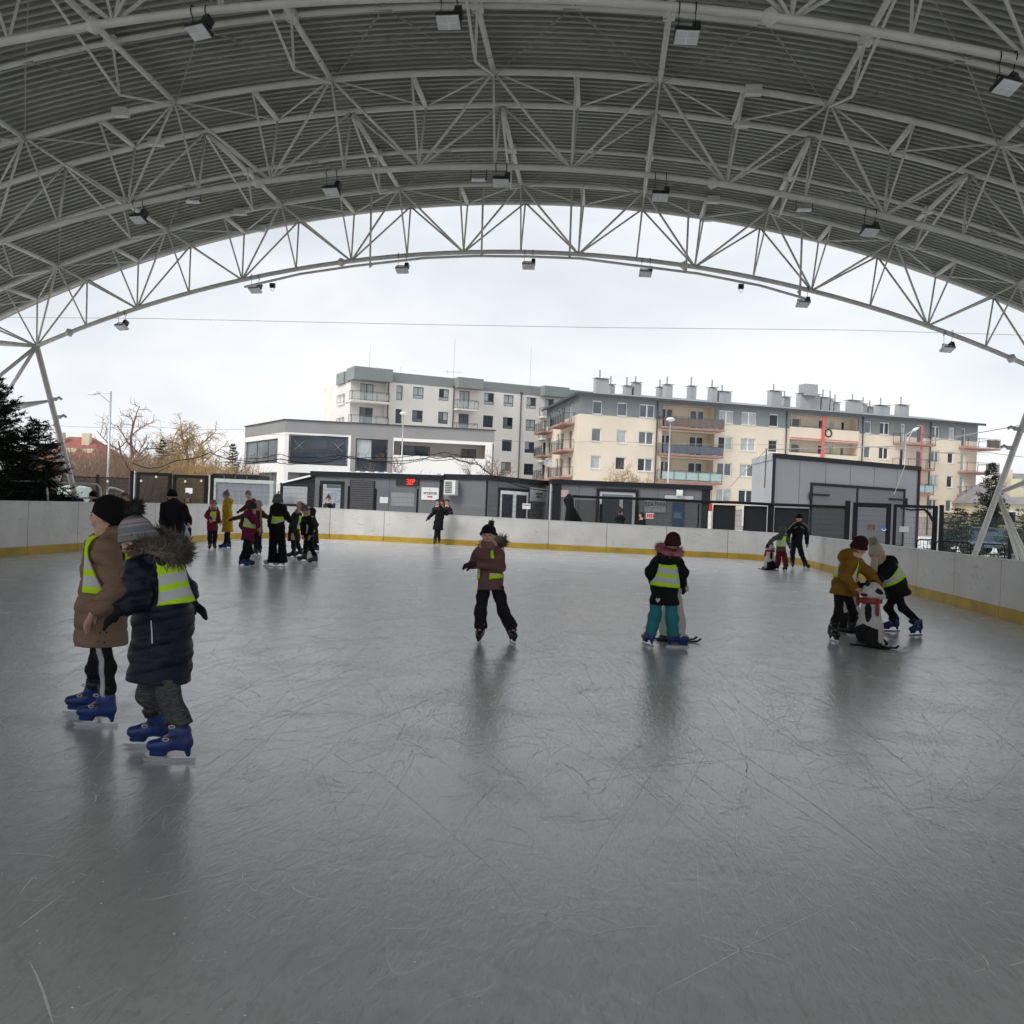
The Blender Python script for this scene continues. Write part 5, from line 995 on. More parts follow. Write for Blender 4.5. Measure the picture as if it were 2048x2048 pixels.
def polygonise(fn, lo, hi, h):
    """naive surface nets"""
    n = np.maximum(3, np.ceil((hi-lo)/h).astype(int)+1); ax = [(lo[i]+h*np.arange(n[i])).astype(np.float32) for i in range(3)]
    nc = (n+3)//4; cx = [(lo[i]+h*(4*np.arange(nc[i])+1.5)).astype(np.float32) for i in range(3)]      # coarse blocks first, fine only near the surface
    Dc = fn(np.stack(np.meshgrid(*cx, indexing='ij'), -1).reshape(-1, 3)).reshape(nc); D = np.repeat(np.repeat(np.repeat(Dc, 4, 0), 4, 1), 4, 2)[:n[0], :n[1], :n[2]].astype(np.float32)
    ii = np.argwhere(np.abs(D) < 4.8*h+.012); D[tuple(ii.T)] = fn(np.stack([ax[k][ii[:, k]] for k in range(3)], 1)) if len(ii) else 0
    D[0] = D[-1] = 9; D[:, 0] = D[:, -1] = 9; D[:, :, 0] = D[:, :, -1] = 9
    I = D < 0; c = n-1; acc = np.zeros((*c, 3), np.float32); cnt = np.zeros(c, np.float32)
    sl = lambda o: tuple(slice(o[i], o[i]+c[i]) for i in range(3))
    for a in range(3):
        for u in (0, 1):
            for v in (0, 1):
                o0 = [0, 0, 0]; o0[(a+1) % 3] = u; o0[(a+2) % 3] = v; o1 = list(o0); o1[a] = 1
                d0, d1 = D[sl(o0)], D[sl(o1)]; x = I[sl(o0)] != I[sl(o1)]; t = np.where(x, d0/np.where(x, d0-d1, 1), 0)
                for i in range(3): acc[..., i] += np.where(x, (o0[i]+(t if i == a else 0)), 0)
                cnt += x
    m = cnt > 0; idx = -np.ones(c, int); idx[m] = np.arange(m.sum())
    cell = np.argwhere(m); vs = lo+h*(cell+acc[m]/cnt[m][:, None]); fs = []
    for a in range(3):
        b, e = (a+1) % 3, (a+2) % 3; s0 = [slice(1, n[i]-1) for i in range(3)]; s0[a] = slice(0, n[a]-1); s1 = list(s0); s1[a] = slice(1, n[a])
        x0, x1 = I[tuple(s0)], I[tuple(s1)]; g = np.argwhere(x0 != x1); g0 = g.copy(); g0[:, b] += 1; g0[:, e] += 1
        if not len(g): continue
        fl = x0[tuple(g.T)]; q = []
        for db, de in ((-1, -1), (0, -1), (0, 0), (-1, 0)):
            k = g0.copy(); k[:, b] += db; k[:, e] += de; q.append(idx[tuple(k.T)])
        q = np.stack(q, 1); q[~fl] = q[~fl][:, ::-1]; fs.append(q)
    return vs, (np.concatenate(fs) if fs else np.zeros((0, 4), int))
def link_mesh(name, vs, fs, m, parent, attr=None, smooth=True):
    org = ORG[parent]; me = bpy.data.meshes.new(name); nv, nf = len(vs), len(fs)
    me.vertices.add(nv); me.vertices.foreach_set('co', (vs-org).astype(np.float32).ravel()); me.loops.add(nf*4); me.loops.foreach_set('vertex_index', fs.astype(np.int32).ravel())
    me.polygons.add(nf); me.polygons.foreach_set('loop_start', np.arange(0, nf*4, 4, dtype=np.int32)); me.polygons.foreach_set('loop_total', np.full(nf, 4, np.int32)); me.polygons.foreach_set('use_smooth', np.ones(nf, bool) if smooth else np.zeros(nf, bool))
    me.materials.append(m)
    if attr is not None: at = me.attributes.new('vt', 'FLOAT', 'POINT'); at.data.foreach_set('value', attr.astype(np.float32))
    me.update(); me.validate(); o = bpy.data.objects.new(name, me); COL.objects.link(o); o.parent = parent; ORG[o] = org; return o
_cm = {}
def cloth_m(col, rough=.85, kind='cloth', bump=.25, bs=90, var=.12):
    k = (tuple(col), rough, kind)
    if k not in _cm: _cm[k] = mat(kind, col, rough, 0, var, 9, bump, bs, .25)
    return _cm[k]
def stripe_mat(name, base, bands, bcol, brough=.35, metal=.0):
    m = mat(name, base, .75, 0, .06, 10, .15, 60, .3); t = m.node_tree; b = t.nodes['Principled BSDF']; src = b.inputs['Base Color'].links[0].from_socket
    a = t.nodes.new('ShaderNodeAttribute'); a.attribute_name = 'vt'; r = t.nodes.new('ShaderNodeValToRGB'); r.color_ramp.interpolation = 'CONSTANT'; el = r.color_ramp.elements; el[0].position = 0; el[0].color = (0, 0, 0, 1); el[1].position = .999; el[1].color = (0, 0, 0, 1)
    for p0, p1 in bands:
        e = el.new(p0); e.color = (1, 1, 1, 1); e = el.new(p1); e.color = (0, 0, 0, 1)
    t.links.new(a.outputs['Fac'], r.inputs[0]); mx = t.nodes.new('ShaderNodeMix'); mx.data_type = 'RGBA'; t.links.new(r.outputs[0], mx.inputs[0]); t.links.new(src, mx.inputs[6]); mx.inputs[7].default_value = (*bcol, 1); t.links.new(mx.outputs[2], b.inputs['Base Color']); return m
M['vest'] = stripe_mat('high_visibility_vest', (.58, .90, .02), [(.12, .30), (.41, .60)], (.62, .63, .64))
M['vest_plain'] = mat('plain_vest_fabric', (.58, .90, .02), .75, 0, .06, 10)
M['skin'] = mat('skin', (.60, .37, .285), .55, 0, .06, 30, spec=.3); M['lip'] = mat('lips', (.36, .12, .10), .5); M['eye'] = mat('dark_eye', (.03, .02, .018), .3)
M['blade'] = mat('steel_blade', (.42, .44, .46), .3, .6); M['boot_blue'] = mat('blue_skate_shell', (.012, .034, .17), .42, 0, .2, 14); M['boot_black'] = mat('black_skate_boot', (.012, .012, .014), .5); M['boot_grey'] = mat('grey_skate_boot', (.06, .06, .065), .5); M['boot_white'] = mat('white_skate_boot', (.55, .55, .54), .5)
HF = unit(V(_fw[0], _fw[1], 0)); HR = V(HF[1], -HF[0], 0); UP = V(0, 0, 1)
def facing(deg): a = radians(deg); return -cos(a)*HF+sin(a)*HR, cos(a)*HR+sin(a)*HF      # forward, person's left
def folds(P, amp, seed):
    x, y, z = P.T; return amp*(np.sin(23*x+9*z+seed)+.8*np.sin(61*z+27*x+3*np.sin(14*y+seed))+np.sin(31*z+13*y+2*seed)+.7*np.sin(47*z-19*x+seed)+.6*np.sin(17*y-41*z))
def fur_ring(par, c, u, v, ru, rv, tube_r, ln, n, m, seed, a0=0, a1=2*pi, name='fur_trim'):
    r = np.random.default_rng(seed); w = np.cross(u, v); b = MB(); vs = []; fs = []
    for i in range(n):
        a = r.uniform(a0, a1); q = r.uniform(0, 2*pi); ctr = c+u*ru*cos(a)+v*rv*sin(a); rad = unit(u*ru*cos(a)+v*rv*sin(a)); nd = rad*cos(q)+w*sin(q); p = ctr+nd*tube_r*.55
        d = unit(nd+r.normal(0, .38, 3)+V(0, 0, -.15)); s = unit(np.cross(d, r.normal(0, 1, 3)))*ln*.075; L2 = ln*r.uniform(.55, 1.25); bend = r.normal(0, .22, 3)*L2
        k = len(vs); vs += [p-s, p+s, p+d*L2*.55+s*.7+bend*.3, p+d*L2*.55-s*.7+bend*.3, p+d*L2+bend]; fs += [(k, k+1, k+2, k+3), (k+3, k+2, k+4)]
    pts = [c+u*ru*cos(a)+v*rv*sin(a) for a in np.linspace(a0, a1, 25)]; b.tube(pts, tube_r*.9, 7); b.add(vs, fs); return b.build(name, m, par)
def pom(par, c, r_, m, seed, h=.02):
    r = np.random.default_rng(seed); b = MB(); n = 420 if r_ > .05 else 160; vs = []; fs = []
    b.lathe(c, [(.02*r_, -.7*r_), (.6*r_, -.4*r_), (.72*r_, 0), (.6*r_, .4*r_), (.02*r_, .7*r_)], 10)
    for i in range(n):
        d = unit(r.normal(0, 1, 3)); p = c+d*r_*.55; s = unit(np.cross(d, r.normal(0, 1, 3)))*r_*.07; k = len(vs); e = c+d*r_*r.uniform(.9, 1.25)+r.normal(0, .1, 3)*r_; vs += [p-s, p+s, e]; fs.append((k, k+1, k+2))
    b.add(vs, fs); return b.build('pompom', m, par)
def hand_prims(w, d, pn, s=1.0, curl=.5, lat=None):
    """palm, four unequal bent fingers and a thumb from the side of the palm"""
    d = unit(d); pn = unit(pn-d*(pn@d)); l = np.cross(d, pn) if lat is None else lat; pr = []
    pr.append((w, w+d*.075*s, .024*s, .030*s, (pn, 1.55)))
    for i, (o, ln) in enumerate(((-.027, .052), (-.009, .062), (.009, .058), (.026, .044))):
        a = w+d*.072*s+l*o*s; m = a+unit(d+pn*curl*.6)*ln*.55*s; e = m+unit(d*(1-.5*curl)+pn*curl*1.5)*ln*.5*s; pr += [(a, m, .0095*s, .0088*s), (m, e, .0088*s, .0072*s)]
    a = w+d*.022*s-l*.026*s; m = a+unit(d*.7-l*.8+pn*.3)*.034*s; e = m+unit(d*.9-l*.15+pn*.4)*.03*s; pr += [(a, m, .0115*s, .0105*s), (m, e, .0105*s, .0085*s)]
    return pr
PN = [0]
def person(label, S):
    PN[0] += 1; seed = PN[0]
    g = S['feet']; gl = [ground(px, py) if len(f) < 4 or True else None for f in g for px, py in [f[:2]]]
    d0 = S.get('d') or float(np.mean([depth(p) for p in gl]))
    if S.get('off_ice'): gl = [at_d(f[0], f[1], d0)*[1, 1, 0] for f in g]
    h = S.get('vox') or max(.0075, d0*.00062); near = d0 < 8; mid = d0 < 14
    J = lambda t: at_d(t[0], t[1], d0+(t[2] if len(t) > 2 else 0))
    base = np.mean(gl, 0); t = thing('person', base*[1, 1, 0], label, 'person', S.get('group', 'people at the rink'))
    fwd, sd_ = facing(S['face']); nk, pv = J(S['nk']), J(S['pv']); ax = unit(nk-pv); hc = J(S['hd']); hr = S.get('hr', .092)
    hf, hs = facing(S.get('hface', S['face'])); nod = radians(S.get('nod', 8)); hu = UP*cos(nod)+hf*sin(nod); hf = hf*cos(nod)-UP*sin(nod); tl_ = radians(S.get('tilt', 0)); hu, hs = hu*cos(tl_)+hs*sin(tl_), hs*cos(tl_)-hu*sin(tl_)
    sw = S.get('sw', .155); sf = unit(np.cross(sd_, ax)) if False else fwd
    shp = [nk-ax*S.get('sdrop', .055)+sd_*sw*s-fwd*S.get('sback', 0) for s in (1, -1)]; hip = [pv-ax*.04+sd_*.07*s for s in (1, -1)]
    def limb(v, dflt):
        out = []
        for q in v: out.append(at_d(q[0], q[1], d0+(q[2] if len(q) > 2 else dflt)))
        return out
    arms = [limb(S[k], depth(shp[i])-d0) for i, k in enumerate(('aL', 'aR'))]
    lift = [f[3] if len(f) > 3 else 0 for f in g]; ank = [gl[i]+UP*(.17+lift[i]) for i in (0, 1)]
    for i in (0, 1):
        fdx = facing(g[i][2])[0]; ank[i] = ank[i]-fdx*.045
    kn = []
    for i, q in enumerate(S['kn']):
        dk = (depth(hip[i])+depth(ank[i]))/2-d0+(q[2] if len(q) > 2 else -.03); kn.append(at_d(q[0], q[1], d0+dk))
    # ---- body
    prr = S['pants'].get('r', (.08, .066, .06))
    B = [(pv, nk, .11, .10, (fwd, 1.3)), (nk, hc-hu*hr*.5, .045, .043)]
    for i in (0, 1): B += [(shp[i], arms[i][0], .042, .036), (arms[i][0], arms[i][1], .034, .025), (hip[i], kn[i], min(.065, prr[0]-.018), min(.05, prr[1]-.016)), (kn[i], ank[i], min(.045, prr[1]-.016), .026), (ank[i], ank[i]+facing(g[i][2])[0]*.10-UP*.05, .027, .022)]
    Hd = [(hc-hf*hr*.10, hc+hf*hr*.04, hr*.98, hr*.92, (hs, 1.1)), (hc+hf*hr*.22-hu*hr*.50, hc+hf*hr*.38-hu*hr*.70, hr*.58, hr*.42), (hc+hf*hr*.82+hu*hr*.05, hc+hf*hr*1.06-hu*hr*.20, hr*.06, hr*.11), (hc+hf*hr*.72-hu*hr*.56-hs*hr*.13, hc+hf*hr*.72-hu*hr*.56+hs*hr*.13, hr*.13, hr*.13), (hc+hf*hr*.60-hu*hr*.86, hc+hf*hr*.58-hu*hr*.88, hr*.20, hr*.20),
          (hc+hs*hr*.9-hu*hr*.1, hc+hs*hr*.93-hu*hr*.25, hr*.15, hr*.11), (hc-hs*hr*.9-hu*hr*.1, hc-hs*hr*.93-hu*hr*.25, hr*.15, hr*.11), (hc+hf*hr*.52-hu*hr*.26+hs*hr*.36, hc+hf*hr*.52-hu*hr*.26-hs*hr*.36, hr*.34, hr*.34)]
    hp = []; gcol = S.get('glove')
    for i in (0, 1):
        wr = arms[i][1]; dr_ = unit(arms[i][2]-wr) if len(arms[i]) > 2 else unit(wr-arms[i][0]); pn = unit(S.get('palm', -UP*.4+fwd*.3-sd_*(1-2*i)*.6)); hp.append(hand_prims(wr, dr_, pn, S.get('hs', .92), S.get('curl', .45)))
    bp = B+Hd+([] if gcol else hp[0]+hp[1]); lo, hi = bounds(bp, .03); hb = max(.006 if mid else .0095, h*.8)
    def bodyf(P):
        d = union(P, B, .035); e = union(P, Hd, hr*.16); d = smin(d, e, .02)
        for q in ([] if gcol else hp): d = smin(d, union(P, q, .006), .01)
        return d
    link_mesh('body', *polygonise(bodyf, lo, hi, hb), M['skin'], t)
    if S.get('eyes', True):
        for s in (1, -1):
            e = MB(); c = hc+hf*hr*.885+hs*hr*.33*s+hu*hr*.02; e.lathe(c, [(.01*hr, -.05*hr), (.13*hr, -.02*hr), (.14*hr, .03*hr), (.01*hr, .06*hr)], 8, ax=(hs, hu*.6, hf)); e.build('eye', M['eye'], t)
            e = MB(); c = hc+hf*hr*.86+hs*hr*.34*s+hu*hr*.24; e.box(c, (hr*.17, hr*.04, hr*.035), (hs, hf, hu)); e.build('eyebrow', S['hairm'] if 'hairm' in S else M['bark'], t)
        e = MB(); c = hc+hf*hr*.875-hu*hr*.56; e.lathe(c, [(.01*hr, -.04*hr), (.22*hr, 0), (.2*hr, .02*hr), (.01*hr, .05*hr)], 10, ax=(hs, hu*.35, hf)); e.build('mouth', M['lip'], t)
    # ---- coat
    C = S['coat']; cm = C.get('m') or cloth_m(C['col'], C.get('rough', .8)); hem = J(C['hem']); dn = unit(hem-pv) if np.linalg.norm(hem-pv) > .06 else -ax; r1, r2, r3 = C.get('r', (.135, .15, .165)); flat = C.get('flat', 1.28)
    T = [(pv+ax*.02, nk-ax*.09, r2, r1, (fwd, flat)), (pv, hem, r2, r3, (fwd, C.get('hflat', 1.15))), (shp[0]-ax*.03, shp[1]-ax*.03, .075, .075), (nk-ax*.03, nk+ax*.045, .074, .060)]
    Sl = []; sr = C.get('sl', (.072, .062, .05))
    for i in (0, 1): Sl.append([(shp[i]-ax*.01, arms[i][0], sr[0], sr[1]), (arms[i][0], arms[i][1]+(arms[i][1]-arms[i][0])*-.06, sr[1], sr[2])])
    Ho = []
    if C.get('hood'): Ho = [(nk-fwd*.075-ax*.005+sd_*.05, nk-fwd*.075-ax*.005-sd_*.05, .085*C['hood'], .085*C['hood'])]
    if C.get('hood_up'): Ho = [(hc-hf*hr*.25, hc-hf*hr*.15-hu*hr*.3, hr*1.28, hr*1.25), (hc-hf*hr*.3-hu*hr*.4, nk, hr*1.05, .085)]
    q = C.get('quilt')
    def coatf(P, full=True):
        d = union(P, T, .05)
        if full:
            for i in (0, 1): d = smin(d, np.maximum(union(P, Sl[i], .02), (P-arms[i][1])@unit(arms[i][1]-arms[i][0])), .028)
            if Ho: d = smin(d, union(P, Ho, .03), .03)
        d = d+folds(P, C.get('fold', .0034), seed)
        if q: d = d-q[0]*(np.abs(np.sin(pi*((P-hem)@ax)/q[1]))**.35-.7)
        d = np.maximum(d, -((P-hem)@(-dn)))
        if C.get('hood_up'): d = np.maximum(d, -(np.linalg.norm(P-(hc+hf*hr*.75-hu*hr*.05), axis=1)-hr*.95))
        return d
    allp = T+Sl[0]+Sl[1]+Ho; lo, hi = bounds(allp, .03); co = link_mesh('coat', *polygonise(coatf, lo, hi, h), cm, t)
    # ---- vest
    if S.get('vest'):
        v = S['vest']; a0, a1 = v.get('a', (.02, None)); tot = float((nk-pv)@ax); a1 = a1 or tot+.03; opn = v.get('open')
        def vestf(P):
            d = union(P, T, .05)-(q[0]*.4 if q else 0); d = np.maximum(d-.019, .002-d); a = (P-pv)@ax; d = np.maximum(d, np.maximum(a0-a, a-a1))
            for s in Sl: d = np.maximum(d, -(rcone(P, *s[0])-.034)); d = np.maximum(d, -(rcone(P, *s[1])-.028))
            d = np.maximum(d, -(np.linalg.norm(P-(nk+fwd*.05+ax*.02), axis=1)-.105)); d = np.maximum(d, -(np.linalg.norm(P-(nk-fwd*.05+ax*.02), axis=1)-.085))
            if opn is not None: d = np.maximum(d, (P-nk)@fwd-opn) if not v.get('slit') else np.maximum(d, np.minimum((P-nk)@fwd, v['slit']-np.abs((P-nk)@sd_)))
            if v.get('narrow', opn is None or bool(v.get('slit'))): d = np.maximum(d, np.minimum(np.abs((P-nk)@sd_)-(sw-v.get('cut', .0)), a-(tot-.17)))
            if v.get('tilt'): d = np.maximum(d, a0+v['tilt']*((P-pv)@sd_)-a)
            return d
        lo, hi = bounds(T, .05); vs, fs = polygonise(vestf, lo, hi, min(h, .011)); a = ((vs-pv)@ax-a0)/(a1-a0)
        if len(vs): link_mesh('high_visibility_vest', vs, fs, M['vest'], t, a)
    # ---- trousers
    Pn = S['pants']; rr = Pn.get('r', (.08, .066, .06)); L_ = []
    for i in (0, 1): L_.append([(hip[i], kn[i], rr[0], rr[1]), (kn[i], ank[i]+UP*Pn.get('cuff', .0), rr[1], rr[2])])
    pb = [(hip[0]+ax*.06, hip[1]+ax*.06, .10, .10)]
    def pantf(P):
        d = union(P, pb, .03)
        for s in L_: d = smin(d, union(P, s, .03), .012)
        d = d+folds(P, .0026, seed+3)
        if (pv-hem)@ax > .06: d = np.maximum(d, np.where((P-hem)@(-dn) > .035, union(P, T, .05)+.016, -9))      # trousers stay inside the coat
        for i in (0, 1):
            w = ank[i]+UP*Pn.get('cuff', .0); lg_ = unit(kn[i]-ank[i]); d = np.where(np.linalg.norm(P-w, axis=1) < .14, np.maximum(d, -((P-w)@lg_)-.012), d)
        return d
    lo, hi = bounds(pb+L_[0]+L_[1], .03); tr = link_mesh('trousers', *polygonise(pantf, lo, hi, h), Pn.get('m') or cloth_m(Pn['col']), t)
    if Pn.get('stripe'):
        i = Pn['stripe'][0]; sdv = unit(V(*(-HF)))
        def stripef(P):
            d = union(P, L_[i], .03)+folds(P, .0026, seed+3); d = np.maximum(d-.006, -.004-d); c0, c1 = hip[i], ank[i]; tt = np.clip(((P-c0)@(c1-c0))/((c1-c0)@(c1-c0)), 0, 1); ctr = np.where((tt < .5)[:, None], c0+(kn[i]-c0)*(tt*2)[:, None], kn[i]+(c1-kn[i])*(tt*2-1)[:, None]); o = P-ctr
            return np.maximum(np.maximum(d, np.abs(o@HR+.012)-Pn['stripe'][1]), -(o@sdv))
        lo, hi = bounds(L_[i], .03); vs, fs = polygonise(stripef, lo, hi, h*.8); link_mesh('side_stripe', vs, fs, Pn['stripe'][2], tr)
    # ---- skates
    bm = M['boot_'+S.get('boot', 'blue')]; ks = S.get('ss', .94)
    for i in (0, 1):
        fdx, fsx = facing(g[i][2]); o = gl[i]+UP*lift[i]; pt_ = radians(g[i][4]) if len(g[i]) > 4 else 0; fd2 = fdx*cos(pt_)+UP*sin(pt_); uu = UP*cos(pt_)-fdx*sin(pt_)
        P_ = lambda a, z, s=0: o+fd2*a*ks+uu*z*ks+fsx*s*ks
        Bt = [(P_(-.07, .108), P_(.05, .106), .037*ks, .040*ks, (fsx, 1.08)), (P_(.05, .105), P_(.125, .097), .040*ks, .034*ks), (P_(-.055, .12), P_(-.045, .14)+unit(kn[i]-ank[i])*.105*ks, .041*ks, .050*ks), (P_(.0, .13), P_(-.02, .19), .040*ks, .044*ks), (P_(-.05, .12), ank[i], .042*ks, .047*ks)]
        Ch = [(P_(.055, .052), P_(.125, .050), .020*ks, .017*ks), (P_(.06, .07), P_(.11, .07), .022*ks, .02*ks), (P_(-.082, .040), P_(-.075, .09), .014*ks, .026*ks)]
        def bootf(P): return np.maximum(np.minimum(union(P, Bt, .03*ks), union(P, Ch, .012)), -(((P-o)@uu)-.019*ks))
        lo, hi = bounds(Bt+Ch, .03); bo = link_mesh('skate', *polygonise(bootf, lo, hi, min(h, .012)), bm, t)
        bl = MB(); pr_ = [(-.125, .010), (-.12, .002), (-.10, 0), (.13, 0), (.165, .005), (.176, .016), (.168, .022), (-.125, .022)]; n = len(pr_); vs = [P_(a, z, s*.0025) for s in (-1, 1) for a, z in pr_]
        bl.add(vs, [tuple(range(n))[::-1], tuple(range(n, 2*n))]+[(j, (j+1) % n, n+(j+1) % n, n+j) for j in range(n)]); bl.build('blade', M['blade'], bo)
        if mid:
            for z0, a0_ in ((.142, .03), (.215, .0)): st = MB(); st.tube([P_(a0_+.045*cos(k)*.9-.03, z0+.012*sin(k), .052*sin(k)) for k in np.linspace(-1.9, 1.9, 13)], .008*ks, 6); st.build('strap', M['boot_black'], bo)
            for z0, a0_ in ((.142, .032), (.217, .0)): bk = MB(); bk.tube([P_(a0_+.012+.017*cos(k), z0+.009*sin(k), .047 if (fsx@HF) < 0 else -.047) for k in np.linspace(0, 2*pi, 11)], .0042*ks, 5); bk.build('buckle', M['alum'], bo)
            cf = MB(); lg_ = unit(kn[i]-ank[i]); lx = unit(np.cross(lg_, fdx)); cf.lathe(P_(-.045, .14)+lg_*.085*ks, [(.045*ks, 0), (.060*ks, .01), (.058*ks, .05), (.04*ks, .06)], 12, ax=(lx, np.cross(lg_, lx), lg_)); cf.build('boot_liner', M['boot_black'], bo, smooth=True)
    # ---- gloves
    if gcol:
        for i in (0, 1):
            pr_ = [(p[0], p[1], p[2]*1.22, p[3]*1.22, *p[4:]) for p in hp[i]]+[(arms[i][1]-unit(arms[i][1]-arms[i][0])*.05, arms[i][1], .037, .033)]; lo, hi = bounds(pr_, .02); link_mesh('glove', *polygonise(lambda P: union(P, pr_, .008), lo, hi, hb), cloth_m(gcol, .8), t)
    # ---- hat / hair / scarf
    H = S.get('hat')
    if H:
        k = H.get('k', 1.0); n = unit(hu-hf*H.get('slope', .38)); off = (H.get('off', .06)-.17)*hr; hp_ = [(hc-hf*hr*.08, hc+hu*hr*.40*k-hf*hr*.12, hr*1.10, hr*.98), *[(hc+hu*hr*a-hf*hr*b_, hc+hu*hr*c_-hf*hr*d_, hr*e, hr*f_) for a, b_, c_, d_, e, f_ in H.get('extra', [])]]
        cuff = H.get('cuff', True)
        def hatf(P):
            d = union(P, hp_, .03); a = (P-hc)@n-off
            if cuff: d = d-np.clip((hr*.42-a)/(hr*.06), 0, 1)*.008
            if H.get('rib'): d = d+.0016*np.sin(np.arctan2((P-hc)@hs, (P-hc)@hf)*34)
            d = np.maximum(d, -a); return d
        lo, hi = bounds(hp_, .04); vs, fs = polygonise(hatf, lo, hi, min(h, .009)); ho = link_mesh('hat', vs, fs, H.get('m') or cloth_m(H['col'], .95, 'knit', .5, 120), t, np.clip(((vs-hc)@n-off)/(hr*1.6), 0, .99))
        if H.get('pom'): pom(ho, hc+hu*hr*(1.36*k+.12)-hf*hr*H.get('pb', .15)+hs*hr*H.get('ps', 0), H.get('pr', .045), cloth_m(H['pom'], .95, 'fur', 0, 50, .3), seed)
    if S.get('hair'):
        hm = cloth_m(S['hair'][0], .6, 'hair', .3, 160, .3); hpz = [(hc-hf*hr*.18, hc-hf*hr*.12+hu*hr*.1, hr*1.06, hr*1.05)] if not H else [(hc-hf*hr*.35-hu*hr*.2, hc-hf*hr*.4-hu*hr*.55, hr*.75, hr*.6)]
        for st in S['hair'][1:]:
            P3 = [J(q) for q in st]
            for a, b_ in zip(P3, P3[1:]): hpz.append((a, b_, .026, .02))
        def hairf(P):
            d = union(P, hpz, .02)+.0018*np.sin(P[:, 0]*260+P[:, 1]*190+5*np.sin(P[:, 2]*20)); return d if H else np.maximum(d, np.minimum((P-hc)@hf-hr*.55, .3*hr-(P-hc)@hu))
        lo, hi = bounds(hpz, .03); link_mesh('hair', *polygonise(hairf, lo, hi, min(h, .01)), hm, t)
    if S.get('scarf'):
        sc_ = [(nk+ax*.0+fwd*.035+sd_*.03, nk+ax*.0+fwd*.035-sd_*.03, .058, .058), (nk+ax*.01-fwd*.03+sd_*.03, nk+ax*.01-fwd*.03-sd_*.03, .056, .056)]+[(J(a), J(b_), .05, .045) for a, b_ in S.get('scarf_tail', [])]
        lo, hi = bounds(sc_, .03); link_mesh('scarf', *polygonise(lambda P: union(P, sc_, .03)+folds(P, .004, seed), lo, hi, min(h, .01)), cloth_m(S['scarf'], .95, 'knit', .5, 90), t)
    if S.get('fur'):
        f_ = S['fur']; c = J(f_['c']) if 'c' in f_ else nk-fwd*.03+ax*.03; n = unit(f_.get('n', ax*.8-fwd*.4)) if not isinstance(f_.get('n'), str) else ax; u = unit(np.cross(n, fwd)); v = np.cross(n, u); fur_ring(t, c, u, v, f_.get('ru', .11), f_.get('rv', .10), f_.get('r', .035), f_.get('ln', .05), f_.get('n_', 500), cloth_m(f_['col'], .95, 'fur', 0, 50, .45), seed)
    return dict(t=t, nk=nk, pv=pv, ax=ax, fwd=fwd, sd=sd_, hc=hc, hem=hem, J=J, d0=d0, coat=co)
BLK = (.010, .010, .012); NAVY = (.008, .011, .026)
# ---------------------------------------------------------------- the two in front
hatA = cloth_m((.006, .006, .007), .95, 'knit', .5, 120)
A = person('girl in beige puffer coat and black hat, in the left foreground', dict(feet=[(199, 1452, -88), (175, 1429, -84)], d=6.35, vox=.0075, face=-88, hface=-84, hd=(214, 1032), hr=.098, nod=2, nk=(214, 1076), pv=(203, 1225), sw=.15, sdrop=.06,
    aL=[(234, 1183, -.20), (187, 1224, -.22), (176, 1245, -.22)], aR=[(205, 1180, .2), (182, 1228, .18)], kn=[(214, 1336, .0), (190, 1336, .0)], curl=.35, palm=V(*HR)*.6-UP*.2, hs=1.05,
    coat=dict(col=(.245, .155, .105), hem=(202, 1290), r=(.135, .152, .160), flat=1.0, hflat=1.0, hood=1.0, quilt=(.017, .105), sl=(.078, .070, .058), fold=.0026, rough=.6),
    vest=dict(a=(.135, .50), open=.088), sback=.055, pants=dict(col=BLK, r=(.066, .052, .047), stripe=(0, .017, cloth_m((.50, .50, .56), .8)), cuff=.05), boot='blue', hat=dict(m=hatA, off=-.02, slope=.62, k=1.1, cuff=False, extra=[(.12, .40, .20, .75, 1.04, .92)]),
    hair=[(.035, .018, .012), [(226, 1055, -.06), (222, 1085, -.09), (220, 1112, -.13)]], scarf=None))
b = MB()
for px, py in ((200.5, 1265), (213, 1265), (195, 1283), (209, 1285)): c = at_d(px, py, 6.35-.172); b.lathe(c, [(.001, -.004), (.006, -.003), (.006, .003), (.001, .004)], 8, ax=(HR, UP, -HF))
b.build('press_stud', M['ink'], A['t'])
hatB = stripe_mat('striped_knit', (.20, .215, .235), [(.24, .30), (.52, .60), (.66, .8)], (.40, .33, .36), .9)
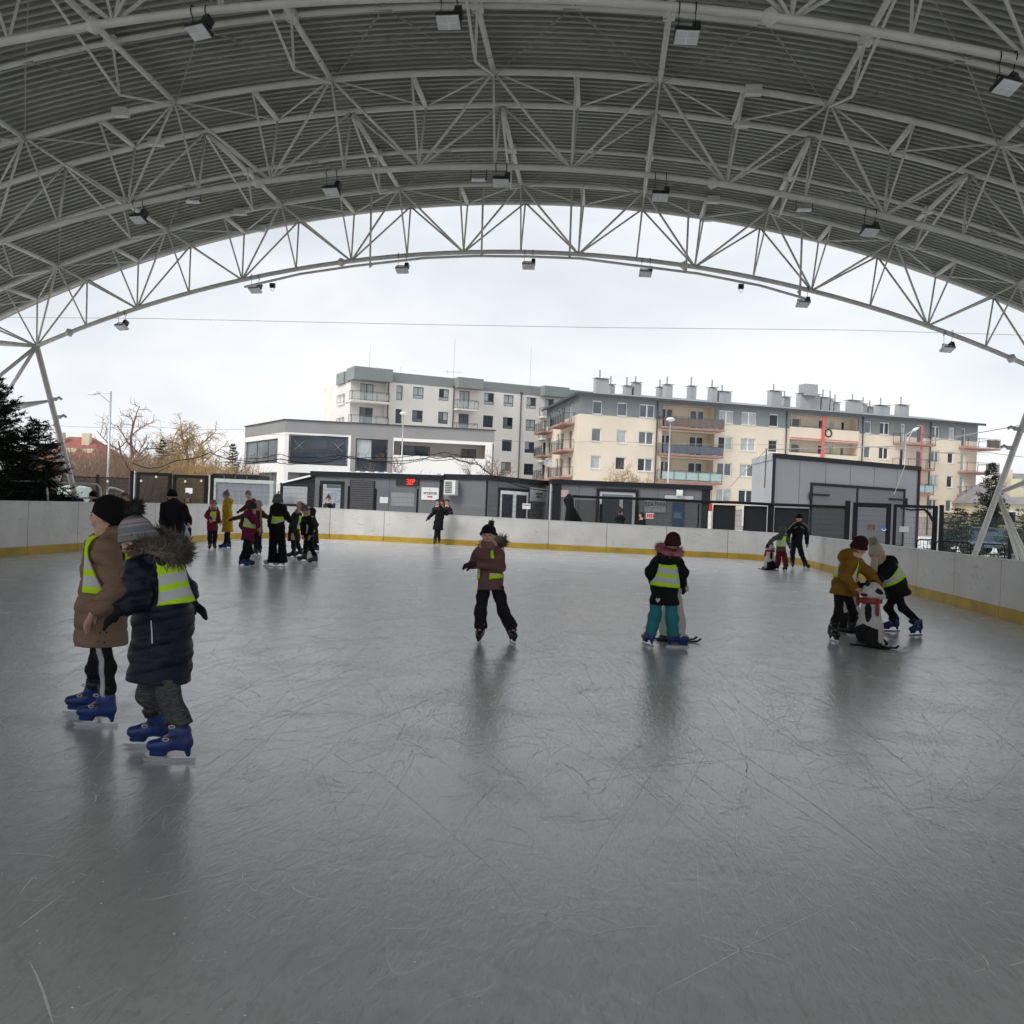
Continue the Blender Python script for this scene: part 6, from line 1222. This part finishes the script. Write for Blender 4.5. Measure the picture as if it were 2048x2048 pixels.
B_ = person('girl in navy quilted coat with grey fur hood, nearest the camera', dict(feet=[(347, 1523, -78), (305, 1494, -80)], d=5.65, vox=.0072, face=-108, hface=-98, hd=(275, 1079), hr=.098, nod=30, nk=(303, 1117), pv=(328, 1235), sw=.14, sdrop=.055,
    aL=[(276, 1196, -.20), (240, 1221, -.26), (214, 1245, -.27)], aR=[(369, 1180, .14), (383, 1203, .14), (393, 1212, .14)], kn=[(338, 1398, 0), (296, 1390, 0)], glove=(.010, .010, .012), palm=-UP, curl=.25, hs=1.0,
    coat=dict(col=NAVY, hem=(317, 1360), r=(.15, .160, .178), flat=1.05, hflat=1.0, hood=.95, quilt=(.010, .066), sl=(.082, .072, .055), rough=.45), vest=dict(a=(.055, .36), open=.10, tilt=.12),
    pants=dict(m=mat('melange_trousers', (.085, .085, .087), .9, 0, .75, 60, .3, 120, .2, stretch=(.5, .5, 5)), r=(.076, .064, .054), cuff=.04), boot='blue', hat=dict(m=hatB, off=.08, slope=.35, k=1.15, rib=True, pom=(.05, .045, .045), pr=.062, pb=.75),
    hair=[(.30, .13, .045), [(285, 1092, -.09), (288, 1108, -.1), (290, 1122, -.11)]], fur=dict(col=(.17, .145, .12), c=(321, 1094), n=V(0, 0, 1)*.95+HR*.22-HF*.25, ru=.10, rv=.125, r=.058, ln=.062, n_=4200)))
b = MB(); b.tube([at_d(302, 1241, 5.65-.168), at_d(303.5, 1262, 5.65-.172), at_d(304.5, 1287, 5.65-.176)], .0035, 5); b.build('pocket_zip', M['alum'], B_['t'])
# ---------------------------------------------------------------- centre
person('child in a mauve jacket and black trousers facing the camera at the centre', dict(feet=[(1024, 1286, 14), (959, 1286, -6)], face=-18, hface=-8, hd=(977, 1069), hr=.084, nod=4, nk=(977, 1092), pv=(981, 1160), sw=.105,
    aL=[(1002, 1133, -.04), (950, 1128, -.23), (934, 1130, -.26)], aR=[(951, 1122, -.02), (944, 1129, -.2), (930, 1132, -.23)], kn=[(1008, 1226), (961, 1226)], glove=(.06, .018, .04),
    coat=dict(col=(.175, .085, .080), hem=(981, 1178), r=(.115, .125, .152), sl=(.062, .056, .048), rough=.7), vest=dict(a=(.02, .36), open=1, slit=.06), pants=dict(col=(.016, .013, .016), r=(.075, .064, .074), cuff=.0), boot='black', hat=dict(col=(.014, .014, .015), off=.05, pom=(.04, .042, .02), pr=.045, pb=.1, ps=.3),
    fur=dict(col=(.16, .135, .10), c=(986, 1088, .08), n=V(0, 0, 1)*.7+HR*-.1+HF*.5, ru=.14, rv=.08, r=.035, ln=.055, n_=700), scarf=(.24, .13, .13)))
D_ = person('child seen from behind in a black coat, pink fur hood and turquoise trousers', dict(feet=[(1297, 1291, 200), (1352, 1295, 95)], d=11.05, face=172, hface=150, hd=(1346, 1085), hr=.086, nod=14, nk=(1336, 1112), pv=(1329, 1176), sw=.105, eyes=False,
    aL=[(1301, 1145, .02), (1309, 1168, .16)], aR=[(1366, 1146, .02), (1365, 1172, .12), (1368, 1180, .16)], kn=[(1310, 1233), (1344, 1236)], glove=BLK,
    coat=dict(col=(.008, .008, .010), hem=(1328, 1209), r=(.13, .14, .165), hood=1.05), vest=dict(a=(.02, .37), cut=-.012), pants=dict(col=(.035, .22, .26), r=(.072, .07, .068), cuff=-.02), boot='blue', hat=dict(col=(.055, .018, .024), off=-.25, slope=.3, cuff=False, k=1.05),
    fur=dict(col=(.42, .16, .19), c=(1339, 1100, -.07), n=V(0, 0, 1)*.85-HF*.45+HR*.10, ru=.125, rv=.085, r=.035, ln=.045, n_=1100)))
b = MB(); c = at_d(1315.5, 1200, 11.05-.155); b.add([c+HR*x+UP*z-HF*.012 for x, z in ((0, -.028), (.024, .0), (.022, .018), (.01, .022), (0, .012), (-.01, .022), (-.022, .018), (-.024, 0))], [tuple(range(8))]); b.build('heart_patch', M['metal'], D_['t'])
# ---------------------------------------------------------------- right group
person('child in a mustard coat and maroon hat bending over the panda skating aid', dict(feet=[(1708, 1272, 35), (1666, 1283, 8)], d=12.05, face=48, hface=40, hd=(1719, 1093), hr=.092, nod=30, nk=(1709, 1114), pv=(1687, 1170), sw=.112,
    aL=[(1742, 1150, .0), (1757, 1174, -.08), (1757, 1184, -.1)], aR=[(1688, 1154, -.2), (1712, 1178, -.26), (1722, 1180, -.26)], kn=[(1706, 1226, .05), (1677, 1224)], coat=dict(col=(.235, .115, .012), hem=(1684, 1190), r=(.14, .155, .175), hood=1.25, sl=(.075, .068, .055)),
    vest=dict(a=(.05, .36), open=1, slit=.085), pants=dict(col=BLK, r=(.066, .052, .048)), boot='black', hat=dict(col=(.048, .012, .016), off=-.16, slope=.35, rib=True, k=1.3), hair=[(.10, .06, .035)]))
person('child in a black coat with cream bobble hat and scarf pushing from the right', dict(feet=[(1784, 1263, -80), (1833, 1271, -58, 0.0)], d=13.2, face=-78, hface=-80, hd=(1752, 1106), hr=.092, nod=24, nk=(1765, 1124), pv=(1790, 1166), sw=.105,
    aL=[(1755, 1160, -.16), (1735, 1170, -.15)], aR=[(1756, 1158, .15), (1736, 1170, .12)], kn=[(1776, 1216), (1806, 1216)], glove=BLK, coat=dict(col=(.008, .008, .009), hem=(1797, 1192), r=(.14, .155, .18), hood=1.2, flat=1.05), vest=dict(a=(.03, .33), open=.09),
    pants=dict(col=(.010, .010, .014), r=(.072, .054, .05)), boot='blue', hat=dict(col=(.52, .46, .36), off=-.02, k=1.2, rib=True, pom=(.55, .48, .36), pr=.068, pb=.15), scarf=(.50, .44, .35), scarf_tail=[((1750, 1122, -.05), (1747, 1140, -.1))]))
person('small child in a grey jacket and maroon trousers beside the far right skating aid', dict(feet=[(1553, 1141, 200), (1570, 1143, 190)], face=215, hd=(1564, 1060), hr=.085, nk=(1564, 1068), pv=(1562, 1093), sw=.09, eyes=False, aL=[(1548, 1077, .0), (1537, 1088, .1)], aR=[(1575, 1080, .05), (1578, 1090, .15)], kn=[(1556, 1119), (1571, 1120)], glove=BLK,
    coat=dict(col=(.085, .085, .09), hem=(1562, 1102), r=(.12, .13, .16), hood_up=True), vest=dict(a=(.0, .30)), pants=dict(col=(.16, .018, .035), r=(.08, .075, .075), cuff=.0), boot='black', ss=.9))
H_man = person('man in a black jacket with pale chest stripes standing by the right boards', dict(feet=[(1612, 1138, 25), (1585, 1137, -15)], face=4, hd=(1598, 1036), hr=.10, nod=18, nk=(1598, 1049), pv=(1593, 1083), sw=.165, aL=[(1614, 1070, .0), (1614, 1088, -.08)], aR=[(1577, 1066, -.02), (1577, 1082, -.2)], kn=[(1603, 1108), (1585, 1105)], glove=(.10, .10, .10),
    coat=dict(col=(.008, .008, .009), hem=(1593, 1087), r=(.17, .16, .165), sl=(.085, .072, .055), hood=1.0), pants=dict(col=(.014, .017, .026), r=(.095, .075, .06)), boot='black', hat=dict(col=(.006, .006, .006), off=.05), ss=1.1))
b = MB()
for s in (-1, 1): b.bar(at_d(1598+s*3, 1053, H_man['d0']-.185), at_d(1598+s*10, 1057, H_man['d0']-.165), .05, .012)
for s in (-1, 1): b.tube([at_d(1598+s*6, 1044, H_man['d0']-.08), at_d(1598+s*14, 1050, H_man['d0']-.11), at_d(1598+s*21, 1059, H_man['d0']-.06)], .012, 5)
b.build('jacket_stripe', cloth_m((.36, .30, .27), .8), H_man['t'])
# ---------------------------------------------------------------- left groups
person('big man in black bending forward behind the fur hood', dict(feet=[(366, 1124, 15), (346, 1126, -10)], face=12, hd=(344, 991), hr=.105, nod=28, nk=(347, 1008, -.1), pv=(351, 1058, .1), sw=.19, aL=[(376, 1040, -.1), (380, 1062, -.2)], aR=[(326, 1042, -.1), (331, 1068, -.15)], kn=[(363, 1092), (346, 1092)], glove=BLK,
    coat=dict(col=(.010, .009, .012), hem=(351, 1068), r=(.205, .20, .20), sl=(.10, .085, .065), hood=1.2), pants=dict(col=(.05, .07, .12), r=(.10, .08, .07)), boot='black', hat=dict(col=(.006, .006, .006), off=.05, k=1.15), ss=1.1))
person('girl in a grey bobble hat behind the big man in black', dict(feet=[(378, 1083, 10), (370, 1083, -10)], face=8, hd=(374, 996), hr=.095, nk=(375, 1006), pv=(376, 1038), sw=.105, aL=[(387, 1024), (385, 1040, -.1)], aR=[(365, 1024), (370, 1040, -.15)], kn=[(379, 1060), (372, 1060)], coat=dict(col=(.012, .012, .015), hem=(376, 1050), r=(.13, .14, .155)), vest=dict(a=(.02, .36), open=1, slit=.09), pants=dict(col=(.012, .012, .016), r=(.075, .06, .055)), boot='black', hat=dict(col=(.17, .16, .155), off=.08, pom=(.03, .028, .028), pr=.05), hair=[(.06, .03, .02), [(369, 998, -.08), (368, 1012, -.12)], [(380, 998, -.08), (381, 1012, -.12)]]))
person('child in a crimson jacket with vest and pink hat, left of the yellow coat', dict(feet=[(429, 1099.5, 30), (419, 1100, 10)], face=22, hface=40, hd=(427, 1008), hr=.09, nk=(427, 1018), pv=(425, 1047), sw=.10, aL=[(437, 1034), (440, 1046, -.12)], aR=[(413, 1031, -.02), (420, 1040, -.2)], kn=[(430, 1075), (420, 1075)], coat=dict(col=(.20, .018, .035), hem=(425, 1061), r=(.125, .135, .155), hood=1.1), vest=dict(a=(.06, .36)), pants=dict(col=(.020, .016, .018), r=(.075, .062, .055)), boot='black', hat=dict(col=(.36, .17, .15), off=.05), scarf=(.30, .18, .15)))
person('person in a long yellow coat and grey hat seen from the side', dict(feet=[(447, 1098.5, -80), (455, 1098, -80)], face=-82, hd=(452, 990), hr=.09, nk=(454, 1002), pv=(455, 1041), sw=.10, aL=[(457, 1030, -.18), (449, 1041, -.2)], aR=[(452, 1030, .15), (446, 1040, .12)], kn=[(453, 1080), (456, 1080)], coat=dict(col=(.48, .30, .012), hem=(455, 1064), r=(.135, .15, .19), flat=1.05, hood=1.2), vest=dict(a=(.25, .38), open=.02), pants=dict(col=BLK, r=(.075, .06, .055)), boot='blue', hat=dict(col=(.17, .16, .165), off=.05, pom=(.17, .16, .165), pr=.03, pb=.6), scarf=(.15, .13, .125)))
person('child in maroon jacket and tall grey hat at the back of the left group', dict(feet=[(508, 1091, -30), (498, 1091, -40)], face=-40, hd=(496, 989), hr=.09, nk=(500, 1001), pv=(504, 1038), sw=.10, aL=[(514, 1022), (512, 1040, -.1)], aR=[(490, 1016, -.05), (479, 1022, -.15)], kn=[(508, 1066), (500, 1066)], glove=BLK, coat=dict(col=(.10, .012, .025), hem=(504, 1050), r=(.13, .14, .155), hood=1.1), pants=dict(col=BLK), boot='black', hat=dict(col=(.20, .205, .205), off=.05, k=1.3)))
N_ = person('child in a magenta jacket carrying a small brown backpack', dict(feet=[(496, 1132.5, 95), (486, 1134, 88)], face=112, hd=(505, 1016), hr=.095, nod=10, nk=(504, 1028), pv=(497, 1062), sw=.10, eyes=False, aL=[(512, 1045, .16), (517, 1055, .2)], aR=[(515, 1044, -.14), (518, 1055, -.1)], kn=[(499, 1102), (491, 1104)], coat=dict(col=(.17, .014, .065), hem=(495, 1081), r=(.13, .145, .165), flat=1.1, hood=1.2), vest=dict(a=(.08, .34), open=.08), pants=dict(col=BLK, r=(.085, .07, .062)), boot='blue', hat=dict(col=(.045, .04, .045), off=-.05, cuff=False, k=1.1)))
c = at_d(486, 1046, N_['d0']); pr_ = [(c+UP*.06, c-UP*.07, .075, .085, (HR, 1.3)), (c-HR*.04-UP*.06, c-HR*.04-UP*.02, .05, .05)]; lo, hi = bounds(pr_, .03)
bpk = thing('backpack', c, 'small brown backpack on the magenta jacket', 'backpack'); link_mesh('bag', *polygonise(lambda P: union(P, pr_, .02), lo, hi, .012), cloth_m((.035, .016, .012), .6), bpk); b = MB(); b.tube([c+UP*.1+HR*.02, c+UP*.16+HR*.14, c+UP*.02+HR*.19-HF*.05, c-UP*.1+HR*.06], .014, 6); b.build('strap', cloth_m((.035, .016, .012), .6), bpk)
person('girl in a brown jacket with cream hat and both arms spread', dict(feet=[(517, 1110.5, -20), (509, 1111.5, -30)], face=-15, hd=(517, 1010), hr=.09, nk=(517, 1021), pv=(514, 1053), sw=.105, aL=[(530, 1032, -.02), (541, 1036, -.05)], aR=[(487, 1032, -.12), (465, 1038, -.2)], kn=[(518, 1082), (511, 1082)], glove=(.08, .012, .02), coat=dict(col=(.10, .035, .022), hem=(514, 1066), r=(.125, .135, .15)), pants=dict(col=BLK, r=(.075, .06, .06)), boot='black', hat=dict(col=(.42, .36, .31), off=.02, k=1.15), hair=[(.38, .25, .12), [(521, 1016, -.12), (522, 1035, -.15), (521, 1055, -.15), (519, 1070, -.15)]]))
person('skater in black with flared trousers and yellow-green sash seen from behind', dict(feet=[(541, 1133, -100), (560, 1134, -95)], face=176, hface=160, hd=(556, 1001), hr=.105, nk=(559, 1020), pv=(555, 1057), sw=.13, eyes=False, aL=[(541, 1043, .05), (540, 1054, .1)], aR=[(579, 1040, .02), (584, 1045, .15)], kn=[(546, 1092), (564, 1092)], glove=BLK, coat=dict(col=(.007, .007, .008), hem=(555, 1060), r=(.145, .14, .14), hood=1.7, sl=(.075, .065, .05)), vest=dict(a=(.10, .27), tilt=-.45), pants=dict(col=(.006, .006, .007), r=(.105, .085, .115), cuff=-.06), boot='white', hat=dict(col=(.14, .14, .15), off=-.15, k=1.2, pom=(.12, .12, .13), pr=.03), ss=1.05, hair=[(.012, .008, .007), [(561, 1015, -.16), (563, 1030, -.2)]]))
person('child in a long dark olive coat with cream hat and vest', dict(feet=[(584, 1116.5, -85), (598, 1113.5, -80)], face=-110, hd=(600, 1013), hr=.09, nod=14, nk=(595, 1025), pv=(588, 1056), sw=.10, aL=[(589, 1045, -.15), (586, 1065, -.15)], aR=[(600, 1044, .15), (594, 1060, .2)], kn=[(587, 1095), (597, 1095)], coat=dict(col=(.022, .02, .014), hem=(588, 1082), r=(.13, .15, .18)), vest=dict(a=(.0, .34), open=.06), pants=dict(col=(.016, .016, .02), r=(.07, .055, .05)), boot='black', hat=dict(col=(.50, .42, .32), off=-.1, k=1.3, cuff=False), hair=[(.30, .20, .11), [(594, 1020, -.1), (592, 1034, -.12)]]))
person('child in black with a grey bobble hat looking down, front of the right trio', dict(feet=[(627, 1128, -70), (606, 1124, -78)], face=-45, hface=-55, hd=(610, 1020), hr=.09, nod=30, nk=(613, 1033), pv=(618, 1066), sw=.10, aL=[(625, 1050, -.1), (620, 1072, -.15)], aR=[(605, 1050, -.08), (606, 1070, -.05)], kn=[(622, 1096), (611, 1096)], coat=dict(col=(.008, .008, .01), hem=(618, 1075), r=(.12, .125, .135)), vest=dict(a=(.0, .34), open=1, slit=.10), pants=dict(col=(.010, .010, .014), r=(.075, .058, .05)), boot='grey', hat=dict(col=(.17, .155, .165), off=.05, k=1.1, pom=(.16, .12, .10), pr=.045)))
person('child in a dark brown hooded coat half hidden at the right of the trio', dict(feet=[(631, 1105, -70), (621, 1106, -80)], face=-60, hd=(622, 1023), hr=.09, nod=15, nk=(624, 1035), pv=(627, 1064), sw=.10, aL=[(633, 1050, -.05), (628, 1068, -.1)], aR=[(618, 1050), (617, 1068)], kn=[(629, 1090), (622, 1090)], coat=dict(col=(.020, .014, .013), hem=(627, 1087), r=(.13, .15, .17), hood_up=True), pants=dict(col=BLK), boot='blue'))
person('woman in a long black coat standing at the gate in the far boards', dict(feet=[(878, 1089, 5), (869, 1089.5, -5)], face=3, hd=(884, 1005), hr=.10, nod=12, nk=(882, 1016), pv=(877, 1046), sw=.135, aL=[(893, 1028), (899, 1025, -.15)], aR=[(863, 1030), (855, 1038, -.2)], kn=[(877, 1068), (872, 1068)], glove=(.10, .04, .12), coat=dict(col=(.007, .007, .008), hem=(876, 1060), r=(.16, .17, .20), sl=(.08, .07, .055)), pants=dict(col=BLK, r=(.08, .065, .06)), boot='black', hat=dict(col=(.045, .03, .028), off=.2, slope=.6), hair=[(.035, .022, .018), [(880, 1006, -.08), (878, 1022, -.14)], [(888, 1006, -.08), (889, 1022, -.14)]]))
def onlooker(label, px, py, d, col, hair, hatc=None, face=0, hr=.10, pz=None, arms=None):
    S = dict(off_ice=True, feet=[(px+4, 1075, face), (px-4, 1075, face)], d=d, face=face, hd=(px, py), hr=hr, nk=(px, py+12*40/d*.9), pv=(px, py+44*40/d*.9), sw=.135, aL=[(px+11*40/d, py+32*40/d), (px+9*40/d, py+46*40/d)], aR=[(px-11*40/d, py+32*40/d), (px-9*40/d, py+46*40/d)], kn=[(px+4, py+66*40/d), (px-4, py+66*40/d)], coat=dict(col=col, hem=(px, py+50*40/d), r=(.15, .15, .16), hood=1.1), pants=dict(col=BLK), boot='black')
    if arms: S.update(arms)
    if hatc: S['hat'] = dict(col=hatc, off=.1, pom=hatc, pr=.04)
    if hair: S['hair'] = [hair]
    return person(label, S)
onlooker('dark-haired onlooker behind the left shoulder of the woman at the gate', 875, 1004, 39.0, (.010, .010, .012), (.03, .018, .014)); onlooker('dark-haired onlooker behind the right shoulder of the woman at the gate', 894, 1004, 39.3, (.010, .010, .012), (.03, .018, .014))
onlooker('small child in black and yellow hat leaning over the far boards', 657, 997, 38.6, (.008, .008, .010), None, (.045, .045, .02), 20, .09, arms=dict(aL=[(668, 1010, -.2), (668, 1019, -.75)], aR=[(651, 1010, -.2), (654, 1016, -.75)], vest=dict(a=(.1, .4), open=1, slit=.1)))
onlooker('dark figure with a brown hat behind the boards before the cloakroom door', 1240, 1022, 38.0, (.007, .007, .008), (.05, .03, .025), (.05, .032, .025), 180); onlooker('dark figure behind the boards left of the cloakroom poster', 1283, 1030, 38.0, (.006, .006, .007), (.012, .010, .010), None, -60)
person('person in dark clothes leaning on the left boards', dict(feet=[(196, 1097, -60), (188, 1099, -70)], face=-62, hd=(186, 992), hr=.098, nod=10, nk=(184, 1005), pv=(187, 1046), sw=.135, aL=[(176, 1022, -.15), (160, 1010, -.1)], aR=[(176, 1020, .2), (158, 1008, .3)], kn=[(192, 1073), (186, 1073)], glove=BLK, coat=dict(col=(.010, .011, .016), hem=(187, 1056), r=(.15, .15, .16), hood=1.2), pants=dict(col=(.012, .014, .022), r=(.09, .07, .06)), boot='black', hat=dict(col=(.006, .006, .007), off=.05)))
person('brown-haired person mostly hidden behind the black hat', dict(feet=[(266, 1094, 0), (256, 1094, 0)], face=10, hd=(250, 993), hr=.10, nk=(254, 1006), pv=(259, 1046), sw=.13, aL=[(272, 1026), (272, 1044)], aR=[(244, 1026), (246, 1044)], kn=[(264, 1072), (257, 1072)], coat=dict(col=(.02, .02, .025), hem=(259, 1056), r=(.15, .15, .16)), pants=dict(col=BLK), boot='black', hair=[(.10, .06, .04)]))
# ---------------------------------------------------------------- skating aids
def aid_mat(name, fn):      # white shell with black patches given by an attribute
    return stripe_mat(name, (.62, .61, .585), [(.5, .998)], (.008, .008, .009))
M['aid'] = aid_mat('moulded_plastic', None); M['aid_red'] = mat('red_scarf_paint', (.30, .022, .03), .5, 0, .12, 20); M['aid_black'] = mat('black_moulding', (.010, .010, .011), .5)
def skating_aid(label, px, py, face, hgt, kind, d=None, pale=None, plain=False):
    o = ground(px, py) if d is None else at_d(px, py, d)*[1, 1, 0]; s = hgt/.80; f_, l_ = facing(face); t = thing('skating_aid', o*[1, 1, 0], label, 'skating aid', 'animal shaped skating aids')
    P_ = lambda a, b_, z: o+(f_*a+l_*b_+UP*z)*s
    Bd = [(P_(0, 0, .16), P_(0, 0, .22), .145*s, .15*s), (P_(0, 0, .22), P_(0, 0, .48), .145*s, .108*s)]; Hh = [(P_(.01, 0, .655), P_(.02, 0, .665), .118*s, .112*s, (f_, 1.0)), (P_(.10, 0, .63), P_(.135, 0, .625), .06*s, .048*s)]; Er = [(P_(-.01, .075, .755), P_(-.01, .08, .765), .034*s, .032*s), (P_(-.01, -.075, .755), P_(-.01, -.08, .765), .034*s, .032*s)]
    Ft = [(P_(.05, .09, .06), P_(.13, .10, .05), .06*s, .05*s), (P_(.05, -.09, .06), P_(.13, -.10, .05), .06*s, .05*s)]
    allp = Bd+Hh+Ft+[(P_(0, 0, .08), P_(0, 0, .1), .13*s, .14*s)]
    def fn(P): return np.maximum(smin(union(P, Bd+[allp[-1]], .05*s), smin(union(P, Hh, .03*s), union(P, Ft, .03), .02), .035*s), -(P[:, 2]-.03*s))
    lo, hi = bounds(allp, .03); vs, fs = polygonise(fn, lo, hi, .011 if depth(o) < 16 else .018)
    q = (vs-o)/s; a_, b_, z_ = q@f_, q@l_, q[:, 2]; R_ = np.hypot(a_, b_)
    low = (z_ < .29-.06*np.abs(a_)/.15) & ~((np.abs(b_) < .062) & (a_ > .03)); eye = ((np.hypot(np.abs(b_)-.048, z_-.675) < .036) & (a_ > .04)); arm = ((np.hypot((a_-.02-.12*(.5-z_))*1.5, (z_-.43)*.5) < .062) & (np.abs(b_) > .06))
    msk = (low | eye | arm) if not plain else (z_ < .075)
    o1 = link_mesh('body', vs, fs, pale or M['aid'], t, np.where(msk, .7, .1).astype(float))
    if not plain:
        lo, hi = bounds(Er, .02); link_mesh('ears', *polygonise(lambda P: union(P, Er, .005), lo, hi, .011), M['aid_black'], t)
        Sc = [(P_(.0, .03, .555), P_(.0, -.03, .555), .118*s, .118*s), (P_(.115, -.05, .54), P_(.125, -.07, .42), .032*s, .040*s)]; lo, hi = bounds(Sc, .02)
        def scf(P): d_ = rcone(P, *Sc[0]); d_ = np.maximum(d_, np.abs(P[:, 2]-(o[2]+.555*s))-.034*s); return np.minimum(d_, rcone(P, *Sc[1], (l_*.3+f_*.95, 1.8)))
        link_mesh('scarf', *polygonise(scf, lo, hi, .011), M['aid_red'], t); n_ = MB(); n_.lathe(P_(.178, 0, .645), [(.002, -.012), (.02*s, 0), (.002, .014)], 8, ax=(l_, UP, f_)); n_.build('nose', M['aid_black'], t)
        for k in (1, -1):
            hb_ = MB(); hb_.tube([P_(.0, .09*k, .62), P_(-.02, .19*k, .63)], .018*s, 8); hb_.build('handle', M['aid_black'], t)
    for k in (1, -1):
        r_ = MB(); pts = [P_(-.2, .085*k, .016), P_(.22, .085*k, .014), P_(.29, .085*k, .022), P_(.325, .085*k, .05)]; r_.tube(pts, .013*s, 6); r_.build('runner', M['aid_black'], t)
    bs = MB(); bs.lathe(P_(0, 0, .03), [(.10*s, 0), (.155*s, .005), (.15*s, .03), (.1*s, .035)], 16); bs.build('base', M['aid_black'], t)
skating_aid('panda skating aid with red scarf held by the child in mustard', 1738, 1294, 42, .80, 'panda')
skating_aid('second panda skating aid half hidden behind the mustard coat', 1697, 1266, 60, .78, 'panda', d=13.2)
skating_aid('white skating aid behind the turquoise trousers', 1343, 1290, 95, .80, 'plain', d=11.55, plain=True)
skating_aid('small panda skating aid at the far right by the grey jacket', 1539, 1140, -70, .78, 'panda')
skating_aid('pale blue skating aid in front of the girl with the grey bobble hat', 371, 1088, -60, .62, 'plain', plain=True, pale=stripe_mat('pale_blue_plastic', (.40, .48, .58), [(.5, .998)], (.30, .34, .42)))
